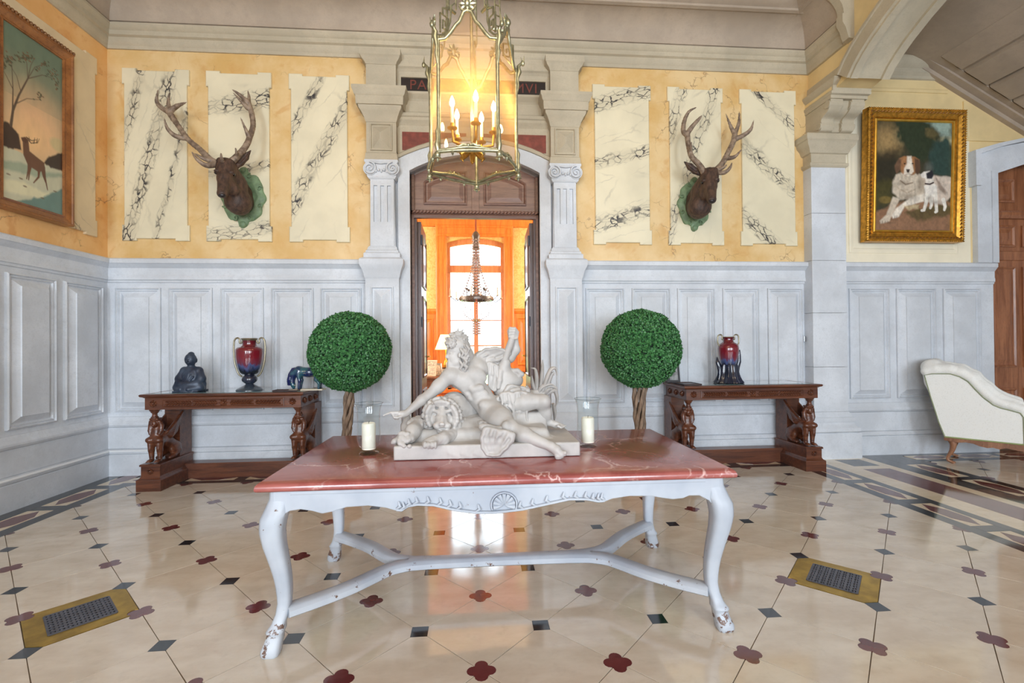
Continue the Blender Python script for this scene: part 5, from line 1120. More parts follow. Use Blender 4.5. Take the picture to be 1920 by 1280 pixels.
folds([(1100, 690), (1110, 770), (1190, 870), (1250, 930)], [(1300, 680), (1310, 760), (1290, 850), (1310, 930)], 8, 26, 2.70, 2.72)
folds([(1070, 720), (1075, 790), (1130, 850)], [(1240, 640), (1250, 720), (1300, 780)], 7, 24, 2.72, 2.74)
folds([(1160, 620), (1100, 700)], [(1320, 650), (1290, 740)], 6, 26, 2.78, 2.76)
d.ell(c4(1190, 760, 2.77), r4(120, 80, 100), .02)
folds([(940, 340), (1000, 420), (1030, 520), (1020, 620)], [(1120, 320), (1130, 380), (1110, 430), (1090, 470)], 7, 24, 2.82, 2.84, 6)
folds([(900, 350), (960, 312), (1040, 300)], [(960, 400), (1060, 372), (1160, 330)], 5, 26, 2.80, 2.82, 4)
folds([(985, 420), (1000, 520), (1000, 600)], [(1060, 450), (1060, 560), (1040, 640)], 4, 18, 2.79, 2.80, 4)
folds([(960, 985), (935, 1060), (950, 1130), (985, 1180)], [(1190, 1030), (1170, 1070), (1130, 1120), (1080, 1175)], 7, 26, 2.456, 2.436, 8)
folds([(930, 960), (960, 1010)], [(1160, 1000), (1170, 1050)], 6, 28, 2.54, 2.50)
folds([(840, 930), (880, 980), (860, 1020)], [(960, 940), (960, 1000), (950, 1040)], 4, 30, 2.70, 2.62)
d.obj('drapery', MARB, stt)
# staff and overturned urn held behind him
u_ = SDF((.05, 2.70, 1.0), (.40, 3.02, 1.48), .0042)
u_.cone(c4(1185, 215, 2.80), c4(1105, 440, 2.83), r4(30), r4(34), .0); u_.cone(c4(1130, 415, 2.83), c4(1110, 455, 2.83), r4(48), r4(52), .004)
u_.chain([c4(1120, 470, 2.84), c4(1130, 540, 2.86), c4(1130, 640, 2.86)], r4(60, 100, 110), .02); u_.ell(c4(1180, 560, 2.86), r4(110, 90, 80), .02)
u_.chain([c4(1160, 480, 2.84), c4(1235, 478, 2.83), c4(1272, 510, 2.83), c4(1240, 528, 2.83), c4(1160, 508, 2.84)], r4(22, 22, 22, 18, 14), .006)
u_.chain([c4(1090, 480, 2.80), c4(1080, 560, 2.79), c4(1070, 620, 2.79)], r4(22, 24, 20), .01)
u_.obj('urn_and_staff', MARB, stt)
# reeds at the right end
rd = [[(1390, 690), (1400, 600), (1398, 520), (1385, 465), (1350, 455)], [(1420, 690), (1440, 560), (1450, 450), (1452, 385)], [(1440, 690), (1480, 560), (1520, 470), (1560, 460), (1572, 520)], [(1450, 680), (1495, 590), (1535, 500), (1550, 520)], [(1430, 680), (1450, 640), (1510, 610), (1560, 625), (1575, 670)], [(1410, 680), (1440, 620), (1500, 595), (1545, 600)],
      [(1480, 690), (1520, 660), (1555, 650), (1575, 720), (1560, 800)], [(1400, 690), (1370, 600), (1360, 520)], [(1460, 690), (1500, 640), (1540, 640)], [(1540, 760), (1555, 840), (1548, 920)]]
rs = MB()
for q, P in enumerate(rd):
    pts = cr_spline([c4(x, y, 2.86 + .012 * math.sin(q * 2.1) - .0001 * (690 - y)) for x, y in P], 4); n = len(pts)
    leaf = MB().tube(pts, [max(.004, .026 * math.sin(PI * (.25 + .72 * i / (n - 1)))) for i in range(n)], 8, flat=.5); leaf.obj('reed_leaf', MARB, stt, smooth=60)
rb = SDF((.30, 2.68, .85), (.62, 3.02, 1.14), .005); rb.chain([c4(1420, 700, 2.88), c4(1440, 800, 2.90), c4(1420, 900, 2.88)], r4(70, 80, 100), .02); rb.chain([c4(1330, 700, 2.86), c4(1400, 690, 2.86)], r4(50, 60), .02)
for k in range(8): rb.chain([c4(1380 + k * 12, 660, 2.84), c4(1390 + k * 11, 740, 2.83)], r4(12, 16), .008)
rb.obj('reed_clump', MARB, stt)

# ------------------------------------------------------------------ SPHINX supports of the consoles
sp = SDF((-.13, -.08, -.02), (.13, .40, .56), .0045)
for s in (-1, 1):
    sp.chain([(s * .040, 0, .225), (s * .040, 0, .13), (s * .038, .004, .03)], [.036, .026, .020], .012); sp.ell((s * .038, -.018, .018), (.026, .038, .018), .008); sp.ell((s * .042, -.016, .245), (.040, .040, .034), .010)
    for q in range(3): sp.cone((s * .038 + (q - 1) * .015, -.04, .014), (s * .038 + (q - 1) * .016, -.056, .009), .009, .006, .003)
    sp.cone((s * .040, -.022, .15), (s * .040, -.02, .20), .016, .02, .01)
    for k in range(6):
        u = k / 5; sp.chain([(s * (.050 + .004 * k), .05 + .02 * u, .30 + .02 * u), (s * .075, .12 + .07 * u, .26 + .15 * u), (s * .070, .20 + .10 * u, .30 + .20 * u), (s * .060, .26 + .07 * (u), .36 + .17 * u)], [.016, .018, .016, .007], .003)
    sp.ell((s * .050, .215, .105), (.040, .075, .075), .02); sp.chain([(s * .055, .25, .07), (s * .06, .17, .03), (s * .06, .12, .018)], [.04, .026, .018], .012)
    sp.chain([(s * .038, -.005, .445), (s * .050, .01, .40), (s * .052, .0, .345), (s * .045, -.015, .31)], [.020, .022, .020, .010], .006)
sp.chain([(0, .02, .25), (0, .03, .33), (0, .012, .385)], [.062, .048, .026], .02); sp.ell((0, -.012, .425), (.032, .036, .043), .006); sp.ell((0, .014, .44), (.045, .04, .046), .010); sp.cone((0, -.047, .430), (0, -.053, .419), .006, .008, .003)
for s in (-1, 1): sp.ell((s * .013, -.045, .435), (.008, .005, .004), .002, cut=True)
sp.ell((0, -.045, .404), (.012, .006, .004), .003)
sp.box((0, .005, .474), (.040, .038, .010), .004, .006); sp.chain([(0, .05, .24), (0, .15, .19), (0, .24, .13)], [.07, .068, .075], .03)
sp.chain([(.0, .30, .10), (.02, .335, .16), (.02, .30, .215), (.02, .27, .20)], [.018, .016, .02, .016], .01)
for k in range(7):
    for s in (-1, 1): sp.ell((s * .052, .010 + .003 * math.sin(k), .335 + k * .017), (.014, .014, .008), .003)
SPM = sp.mesh('sphinx')
for cx, g in CONS.items():
    for s in (-1, 1):
        o = link('sphinx_support', SPM, WOOD, None); o.parent = g; o.matrix_parent_inverse = Matrix(); o.location = (cx + s * .69 - g.location.x, 4.80 + .075 - g.location.y, .262 - g.location.z); o.scale = (s, 1, .905)

# ------------------------------------------------------------------ small figures on the left console
def c5(x, y, Y): return at(250 + x / 4.13, 620 + y / 4.13, Y)
t = NT('dark_blue_bronze'); a = t.noise(9, 5); k = t.mix(t.step(a, .35, .7), lin(36, 44, 62), lin(66, 78, 96)); BRON = t.fin(k, .42, .15)
YB = 5.06; kb = YB / 869.5 / 4.13
bx, _, bz = c5(452, 470, YB)
bu = SDF((bx - .20, YB - .16, CZ - .003), (bx + .20, YB + .14, CZ + .46), .0042)
def bl(x, y, d): p = c5(x, y, YB); return (p[0], YB + d, p[2])
def rb_(*r): return [q * kb for q in r]
bu.ell(bl(448, 222, -.01), rb_(38, 38, 46), .01); bu.ell(bl(448, 182, 0), rb_(21, 22, 19), .006); bu.cone(bl(448, 250, 0), bl(448, 290, 0), kb * 20, kb * 26, .012)
bu.ell(bl(452, 370, .0), rb_(68, 52, 88), .02); bu.cone(bl(400, 306, 0), bl(502, 306, 0), kb * 28, kb * 28, .02)
for s in (-1, 1):
    bu.chain([bl(452 + s * 58, 312, 0), bl(452 + s * 82, 370, -.02), bl(452 + s * 70, 405, -.06), bl(452 + s * 18, 412, -.10)], rb_(27, 30, 26, 15), .015)
    bu.chain([bl(452 + s * 40, 440, -.01), bl(452 + s * 82, 436, -.05), bl(452 + s * 30, 446, -.11)], rb_(40, 30, 24), .02)
    bu.ell(bl(448 + s * 38, 228, .004), rb_(6, 10, 18), .003); bu.ell(bl(448 + s * 14, 218, -.062), rb_(9, 4, 3), .002, cut=True)
    bu.chain([bl(452 + s * 88, 380, 0), bl(452 + s * 92, 410, -.01), bl(452 + s * 84, 450, -.01)], rb_(16, 20, 26), .012)
bu.cone(bl(448, 222, -.062), bl(448, 236, -.070), kb * 5, kb * 7, .004); bu.ell(bl(448, 250, -.060), rb_(12, 4, 4), .003)
bu.ell(bl(455, 452, -.02), rb_(90, 78, 26), .015); bu.cone(bl(452, 462, -.02), bl(452, 470, -.02), kb * 88, kb * 92, .0)
for k in range(6): bu.chain([bl(410 + k * 16, 330 + abs(k - 3) * 12, -.065), bl(425 + k * 8, 390, -.085)], rb_(5, 4), .008)
rng = np.random.RandomState(5)
for k in range(60):
    z = .1 + .9 * rng.rand(); ph = 2 * PI * rng.rand(); rr = math.sqrt(1 - z * z)
    if math.sin(ph) * rr < -.62 and z < .5: continue
    bu.ell(bl(448 + 36 * rr * math.cos(ph), 220 - 42 * z, -.01 + .05 * rr * math.sin(ph)), rb_(5, 5, 5), .002)
bu.box((bx, YB - .02, CZ + .006), (.125, .10, .007), .004, .004)
bg_ = thing('seated_figurine', 'dark blue-grey seated meditating figurine with hands in lap on left console', 'figurine', (bx, YB, CZ))
bu.obj('figure', BRON, bg_)
hx, _, _ = c5(1340, 440, 5.0); YH = 4.98
ho = SDF((hx - .22, YH - .09, CZ - .003), (hx + .24, YH + .09, CZ + .29), .004)
def hl(x, z, d=0): return (hx + x, YH + d, CZ + z)
ho.chain([hl(-.06, .195), hl(.03, .185), hl(.12, .195)], [.052, .048, .054], .02); ho.chain([hl(-.07, .205), hl(-.12, .17), hl(-.135, .10)], [.045, .036, .026], .015)
ho.chain([hl(-.135, .09), hl(-.125, .05), hl(-.12, .025)], [.026, .022, .015], .01)
for s in (-1, 1):
    ho.chain([hl(-.065, .17, s * .025), hl(-.05, .10, s * .03), hl(-.06, .02, s * .03)], [.028, .016, .012], .012); ho.chain([hl(.13, .18, s * .025), hl(.115, .11, s * .03), hl(.145, .07, s * .03), hl(.14, .02, s * .03)], [.036, .020, .013, .012], .012)
    ho.chain([hl(-.145, .10, s * .018), hl(-.155, .125, s * .022)], [.010, .004], .004)
ho.chain([hl(.165, .20), hl(.19, .14), hl(.18, .06)], [.02, .022, .008], .01)
hg = thing('horse_figurine', 'blue and teal glazed grazing horse figurine at the right end of left console', 'figurine', (hx, YH, CZ))
t = NT('teal_glaze'); a = t.noise(12, 4); k = t.mix(t.step(a, .35, .65), lin(24, 40, 84), lin(48, 96, 104)); k = t.mix(t.step(t.noise(22, 2), .66, .70), k, lin(214, 206, 170)); TEAL = t.fin(k, .15, coat=.5)
ho.obj('body', TEAL, hg)
mn = MB()
for k in range(7): mn.tube([hl(-.075 - .010 * k, .235 - .016 * k), hl(-.125 - .006 * k, .215 - .02 * k, .01 * math.sin(k)), hl(-.165 - .001 * k, .16 - .018 * k, .012 * math.cos(k)), hl(-.17, .10 - .008 * k)], [.010, .022, .020, .005], 6)
mn.obj('mane', m_plain('navy_glaze', lin(28, 38, 92), .2, coat=.5), hg, smooth=60, kind='stuff')
MB().box((hx - .15, YH - .06, CZ), (hx + .19, YH + .06, CZ + .012)).obj('base_plate', CREAM, hg, bevel=.003)

# ------------------------------------------------------------------ STAG HEADS
t = NT('deer_coat'); a = t.noise(30, 4, .6, stretch=(1, 1, .4)); k = t.mix(t.step(a, .3, .7), lin(52, 38, 33), lin(92, 68, 54)); t.bump(t.noise(80, 3, stretch=(1, 1, .3)), .35, .006); COAT = t.fin(k, .6)
t = NT('antler_bone'); a = t.noise(20, 5, .6); k = t.mix(t.step(a, .3, .7), lin(92, 74, 62), lin(158, 138, 118)); t.bump(a, .3, .006); HORN = t.fin(k, .55)
GREEN = m_plain('green_patina', lin(116, 140, 106), .55, var=.25, scale=14, bump=.2); EYEM = m_plain('black_glass_eye', lin(14, 10, 8), .08, coat=.8); NOSE = m_plain('dark_nose', lin(36, 30, 32), .35)
def stag(ox, oy, sc, poll, nose, jaw, chest, eyes, ear_a, ear_b, ear2, shield, A, label):
    def q(x, y, Y): return at(ox + x / sc, oy + y / sc, Y)
    u = 5.0 / 869.5 / sc; X0 = q(shield[0], shield[1], 5.30)
    g = thing('stag_head', label, 'trophy', X0, 'mounted stag heads')
    P, N = np.array(q(*poll)), np.array(q(*nose)); ctr = (P + N) / 2
    s = SDF(np.minimum(np.minimum(P, N), q(*chest)) - [.30, .16, .22], np.maximum(np.maximum(P, N), [X0[0], 5.34, P[2]]) + [.26, .02, .24], .006)
    ax = N - P; L = np.linalg.norm(ax); ax /= L; side = np.cross(ax, [0, 0, 1.0]); side /= np.linalg.norm(side); up = np.cross(side, ax)
    s.cone(P + ax * .02, P + ax * L * .45, .088, .070, .02); s.cone(P + ax * L * .45, P + ax * L * .92, .066, .047, .02); s.ell(N - ax * .012, (.046, .046, .042), .015)
    jv = np.array(q(*jaw)); s.chain([P + ax * .12 - up * .05, jv, P + ax * L * .80 - up * .03], [.070, .058, .036], .03)
    c = np.array(q(*chest)); wall = np.array([X0[0], 5.32, c[2] + .06])
    s.chain([P - up * .02 + ax * .05, (P + c) / 2 + [0, .05, .02], c, c + [0, .04, -.02]], [.085, .105, .115, .10], .05); s.cone(c, wall, .115, .125, .03); s.cone(P, (wall + [0, 0, .10]), .08, .11, .04)
    for sg in (-1, 1):
        e = P + ax * L * .30 + side * sg * .066 + up * .022; s.ell(e + up * .014, (.03, .03, .018), .012); s.ell(N + side * sg * .022 + up * .012 + ax * .02, (.009, .009, .009), .003, cut=True)
        s.ell(P + side * sg * .05 + up * .055 - ax * .01, (.034, .034, .034), .015)
    for ea, eb in ((ear_a, ear_b), ear2):
        a_, b_ = np.array(q(*ea)), np.array(q(*eb)); d_ = b_ - a_; s.chain([a_, a_ + d_ * .25, a_ + d_ * .6, b_], [.022, .036, .036, .007], .01); nn_ = np.array([0, -1, 0.]); s.chain([a_ + d_ * .25 + nn_ * .032, a_ + d_ * .6 + nn_ * .030, b_ + nn_ * .012], [.022, .022, .004], .006, cut=True)
    s.warp(lambda X, Y, Z: .0016 * hsh(X, Y, Z, 120))
    hd = s.obj('head', COAT, g)
    for sg in (-1, 1): MB().ball(P + ax * L * .31 + side * sg * .078 + up * .020, .0195, 12, 8).obj('eye', EYEM, hd, smooth=80)
    MB().ball(N + ax * .012 + up * .006, (.036, .030, .024), 14, 8).obj('nose_pad', NOSE, hd, smooth=80)
    for side_ in A:
        allp = [q(*p) for ch_ in side_ for p in ch_[0]]; s2 = SDF(np.min(allp, 0) - .05, np.max(allp, 0) + .05, .0065)
        for ch_, rad in side_: s2.chain(cr_spline([q(*p) for p in ch_], 4), [float(x) for x in np.interp(np.linspace(0, 1, 4 * (len(ch_) - 1) + 1), np.linspace(0, 1, len(rad)), np.array(rad))], .012)
        s2.warp(lambda X, Y, Z: .0015 * hsh(X, Y, Z, 70)); s2.obj('antler', HORN, g)
    # carved shield
    cx_, cz_, a_, b_ = X0[0], X0[2], shield[2] * u, shield[3] * u; V = []
    fr_ = Fr((cx_, 5.385, cz_), (1, 0, 0), (0, 0, 1), (0, -1, 0))
    poly = []
    for k in range(72):
        th = 2 * PI * k / 72; m_ = 1 + .045 * math.cos(8 * th) + .03 * math.cos(12 * th + .8) + (.10 if abs(math.sin(th)) > .97 else 0); poly.append((a_ * m_ * math.cos(th), b_ * m_ * math.sin(th)))
    MB().loops([[fr_.p(x * f, y * f, n) for x, y in poly] for f, n in ((1, 0), (1.0, .018), (.95, .030), (.80, .034), (.72, .046), (.66, .046), (.60, .036), (.3, .036))]).obj('shield', GREEN, g, smooth=50)
    for k in range(8):
        th = R_(22.5 + 45 * k); cxx, czz = a_ * .86 * math.cos(th), b_ * .86 * math.sin(th); pts = [fr_.p(cxx + .030 * (1 - t_) * math.cos(th + t_ * 8), czz + .030 * (1 - t_) * math.sin(th + t_ * 8), .040) for t_ in [i / 16 for i in range(16)]]
        MB().tube(pts, [.009 - .0003 * i for i in range(16)], 6).obj('shield_scroll', GREEN, g, smooth=60)
    for sg in (-1, 1): MB().lathe([(.0, 0), (.03, .004), (.036, .016), (.028, .030), (0, .034)], (0, 0, 0), 12).obj('shield_boss', GREEN, g, smooth=60).matrix_local = Matrix.Translation(Vector(fr_.p(0, sg * b_ * 1.02, .012)) - Vector(X0)) @ Matrix.Rotation(PI / 2, 4, 'X')
    return g
big, mid, tip = .032, .022, .004
stag(280, 150, 4.414, (640, 715, 5.02), (603, 950, 4.82), (690, 905, 4.98), (735, 1010, 5.12), None, (725, 715, 5.06), (838, 585, 5.08), ((655, 735, 5.14), (660, 712, 5.28)), (752, 955, 178, 225),
     [[([(575, 700, 5.0), (500, 655, 5.0), (420, 575, 5.02), (320, 490, 5.05), (240, 380, 5.09), (165, 268, 5.14)], [.034, .030, .027, .025, .024, .030]), ([(165, 268, 5.14), (95, 225, 5.15), (60, 170, 5.14), (76, 70, 5.10)], [.026, .020, .015, .003]), ([(165, 262, 5.14), (158, 180, 5.16), (168, 95, 5.15)], [.024, .014, .003]), ([(165, 262, 5.14), (230, 215, 5.12), (308, 184, 5.08)], [.026, .020, .004]),
       ([(300, 482, 5.05), (215, 462, 5.02), (150, 400, 4.99), (120, 310, 4.97)], [.024, .021, .014, .003]), ([(555, 700, 4.99), (470, 705, 4.92), (395, 655, 4.88), (348, 588, 4.87)], [.028, .022, .015, .003]), ([(520, 672, 4.99), (440, 645, 4.95), (372, 605, 4.93)], [.024, .018, .003])],
      [([(665, 690, 5.0), (735, 625, 5.02), (800, 545, 5.06), (832, 470, 5.10), (858, 380, 5.14), (850, 290, 5.16), (825, 205, 5.16), (800, 165, 5.14)], [.034, .030, .027, .025, .024, .025, .024, .024]), ([(812, 185, 5.15), (750, 125, 5.12), (680, 75, 5.08)], [.024, .016, .003]), ([(815, 235, 5.15), (760, 175, 5.10), (688, 100, 5.05)], [.022, .014, .003]), ([(820, 195, 5.16), (825, 140, 5.17), (815, 85, 5.17)], [.020, .012, .003]),
       ([(828, 478, 5.10), (798, 410, 5.06), (752, 305, 5.02)], [.022, .014, .003]), ([(615, 700, 4.98), (600, 655, 4.90), (592, 600, 4.87)], [.024, .014, .003]), ([(735, 630, 5.0), (722, 600, 4.95), (713, 562, 4.93)], [.018, .010, .003])]],
     'stag head on green shield in the left bay, antlers reaching far left')
stag(1240, 180, 4.74, (425, 705, 5.02), (448, 930, 4.82), (385, 880, 4.99), (338, 985, 5.12), None, (330, 690, 5.06), (205, 585, 5.08), ((430, 730, 5.14), (425, 705, 5.28)), (318, 945, 165, 232),
     [[([(385, 690, 5.0), (335, 610, 5.02), (268, 535, 5.05), (240, 430, 5.09), (232, 345, 5.12)], [.034, .029, .026, .025, .028]), ([(225, 345, 5.12), (195, 310, 5.14), (205, 220, 5.15), (245, 140, 5.13), (315, 98, 5.10)], [.024, .024, .021, .014, .003]), ([(235, 330, 5.12), (275, 270, 5.10), (325, 215, 5.08), (362, 172, 5.05)], [.025, .022, .017, .003]), ([(255, 500, 5.06), (262, 450, 5.0), (268, 405, 4.97)], [.018, .010, .003])],
      [([(465, 680, 5.0), (540, 600, 5.02), (600, 490, 5.06), (640, 405, 5.10), (655, 335, 5.12)], [.034, .029, .027, .027, .026]), ([(650, 335, 5.12), (615, 265, 5.13), (572, 155, 5.10)], [.022, .016, .003]), ([(655, 335, 5.12), (688, 240, 5.13), (692, 135, 5.12)], [.022, .017, .003]), ([(655, 385, 5.10), (735, 345, 5.08), (795, 295, 5.05), (822, 212, 5.02)], [.025, .022, .016, .003]),
       ([(575, 555, 5.05), (650, 540, 5.0), (720, 468, 4.97)], [.023, .017, .003]), ([(485, 678, 4.99), (560, 680, 4.93), (608, 640, 4.9), (630, 588, 4.89)], [.025, .019, .013, .003]), ([(495, 660, 5.0), (545, 640, 4.96), (585, 610, 4.94)], [.02, .014, .003])]],
     'stag head on green shield in the right bay, turned to the right')

# ------------------------------------------------------------------ upholstery of the armchair
ph = SDF((5.0, 4.30, .28), (6.32, 5.48, 1.26), .0085)
ROLL = [(-.16, 1.045), (-.08, 1.07), (.04, 1.07), (.13, 1.04), (.20, .985), (.26, .90), (.32, .82), (.39, .745), (.45, .715), (.52, .695), (.585, .665), (.61, .61), (.612, .45), (.610, .34)]
def rollr(i): return [.058, .062, .060, .056, .052, .050, .048, .046, .046, .046, .046, .042, .036, .034][i]
for l in (.045, CW - .045): ph.chain([cp(s, l, z) for s, z in ROLL], [rollr(i) for i in range(len(ROLL))], .02)
for k in range(7):
    l = .115 + (CW - .23) * k / 6; ph.chain([cp(-.135, l, 1.09), cp(-.10, l, .92), cp(-.02, l, .62), cp(.05, l, .45)], [.088, .085, .08, .07], .035); ph.cone(cp(-.10, l, 1.09), cp(-.02, l, 1.06), .09, .06, .03)
for l in (.10, CW - .10): ph.chain([cp(0, l, 1.09), cp(.12, l, 1.06), cp(.22, l, .99), cp(.32, l, .87), cp(.42, l, .77), cp(.56, l, .72)], [.06, .06, .062, .06, .055, .05], .03)
ph.box(cp(.42, CW / 2, .40), (.42, .235, .085), .03, .06, (0, 0, math.atan2(CF[1], CF[0])))
ph.box(cp(.46, CW / 2, .50), (.38, .20, .05), .02, .045, (0, 0, math.atan2(CF[1], CF[0])))
for s, l, z in ((.22, .13, 1.05), (.38, .13, .83), (.50, .13, .77), (.0, .28, .95), (.02, .16, .80), (.02, .40, .80)): ph.ell(cp(s, l, z), .03, .02, cut=True)
ph.obj('upholstery', FABR, ca_)
# ------------------------------------------------------------------ PAINTINGS (flat print painted on a fine grid of the canvas)
def field(W, H, n, seed, o=3):
    rng = np.random.RandomState(seed); out = np.zeros((H, W)); amp = 1; tot = 0
    for k in range(o):
        m = n * 2 ** k; g = rng.rand(m + 2, m + 2); y = np.linspace(0, m, H); x = np.linspace(0, m, W); yi = np.minimum(y.astype(int), m - 1); xi = np.minimum(x.astype(int), m - 1)
        fy = (y - yi)[:, None]; fx = (x - xi)[None]; fy = fy * fy * (3 - 2 * fy); fx = fx * fx * (3 - 2 * fx)
        out += amp * (g[yi][:, xi] * (1 - fy) * (1 - fx) + g[yi + 1][:, xi] * fy * (1 - fx) + g[yi][:, xi + 1] * (1 - fy) * fx + g[yi + 1][:, xi + 1] * fy * fx); tot += amp; amp *= .5
    return out / tot
class Paint:
    def __init__(s, W, H): s.W, s.H = W, H; s.U, s.V = np.meshgrid((np.arange(W) + .5) / W, (np.arange(H) + .5) / H); s.A = np.zeros((H, W, 3)); s.asp = H / W
    def mix(s, m, c): s.A = s.A * (1 - m[..., None]) + np.array(lin(*c)[:3]) * m[..., None]
    def poly(s, P, c, soft=.006, wob=0, seed=1, a=1.0):
        U, V = s.U, s.V * s.asp
        if wob: U = U + wob * (field(s.W, s.H, 14, seed) - .5); V = V + wob * (field(s.W, s.H, 14, seed + 9) - .5)
        ins = np.zeros(U.shape, bool); D = np.full(U.shape, 9.0); n = len(P)
        for i in range(n):
            (x0, y0), (x1, y1) = P[i], P[(i + 1) % n]; y0 *= s.asp; y1 *= s.asp
            ins ^= ((y0 > V) != (y1 > V)) & (U < (x1 - x0) * (V - y0) / (y1 - y0 + 1e-12) + x0)
            t = np.clip(((U - x0) * (x1 - x0) + (V - y0) * (y1 - y0)) / ((x1 - x0) ** 2 + (y1 - y0) ** 2 + 1e-12), 0, 1); D = np.minimum(D, np.hypot(U - x0 - t * (x1 - x0), V - y0 - t * (y1 - y0)))
        s.mix(a * np.clip(.5 + np.where(ins, D, -D) / (2 * soft), 0, 1), c)
    def line(s, P, w_, c, a=1.0, soft=.004):
        w_ = w_ if isinstance(w_, (list, tuple)) else (w_, w_); n = len(P) - 1; M = np.zeros(s.U.shape)
        for i in range(n):
            (x0, y0), (x1, y1) = P[i], P[i + 1]; y0 *= s.asp; y1 *= s.asp; V = s.V * s.asp
            t = np.clip(((s.U - x0) * (x1 - x0) + (V - y0) * (y1 - y0)) / ((x1 - x0) ** 2 + (y1 - y0) ** 2 + 1e-12), 0, 1); r = w_[0] + (w_[1] - w_[0]) * (i + t) / n
            M = np.maximum(M, np.clip(.5 + (r - np.hypot(s.U - x0 - t * (x1 - x0), V - y0 - t * (y1 - y0))) / (2 * soft), 0, 1))
        s.mix(a * M, c)
    def blob(s, x, y, rx, ry, c, a=1.0, soft=.35): s.mix(a * np.clip((1 - np.hypot((s.U - x) / rx, (s.V - y) / ry)) / soft, 0, 1), c)
    def canvas(s, name, fr, w_, h_, parent, n=.0):
        W, H = s.W, s.H; V = [fr.p((i / W - .5) * w_, (.5 - j / H) * h_, n) for j in range(H + 1) for i in range(W + 1)]
        me = bpy.data.meshes.new(name); me.from_pydata(V, [], [(j * (W + 1) + i, (j + 1) * (W + 1) + i, (j + 1) * (W + 1) + i + 1, j * (W + 1) + i + 1) for j in range(H) for i in range(W)])
        ca = me.color_attributes.new('paint', 'FLOAT_COLOR', 'POINT'); B = np.ones((H + 1, W + 1, 4)); B[:-1, :-1, :3] = s.A; B[-1, :-1, :3] = s.A[-1]; B[:, -1] = B[:, -2]; ca.data.foreach_set('color', np.clip(B, 0, 1).astype(np.float32).ravel())
        t = NT(name + '_paint'); at_ = t.n('VertexColor'); at_.layer_name = 'paint'; t.bump(t.noise(70, 3), .08, .002); return link(name, me, t.fin(at_.outputs[0], .38), parent)
def frame_mb(fr, w_, h_, prof):
    """picture frame swept round: prof of (outset, n)"""
    L = []
    for o, n in prof: L.append([fr.p(-w_ / 2 - o, -h_ / 2 - o, n), fr.p(w_ / 2 + o, -h_ / 2 - o, n), fr.p(w_ / 2 + o, h_ / 2 + o, n), fr.p(-w_ / 2 - o, h_ / 2 + o, n)])
    return MB().loops(L, False, False)
# stag in snow, left wall
y0, y1, z0, z1 = 4.197, 4.782, 2.672, 4.192
FRL = Fr((XL, (y0 + y1) / 2, (z0 + z1) / 2), (0, 1, 0), (0, 0, 1), (1, 0, 0)); PWD, PHT = y1 - y0, z1 - z0
pl_ = thing('framed_painting', 'tall winter painting of a stag in brown wooden frame on the left wall', 'painting', (XL + .05, 4.49, 3.43))
p = Paint(130, 300)
def uvl(x, y):
    u = (x - 25) / 320; t_, b_ = 95 + 215 * u, 1035 + 95 * u; return (u, (y - t_) / (b_ - t_))
UL = [uvl(x, y) for x, y in ((0, 0),)]
p.A[:] = lin(112, 132, 112)[:3]; g = np.clip(p.V / .55, 0, 1)
p.mix(np.clip((p.V - .12) / .45, 0, 1), (196, 176, 140)); p.blob(.55, .52, .75, .30, (244, 196, 150), .95, .8); p.blob(.45, .60, .5, .16, (250, 206, 150), .8, .8)
p.mix(.35 * field(130, 300, 6, 3) * (p.V < .4), (84, 112, 104))
def L_(*P): return [uvl(x, y) for x, y in P]
p.poly(L_((20, 755), (120, 800), (250, 860), (350, 900), (350, 1140), (20, 1040)), (206, 206, 180), .01, .02)
p.poly(L_((20, 840), (120, 850), (260, 900), (350, 910), (350, 930), (200, 925), (20, 880)), (150, 168, 146), .02, .04, 5, .8)
p.poly(L_((20, 940), (130, 950), (240, 1010), (350, 1000), (350, 1020), (230, 1040), (20, 1000)), (228, 224, 190), .02, .03, 6)
p.poly(L_((230, 1030), (350, 985), (350, 1140), (200, 1090), (90, 1055)), (110, 142, 136), .015, .04, 7)
p.poly(L_((20, 640), (60, 650), (110, 700), (125, 790), (60, 775), (20, 765)), (66, 48, 42), .012, .06, 4); p.poly(L_((240, 850), (270, 815), (350, 800), (350, 895), (290, 878)), (62, 48, 42), .012, .05, 8); p.blob(*uvl(320, 760), .18, .05, (196, 190, 140), .6)
TR = (92, 74, 62)
p.line(L_((72, 660), (82, 580), (110, 500), (155, 410)), [.022, .010], TR); p.line(L_((80, 590), (82, 470), (76, 330)), [.012, .004], TR)
for P in (((120, 480), (100, 400), (60, 330)), ((155, 410), (150, 330), (130, 280)), ((155, 410), (190, 350), (250, 330)), ((155, 410), (230, 390), (300, 410)), ((95, 545), (150, 515), (215, 520)), ((155, 410), (170, 340), (190, 300)), ((82, 470), (50, 400), (40, 380))): p.line(L_(*P), [.007, .003], TR, .9)
rng = np.random.RandomState(11)
for cx, cy, n, sx_, sy_ in ((60, 320, 30, 32, 34), (120, 300, 30, 34, 26), (165, 300, 20, 26, 22), (245, 330, 16, 26, 14), (290, 390, 26, 34, 30), (310, 440, 14, 12, 36), (220, 500, 16, 26, 22), (40, 350, 16, 16, 20), (205, 360, 8, 14, 10)):
    for k in range(n):
        x, y = cx + rng.normal(0, .5) * sx_, cy + rng.normal(0, .5) * sy_; u, v = uvl(x, y); p.blob(u, v, .022, .006, ((88, 84, 62), (120, 84, 60), (70, 76, 60))[k % 3], .8, .5)
BR = (112, 76, 58)
p.poly(L_((128, 735), (140, 722), (158, 735), (163, 790), (200, 820), (240, 850), (245, 880), (215, 902), (180, 880), (155, 865), (132, 810)), BR, .008); p.poly(L_((120, 720), (142, 716), (158, 735), (146, 750), (126, 738)), (96, 62, 48), .006)
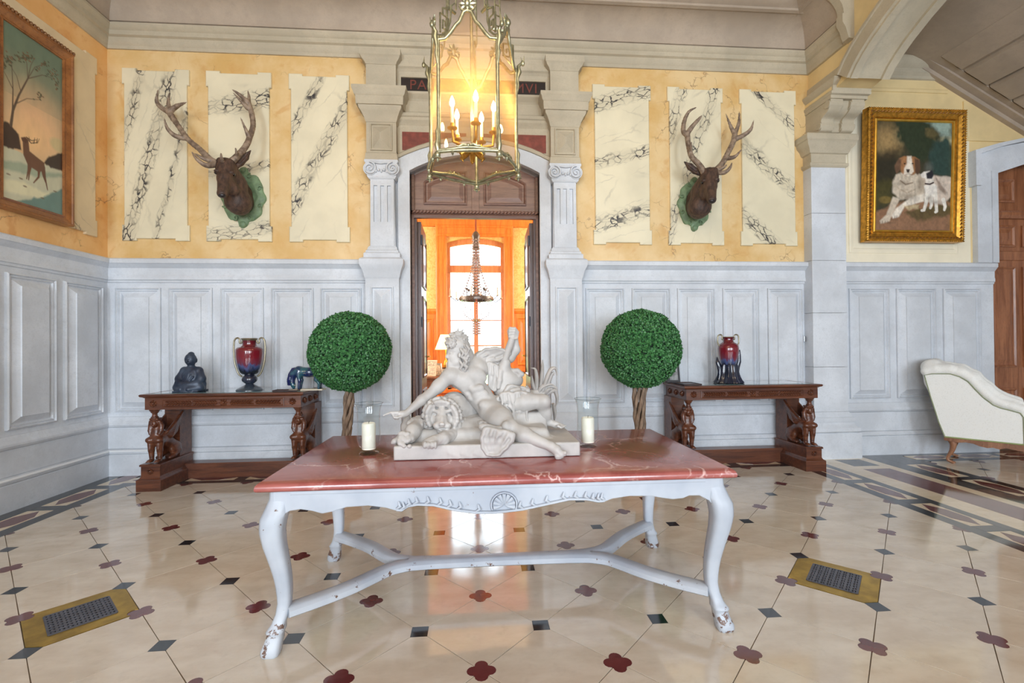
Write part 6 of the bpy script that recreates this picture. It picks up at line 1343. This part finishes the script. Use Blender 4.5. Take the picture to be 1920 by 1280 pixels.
for P in (((160, 850), (157, 890), (148, 935)), ((170, 860), (162, 900), (158, 940)), ((212, 890), (210, 925), (184, 955)), ((238, 875), (245, 930), (258, 992)), ((228, 880), (236, 920), (246, 950))): p.line(L_(*P), [.022, .008], BR)
for P in (((148, 718), (170, 748), (205, 745), (214, 725)), ((165, 740), (160, 715)), ((185, 748), (190, 720)), ((200, 746), (204, 722)), ((150, 720), (175, 735), (200, 730))): p.line(L_(*P), [.008, .003], (76, 50, 40))
for x, y in ((60, 915), (120, 935), (140, 975), (230, 1035), (300, 1000)): p.blob(*uvl(x, y), .04, .006, (110, 84, 60), .7)
p.A *= (.88 + .22 * field(130, 300, 12, 8, 4))[..., None]
p.canvas('canvas', FRL, PWD, PHT, pl_, .075)
FWD = m_wood('golden_brown_frame_wood', lin(126, 76, 38), lin(170, 110, 60), axis=(3, 3, 3), coat=.3)
frame_mb(FRL, PWD, PHT, [(-.008, .070), (-.006, .090), (.0, .094), (.012, .086), (.02, .092), (.055, .108), (.062, .116), (.078, .116), (.082, .10), (.082, .02)]).obj('frame', FWD, pl_)
MB().mould(FRL, -PWD / 2 - .08, PWD / 2 + .08, [(.02, PHT / 2 + .075), (.118, PHT / 2 + .075), (.125, PHT / 2 + .085), (.125, PHT / 2 + .105), (.02, PHT / 2 + .105)]).obj('cresting', FWD, pl_)
cb_ = MB()
for k in range(22):
    u = -PWD / 2 - .06 + k * (PWD + .12) / 21; cb_.ball(FRL.p(u, PHT / 2 + .093, .128), (.012, .013, .016), 8, 5)
cb_.obj('carved_leaf_row', m_wood('carved_crest_wood', lin(104, 66, 38), lin(160, 112, 66)), pl_, smooth=60, kind='stuff')
# two dogs, aisle wall
pd = thing('framed_painting', 'painting of a large dog and a small terrier in a gilt frame by the pier', 'painting', (5.35, 5.35, 3.42))
tilt = .058; cdir = np.array([0, -math.sin(tilt * .6), math.cos(tilt * .6)]); nd = np.array([0, -math.cos(tilt * .6), -math.sin(tilt * .6)])
FRD = Fr((5.362, 5.335, 3.425), (1, 0, 0), cdir, nd)
p = Paint(200, 270)
def uvd(x, y):
    v = (y - 140 - 30 * (x - 185) / 665) / 975; u = (x - (185 - 20 * v)) / 667; return (u, v)
def D_(*P): return [uvd(x, y) for x, y in P]
p.A[:] = lin(66, 62, 44)[:3]; p.mix(.6 * field(200, 270, 5, 2), (44, 48, 36)); p.blob(.15, .18, .28, .20, (170, 140, 92), .85, .8); p.blob(.34, .14, .16, .10, (140, 128, 92), .7, .8)
p.poly(D_((590, 150), (850, 170), (846, 340), (760, 300), (690, 240)), (150, 170, 158), .04, .12, 3); p.blob(.93, .17, .14, .05, (206, 196, 152), .7, .8)
p.poly(D_((330, 150), (600, 150), (690, 220), (740, 300), (690, 400), (600, 520), (480, 480), (400, 330)), (44, 56, 38), .03, .10, 6); p.poly(D_((620, 230), (680, 215), (735, 270), (700, 330), (630, 300)), (104, 92, 58), .02, .06, 12, .8)
p.poly(D_((700, 340), (790, 310), (850, 360), (848, 660), (680, 630), (640, 480)), (46, 70, 64), .03, .10, 5); p.blob(.70, .42, .08, .07, (130, 138, 134), .4, .9)
p.poly(D_((170, 430), (360, 420), (350, 700), (168, 780)), (44, 40, 28), .04, .08, 8, .8); p.poly(D_((170, 700), (330, 660), (330, 860), (165, 950)), (70, 66, 34), .03, .10, 9); p.blob(.14, .72, .10, .04, (140, 116, 60), .6)
p.poly(D_((160, 960), (330, 880), (600, 860), (850, 880), (840, 1140), (160, 1125)), (150, 112, 84), .02, .06, 4); p.poly(D_((430, 970), (600, 920), (850, 900), (840, 1000), (600, 1040), (480, 1010)), (88, 78, 44), .02, .08, 7, .9); p.mix(.25 * field(200, 270, 16, 21) * (p.V > .82), (104, 74, 56))
CR = (206, 192, 172)
p.poly(D_((560, 640), (700, 640), (850, 660), (845, 830), (760, 900), (640, 880), (560, 800)), (214, 198, 182), .012, .03, 3); p.poly(D_((700, 650), (740, 700), (800, 800), (790, 825), (730, 770)), (120, 98, 84), .012, .02, 5, .7)
p.poly(D_((350, 630), (420, 600), (560, 620), (610, 700), (600, 800), (500, 850), (390, 850), (330, 780), (325, 690)), CR, .012, .03, 6); p.poly(D_((540, 690), (610, 640), (610, 780), (560, 800)), (176, 160, 140), .02, .03, 4, .7)
p.poly(D_((330, 820), (390, 840), (330, 960), (300, 1040), (225, 1055), (215, 1030), (270, 980)), CR, .010, .01); p.poly(D_((480, 830), (600, 800), (600, 870), (430, 910), (380, 1000), (330, 1015), (318, 985), (350, 930)), (232, 222, 206), .010, .01)
for x, y in ((240, 1045), (262, 1048), (345, 1005), (365, 1003)): p.line(D_((x, y - 14), (x - 4, y + 6)), .004, (120, 100, 84), .7)
p.poly(D_((420, 905), (500, 900), (560, 890), (550, 930), (470, 945)), (206, 190, 150), .012, .04, 3, .7)
p.poly(D_((385, 480), (430, 462), (520, 468), (560, 500), (560, 580), (510, 630), (440, 640), (400, 600), (380, 540)), (164, 116, 76), .010, .015); p.poly(D_((345, 540), (380, 480), (405, 490), (395, 580), (365, 615), (350, 590)), (112, 84, 64), .010, .012); p.poly(D_((520, 480), (560, 500), (572, 580), (545, 635), (520, 600)), (92, 66, 50), .010, .012)
p.poly(D_((455, 462), (490, 464), (500, 540), (510, 600), (470, 645), (425, 630), (430, 570), (450, 530)), (234, 222, 204), .010, .01); p.poly(D_((445, 580), (478, 580), (470, 610), (452, 610)), (58, 44, 40), .006)
for x, y in ((432, 530), (502, 530)): p.blob(*uvd(x, y), .016, .009, (48, 34, 28), .95, .5)
p.line(D_((430, 630), (462, 620), (500, 630)), .003, (110, 88, 74), .7); p.line(D_((395, 680), (440, 715), (500, 700)), .008, (126, 104, 84), .7); p.line(D_((345, 720), (400, 770), (450, 760)), .012, (196, 178, 154), .6); p.line(D_((400, 760), (450, 790), (520, 760)), .010, (170, 150, 128), .5)
p.poly(D_((600, 730), (680, 700), (715, 740), (715, 820), (660, 850), (610, 810)), (236, 230, 220), .008, .015); p.poly(D_((610, 650), (680, 640), (690, 720), (620, 730)), (230, 222, 210), .008); p.poly(D_((568, 630), (600, 605), (650, 600), (670, 650), (630, 670), (580, 655)), (232, 226, 216), .008); p.poly(D_((618, 620), (672, 592), (684, 640), (668, 670), (625, 668)), (40, 40, 48), .008)
p.line(D_((612, 712), (650, 718), (682, 704)), .009, (60, 40, 42))
for P in (((625, 810), (618, 880), (600, 945), (580, 950)), ((700, 810), (705, 890), (710, 960), (700, 968)), ((660, 830), (665, 900), (655, 930)), ((770, 860), (785, 920), (778, 950))): p.line(D_(*P), [.026, .016], (236, 230, 218))
p.A *= (.66 + .62 * field(200, 270, 40, 5, 3))[..., None]
for x, y, rx, ry in ((470, 830, .16, .05), (420, 700, .10, .03), (650, 840, .06, .03), (560, 720, .05, .10), (700, 880, .12, .03), (300, 1050, .10, .015)): p.blob(*uvd(x, y), rx, ry, (92, 74, 58), .45, .9)
p.canvas('canvas', FRD, 1.01, 1.335, pd, .045)
GLD_ = m_plain('gilded_frame', lin(196, 142, 54), .34, .75, var=.3, scale=24); GLB = m_plain('bright_gold', lin(232, 186, 84), .28, .85, var=.15); GLK = m_plain('antique_gilt', lin(140, 96, 44), .42, .6, var=.35, scale=40)
fr_o = frame_mb(FRD, 1.01, 1.335, [(-.01, .040), (-.008, .056), (.012, .060), (.022, .050), (.03, .066), (.042, .066), (.046, .058), (.062, .060), (.09, .084), (.115, .092), (.132, .086), (.136, .070), (.138, .0)]).obj('frame', GLD_, pd)
frame_mb(FRD, 1.01, 1.335, [(-.012, .046), (-.006, .060), (.010, .064), (.018, .056), (.018, .040)]).obj('inner_slip', GLB, pd)
for nm_, o_, n_, step_, rr in (('leaf_ornament', .090, .088, .044, .017), ('bead_ornament', .128, .090, .028, .010)):
    orn = MB(); w2, h2 = 1.01 / 2 + o_, 1.335 / 2 + o_
    for ax_, ln_ in (('u', w2), ('v', h2)):
        k = int(2 * ln_ / step_)
        for i in range(k + 1):
            q = -ln_ + 2 * ln_ * i / k
            for s in (-1, 1):
                P = (q, s * h2) if ax_ == 'u' else (s * w2, q); c = FRD.p(P[0], P[1], n_)
                if o_ < .1: d = (.012, 0) if ax_ == 'u' else (0, .012); orn.tube([FRD.p(P[0] - d[0] - d[1] * .6, P[1] - d[1] - d[0] * .6, n_ - .004), FRD.p(P[0], P[1], n_ + .010), FRD.p(P[0] + d[0] + d[1] * .6, P[1] + d[1] + d[0] * .6, n_ - .004)], [.006, .010, .005], 5)
                else: orn.ball(c, rr, 6, 4)
    orn.obj(nm_, GLK if o_ < .1 else GLD_, pd, smooth=60, kind='stuff')

# ------------------------------------------------------------------ THE SALON beyond the door
YS = 10.0
SB = Fr((0, YS, 0), (1, 0, 0), (0, 0, 1), (0, -1, 0))
t = NT('yellow_damask_paper'); v = t.noise(9, 3, .6, dist=2.2); k = t.mix(t.step(v, .48, .56), lin(230, 192, 118), lin(216, 172, 94)); WPAP = t.fin(k, .6)
PARQ = m_wood('parquet_oak', lin(130, 84, 46), lin(170, 118, 70), axis=(2, 9, 2))
MB().box((-3.2, 5.78, -.12), (3.2, 10.3, 0)).obj('floor_salon', PARQ, kind='structure')
MB().box((-3.2, 5.78, 4.35), (3.2, 10.3, 4.5)).obj('ceiling_salon', CREAM, kind='structure')
wx0, wx1, wz0, wz1 = -.632, .598, .45, 3.60
wsal = MB().prism(SB, [(-3.2, 0), (3.2, 0), (3.2, 4.4), (wx1, 4.4)] + [(wx1, wz0), (wx0, wz0)] + arch_pts(wx0, wx1, wz1, .10)[::-1] + [(wx1, 4.4), (-3.2, 4.4)], -.3, 0)
wsal = MB()
for P in ([(-3.2, 0), (wx0, 0), (wx0, 4.4), (-3.2, 4.4)], [(wx1, 0), (3.2, 0), (3.2, 4.4), (wx1, 4.4)], [(wx0, 0), (wx1, 0), (wx1, wz0), (wx0, wz0)], [(wx0, wz1)] + arch_pts(wx0, wx1, wz1, .10)[::-1][1:-1] + [(wx1, wz1), (wx1, 4.4), (wx0, 4.4)]): wsal.prism(SB, P, -.3, 0)
wsal = wsal.obj('wall_salon', WPAP, kind='structure')
MB().box((-3.4, 5.78, 0), (-3.2, 10.3, 4.4)).obj('wall_salon_left', WPAP, kind='structure'); MB().box((3.2, 5.78, 0), (3.4, 10.3, 4.4)).obj('wall_salon_right', WPAP, kind='structure')
for s, (a, b) in ((-1, (-.86, wx0)), (1, (wx1, .80))):
    MB().stack(SB, [(a, 0), (b, 0), (b, 3.95), (a, 3.95)], [(0, 0), (0, .05), (.02, .06), (.05, .06), (.06, .045), (.09, .045)]).obj('window_casing', ORANGE, wsal)
MB().stack(SB, [(-.86, 3.72), (.80, 3.72), (.80, 3.97), (-.86, 3.97)], [(0, 0), (0, .055), (.02, .065), (.05, .065), (.06, .05), (.09, .05)]).obj('window_casing', ORANGE, wsal)
MB().mould(SB, -3.2, 3.2, [(0, 3.93), (.04, 3.94), (.06, 3.98), (.06, 4.10), (.10, 4.14), (.14, 4.20), (.14, 4.26), (0, 4.30)]).obj('trim_5', ORANGE, kind='structure')
MB().mould(SB, -3.2, -.86, [(0, 2.06), (.03, 2.07), (.05, 2.12), (.05, 2.16), (0, 2.18)]).obj('chair_rail', ORANGE, wsal); MB().mould(SB, .80, 3.2, [(0, 2.06), (.03, 2.07), (.05, 2.12), (.05, 2.16), (0, 2.18)]).obj('chair_rail', ORANGE, wsal)
MB().prism(SB, [(-3.2, 0), (-.86, 0), (-.86, 2.07), (-3.2, 2.07)], 0, .02).obj('wainscot', ORANGE, wsal); MB().prism(SB, [(.80, 0), (3.2, 0), (3.2, 2.07), (.80, 2.07)], 0, .02).obj('wainscot', ORANGE, wsal)
SPN = [(0, .02), (0, .032), (.02, .04), (.035, .026), (.07, .026), (.12, .036), (.125, .036)]
for a, b in ((-1.33, -.93), (-1.85, -1.43), (.87, 1.27), (1.37, 1.77)):
    MB().panel(SB, a, .95, b, 1.98, SPN).obj('salon_panel', ORANGE, wsal); MB().panel(SB, a, .15, b, .85, SPN).obj('salon_panel', ORANGE, wsal)
MB().box((-.86, YS - .10, wz0 - .06), (.80, YS + .02, wz0)).obj('window_sill', ORANGE, wsal)
# curtains' edges beside the window reveal the wall; the window itself
win = struct('window_1'); WF = Fr((0, YS + .12, 0), (1, 0, 0), (0, 0, 1), (0, -1, 0)); WFM = m_wood('window_oak', lin(196, 120, 70), lin(220, 150, 100), axis=(10, 10, 1), coat=0)
for a, b in ((wx0, wx0 + .07), (wx1 - .07, wx1)): MB().prism(WF, [(a, wz0), (b, wz0), (b, 3.68), (a, 3.68)], -.03, .03).obj('stile', WFM, win)
MB().prism(WF, [(-.06, wz0), (.03, wz0), (.03, 3.0), (-.06, 3.0)], -.03, .04).obj('meeting_stile', WFM, win)
MB().prism(WF, [(wx0, 2.97), (wx1, 2.97), (wx1, 3.12), (wx0, 3.12)], -.03, .05).obj('transom_bar', WFM, win)
MB().prism(WF, [(wx0, wz0), (wx1, wz0), (wx1, wz0 + .10), (wx0, wz0 + .10)], -.03, .03).obj('bottom_rail', WFM, win)
A1 = arch_pts(wx0, wx1, 3.60, .10); A2 = arch_pts(wx0, wx1, 3.50, .09)
ahr = MB()
for (xa, za), (xb, zb2) in zip(A2[1:], A2[:-1]): ahr.prism(WF, [(xa, za), (xb, zb2), (xb, 3.78), (xa, 3.78)], -.03, .035)
ahr.obj('arched_head_rail', WFM, win)
for z in (1.92, 1.37, .90): MB().prism(WF, [(wx0 + .06, z), (wx1 - .06, z), (wx1 - .06, z + .022), (wx0 + .06, z + .022)], -.01, .015).obj('glazing_bar', WFM, win)
for a, b in ((wx0 + .06, -.05), (.02, wx1 - .06)):
    for z_, z2 in ((.53, .91), (.91, 1.38), (1.38, 1.93), (1.93, 2.98)): MB().prism(WF, [(a, z_), (b, z_), (b, z2), (a, z2)], -.003, .0).obj('glass_pane', GLASS, win)
MB().prism(WF, [(wx0 + .06, 3.10), (wx1 - .06, 3.10), (wx1 - .06, 3.56), (wx0 + .06, 3.56)], -.003, 0).obj('glass_pane', GLASS, win)
# garden outside: lawn and blurred hedge
MB().box((-30, 10.4, -.6), (30, 60, -.5)).obj('garden_lawn', m_plain('lawn', lin(150, 170, 110), .9, var=.2, scale=.6), kind='structure')

# basket chandelier of the salon
CXs, CYs = at(893, 540, 8.0)[0], 8.0; kk = 8.0 / 869.5
def zc(y): return at(893, y, 8.0)[2]
cdl = thing('crystal_chandelier', 'crystal basket chandelier seen through the doorway before the bright window', 'chandelier', (CXs, CYs, zc(628)))
CRY = m_plain('cut_crystal', lin(190, 172, 164), .12, .0, var=.2, scale=40, coat=.8); SILV = m_plain('tarnished_silver', lin(120, 112, 106), .4, .8)
MB().tube([(CXs, CYs, zc(628)), (CXs, CYs, 4.36)], .016, 8).obj('stem', m_plain('copper_sleeve', lin(190, 104, 70), .4, .3), cdl, smooth=60)
rt_, rb2 = .045, .285; zt1, zr = zc(458), zc(560)
for k in range(16):
    a = 2 * PI * k / 16; st_ = MB()
    for i in range(22):
        u = i / 21; r = rt_ + (rb2 - rt_) * (u ** 2.2); st_.ball((CXs + r * math.cos(a), CYs + r * math.sin(a), zt1 + (zr - zt1) * u), .0125 if k % 2 else .0095, 6, 4)
    st_.obj('bead_strand', CRY, cdl, kind='stuff', smooth=60)
    bo_ = MB()
    for i in range(12):
        u = i / 11; th = PI / 2 * u; bo_.ball((CXs + (.05 + (rb2 - .05) * math.cos(th)) * math.cos(a), CYs + (.05 + (rb2 - .05) * math.cos(th)) * math.sin(a), zr - .03 - .33 * math.sin(th)), .009, 6, 4)
    bo_.obj('basket_strand', CRY, cdl, kind='stuff', smooth=60)
for k in range(8):
    a = 2 * PI * k / 8; dr = MB()
    for i in range(20): dr.ball((CXs + .05 * math.cos(a), CYs + .05 * math.sin(a), zc(450) - i * .052), .019, 6, 4)
    dr.obj('column_strand', CRY, cdl, kind='stuff', smooth=60)
    dr = MB()
    for i in range(6): dr.ball((CXs + .055 * math.cos(a), CYs + .055 * math.sin(a), zc(602) - i * .042), .018, 6, 4)
    dr.obj('drop_strand', CRY, cdl, kind='stuff', smooth=60)
MB().lathe([(.03, .10), (.06, .06), (.075, .02), (.05, -.06), (.045, -.14), (.07, -.20), (.04, -.22)], (CXs, CYs, zc(445)), 16).obj('crown', SILV, cdl, smooth=50)
MB().lathe([(.24, -.03), (.29, -.035), (.30, .0), (.29, .03), (.24, .03)], (CXs, CYs, zr), 32, cap=False).obj('ring', SILV, cdl, smooth=50)
MB().lathe([(.05, -.05), (.065, -.05), (.065, .0), (.05, 0)], (CXs, CYs, zc(598)), 20, cap=False).obj('lower_ring', m_plain('gilt_ring', lin(168, 130, 84), .4, .6), cdl, smooth=50)
for k in range(6):
    a = R_(20 + 60 * k); e = (CXs + .46 * math.cos(a), CYs + .46 * math.sin(a)); m_ = (CXs + .36 * math.cos(a), CYs + .36 * math.sin(a))
    arm = MB().tube([(CXs + .28 * math.cos(a), CYs + .28 * math.sin(a), zr), (m_[0], m_[1], zr - .05), (e[0], e[1], zr + .02)], .008, 6).obj('arm', SILV, cdl, smooth=60)
    MB().lathe([(.03, 0), (.034, .012), (.012, .016), (.012, .14), (0, .145)], (e[0], e[1], zr + .02), 10).obj('candle_tube', CREAM, arm, smooth=50)
    m_2 = (CXs + .17 * math.cos(a), CYs + .17 * math.sin(a)); MB().ball((m_2[0], m_2[1], zr + .16), .025, 8, 6).tube([(m_2[0], m_2[1], zr), (m_2[0], m_2[1], zr + .15)], .007, 6).obj('ring_finial', SILV, cdl, smooth=60)
# desk with photographs, lamp and chair
ds = thing('writing_desk', 'carved honey-coloured desk in next room, left of the window', 'desk', (-1.15, 8.6, 0))
dz = at(810, 706, 8.4)[2]; dx0, dx1 = -1.75, at(880, 706, 8.4)[0]
MB().stack(FL, [(dx0, 8.3), (dx1, 8.3), (dx1, 9.1), (dx0, 9.1)], [(.01, dz - .04), (0, dz - .03), (0, dz - .01), (.006, dz)], cap0=True).obj('desk_top', WOOD_D, ds)
drl = MB().box((dx0 + .04, 8.34, dz - .20), (dx1 - .04, 9.06, dz - .04)).obj('drawer_rail', WOOD_D, ds)
for a in (dx0 + .2, dx0 + .75): MB().panel(Fr((0, 8.34, 0), (1, 0, 0), (0, 0, 1), (0, -1, 0)), a - .14, dz - .18, a + .34, dz - .06, [(0, 0), (0, .012), (.01, .016), (.02, .006), (.03, .006)]).obj('drawer_front', WOOD_D, drl)
for x in (dx0 + .08, dx1 - .08):
    for y in (8.38, 9.02): MB().tube([(x, y, dz - .2), (x, y, .35), (x, y, .06), (x, y, 0)], [.035, .028, .018, .024], 8).obj('leg', WOOD_D, ds, smooth=60)
FRM = [m_plain('pale_photo_frame', lin(226, 210, 180), .4), m_plain('silver_photo_frame', lin(176, 168, 160), .3, .7), m_plain('dark_photo_frame', lin(84, 60, 44), .4)]
PHO = m_plain('faded_photograph', lin(216, 196, 168), .5, var=.4, scale=30)
spec = [(806, 700, .30, .24, -.35, 'leaning tall pale photo frame at the left end of desk'), (822, 703, .24, .17, .5, 'leaning brown photo frame on the desk, second from left'), (834, 704, .16, .20, -.2, 'small pale photo frame in the middle of desk'), (846, 702, .26, .16, .3, 'slim brown photo frame on the desk, left of statue head'), (858, 700, .26, .20, -.4, 'pale photo frame at right end of desk behind the statue')]
for i, (px, py, h_, w_, rz, lb) in enumerate(spec):
    x = at(px, py, 8.5)[0]; y = 8.45 + .06 * (i % 3); f_ = thing('photo_frame', lb, 'photo frame', (x, y, dz), 'photo frames on the desk', local=True)
    M = Matrix.Rotation(rz, 4, 'Z') @ Matrix.Rotation(-.22, 4, 'X'); fr_ = Fr((0, 0, 0), M.to_3x3() @ Vector((1, 0, 0)), M.to_3x3() @ Vector((0, 0, 1)), M.to_3x3() @ Vector((0, -1, 0)))
    MB().stack(fr_, [(-w_ / 2, .006), (w_ / 2, .006), (w_ / 2, h_), (-w_ / 2, h_)], [(0, -.012), (0, .004), (.02, .008), (.028, .002)], cap0=True).obj('frame', FRM[i % 3], f_); MB().prism(fr_, [(-w_ / 2 + .03, .036), (w_ / 2 - .03, .036), (w_ / 2 - .03, h_ - .03), (-w_ / 2 + .03, h_ - .03)], .0, .003).obj('photograph', PHO, f_)
lpx, lpy, lpz = at(836, 655, 8.85); lz = at(836, 627, 8.85)[2]
tl_ = thing('table_lamp', 'table lamp with a cream cone shade on the desk in next room', 'lamp', (lpx, 8.85, dz))
t = NT('lit_lamp_shade'); t.b.inputs['Emission Color'].default_value = (1, .78, .45, 1); t.b.inputs['Emission Strength'].default_value = 1.1; SHADE = t.fin(lin(250, 226, 170), .8)
MB().lathe([(.205, 0), (.10, lz - lpz), (.098, lz - lpz), (.203, 0)], (lpx, 8.85, lpz), 28, cap=False).obj('lamp_shade', SHADE, tl_, smooth=50)
MB().lathe([(.0, 0), (.08, 0), (.085, .015), (.03, .04), (.02, .08), (.05, .14), (.055, .20), (.03, .27), (.014, .30), (.012, lpz - dz + .08), (0, lpz - dz + .08)], (lpx, 8.85, dz), 18).obj('base', BRASS, tl_, smooth=50)
l_ = bpy.data.lights.new('table_lamp_light', 'POINT'); l_.energy = 18; l_.color = (1, .72, .4); l_.shadow_soft_size = .05; o = bpy.data.objects.new('table_lamp_light', l_); C.objects.link(o); o.location = (lpx, 8.85, lpz + .1)
sc = thing('salon_armchair', 'cream upholstered armchair with a curved back in next room, right of statue', 'chair', (at(985, 740, 8.2)[0], 8.2, 0))
sx_, _, sz_ = at(980, 740, 8.2); zt_ = at(980, 700, 8.2)[2]; CUS = m_plain('pale_gold_upholstery', lin(246, 214, 158), .8)
bk_ = [(-.27, sz_ - .1), (.27, sz_ - .1), (.30, sz_ + .05), (.32, sz_ + .18), (.27, zt_ - .06), (.14, zt_ - .02), (0, zt_ + .01), (-.14, zt_ - .02), (-.27, zt_ - .06), (-.32, sz_ + .18), (-.30, sz_ + .05)]
fb = Fr((sx_ + .02, 8.3, 0), (1, 0, 0), (0, 0, 1), (0, -1, 0))
MB().stack(fb, bk_, [(.02, -.03), (0, -.01), (0, .01), (.03, .035), (.08, .05)], cap0=True).obj('backrest', CUS, sc, smooth=40); MB().tube([fb.p(u, v, .005) for u, v in bk_], .022, 7, closed=True).obj('back_frame', WOOD_D, sc, smooth=60)
MB().stack(FL, [(sx_ - .30, 7.78), (sx_ + .34, 7.78), (sx_ + .34, 8.3), (sx_ - .30, 8.3)], [(.03, .34), (0, .38), (0, .46), (.03, .50), (.10, .52)], cap0=True).obj('seat', CUS, sc, smooth=40)
for x in (sx_ - .26, sx_ + .30):
    for y in (7.83, 8.25): MB().tube([(x, y, .38), (x, y, .18), (x, y, 0)], [.03, .024, .016], 8).obj('leg', WOOD_D, sc, smooth=60)
    MB().tube([(x, 8.28, sz_ + .12), (x + (.03 if x > sx_ else -.03), 8.05, sz_ + .08), (x, 7.85, sz_ + .04), (x, 7.84, .42)], .02, 7).obj('arm', WOOD_D, sc, smooth=60)
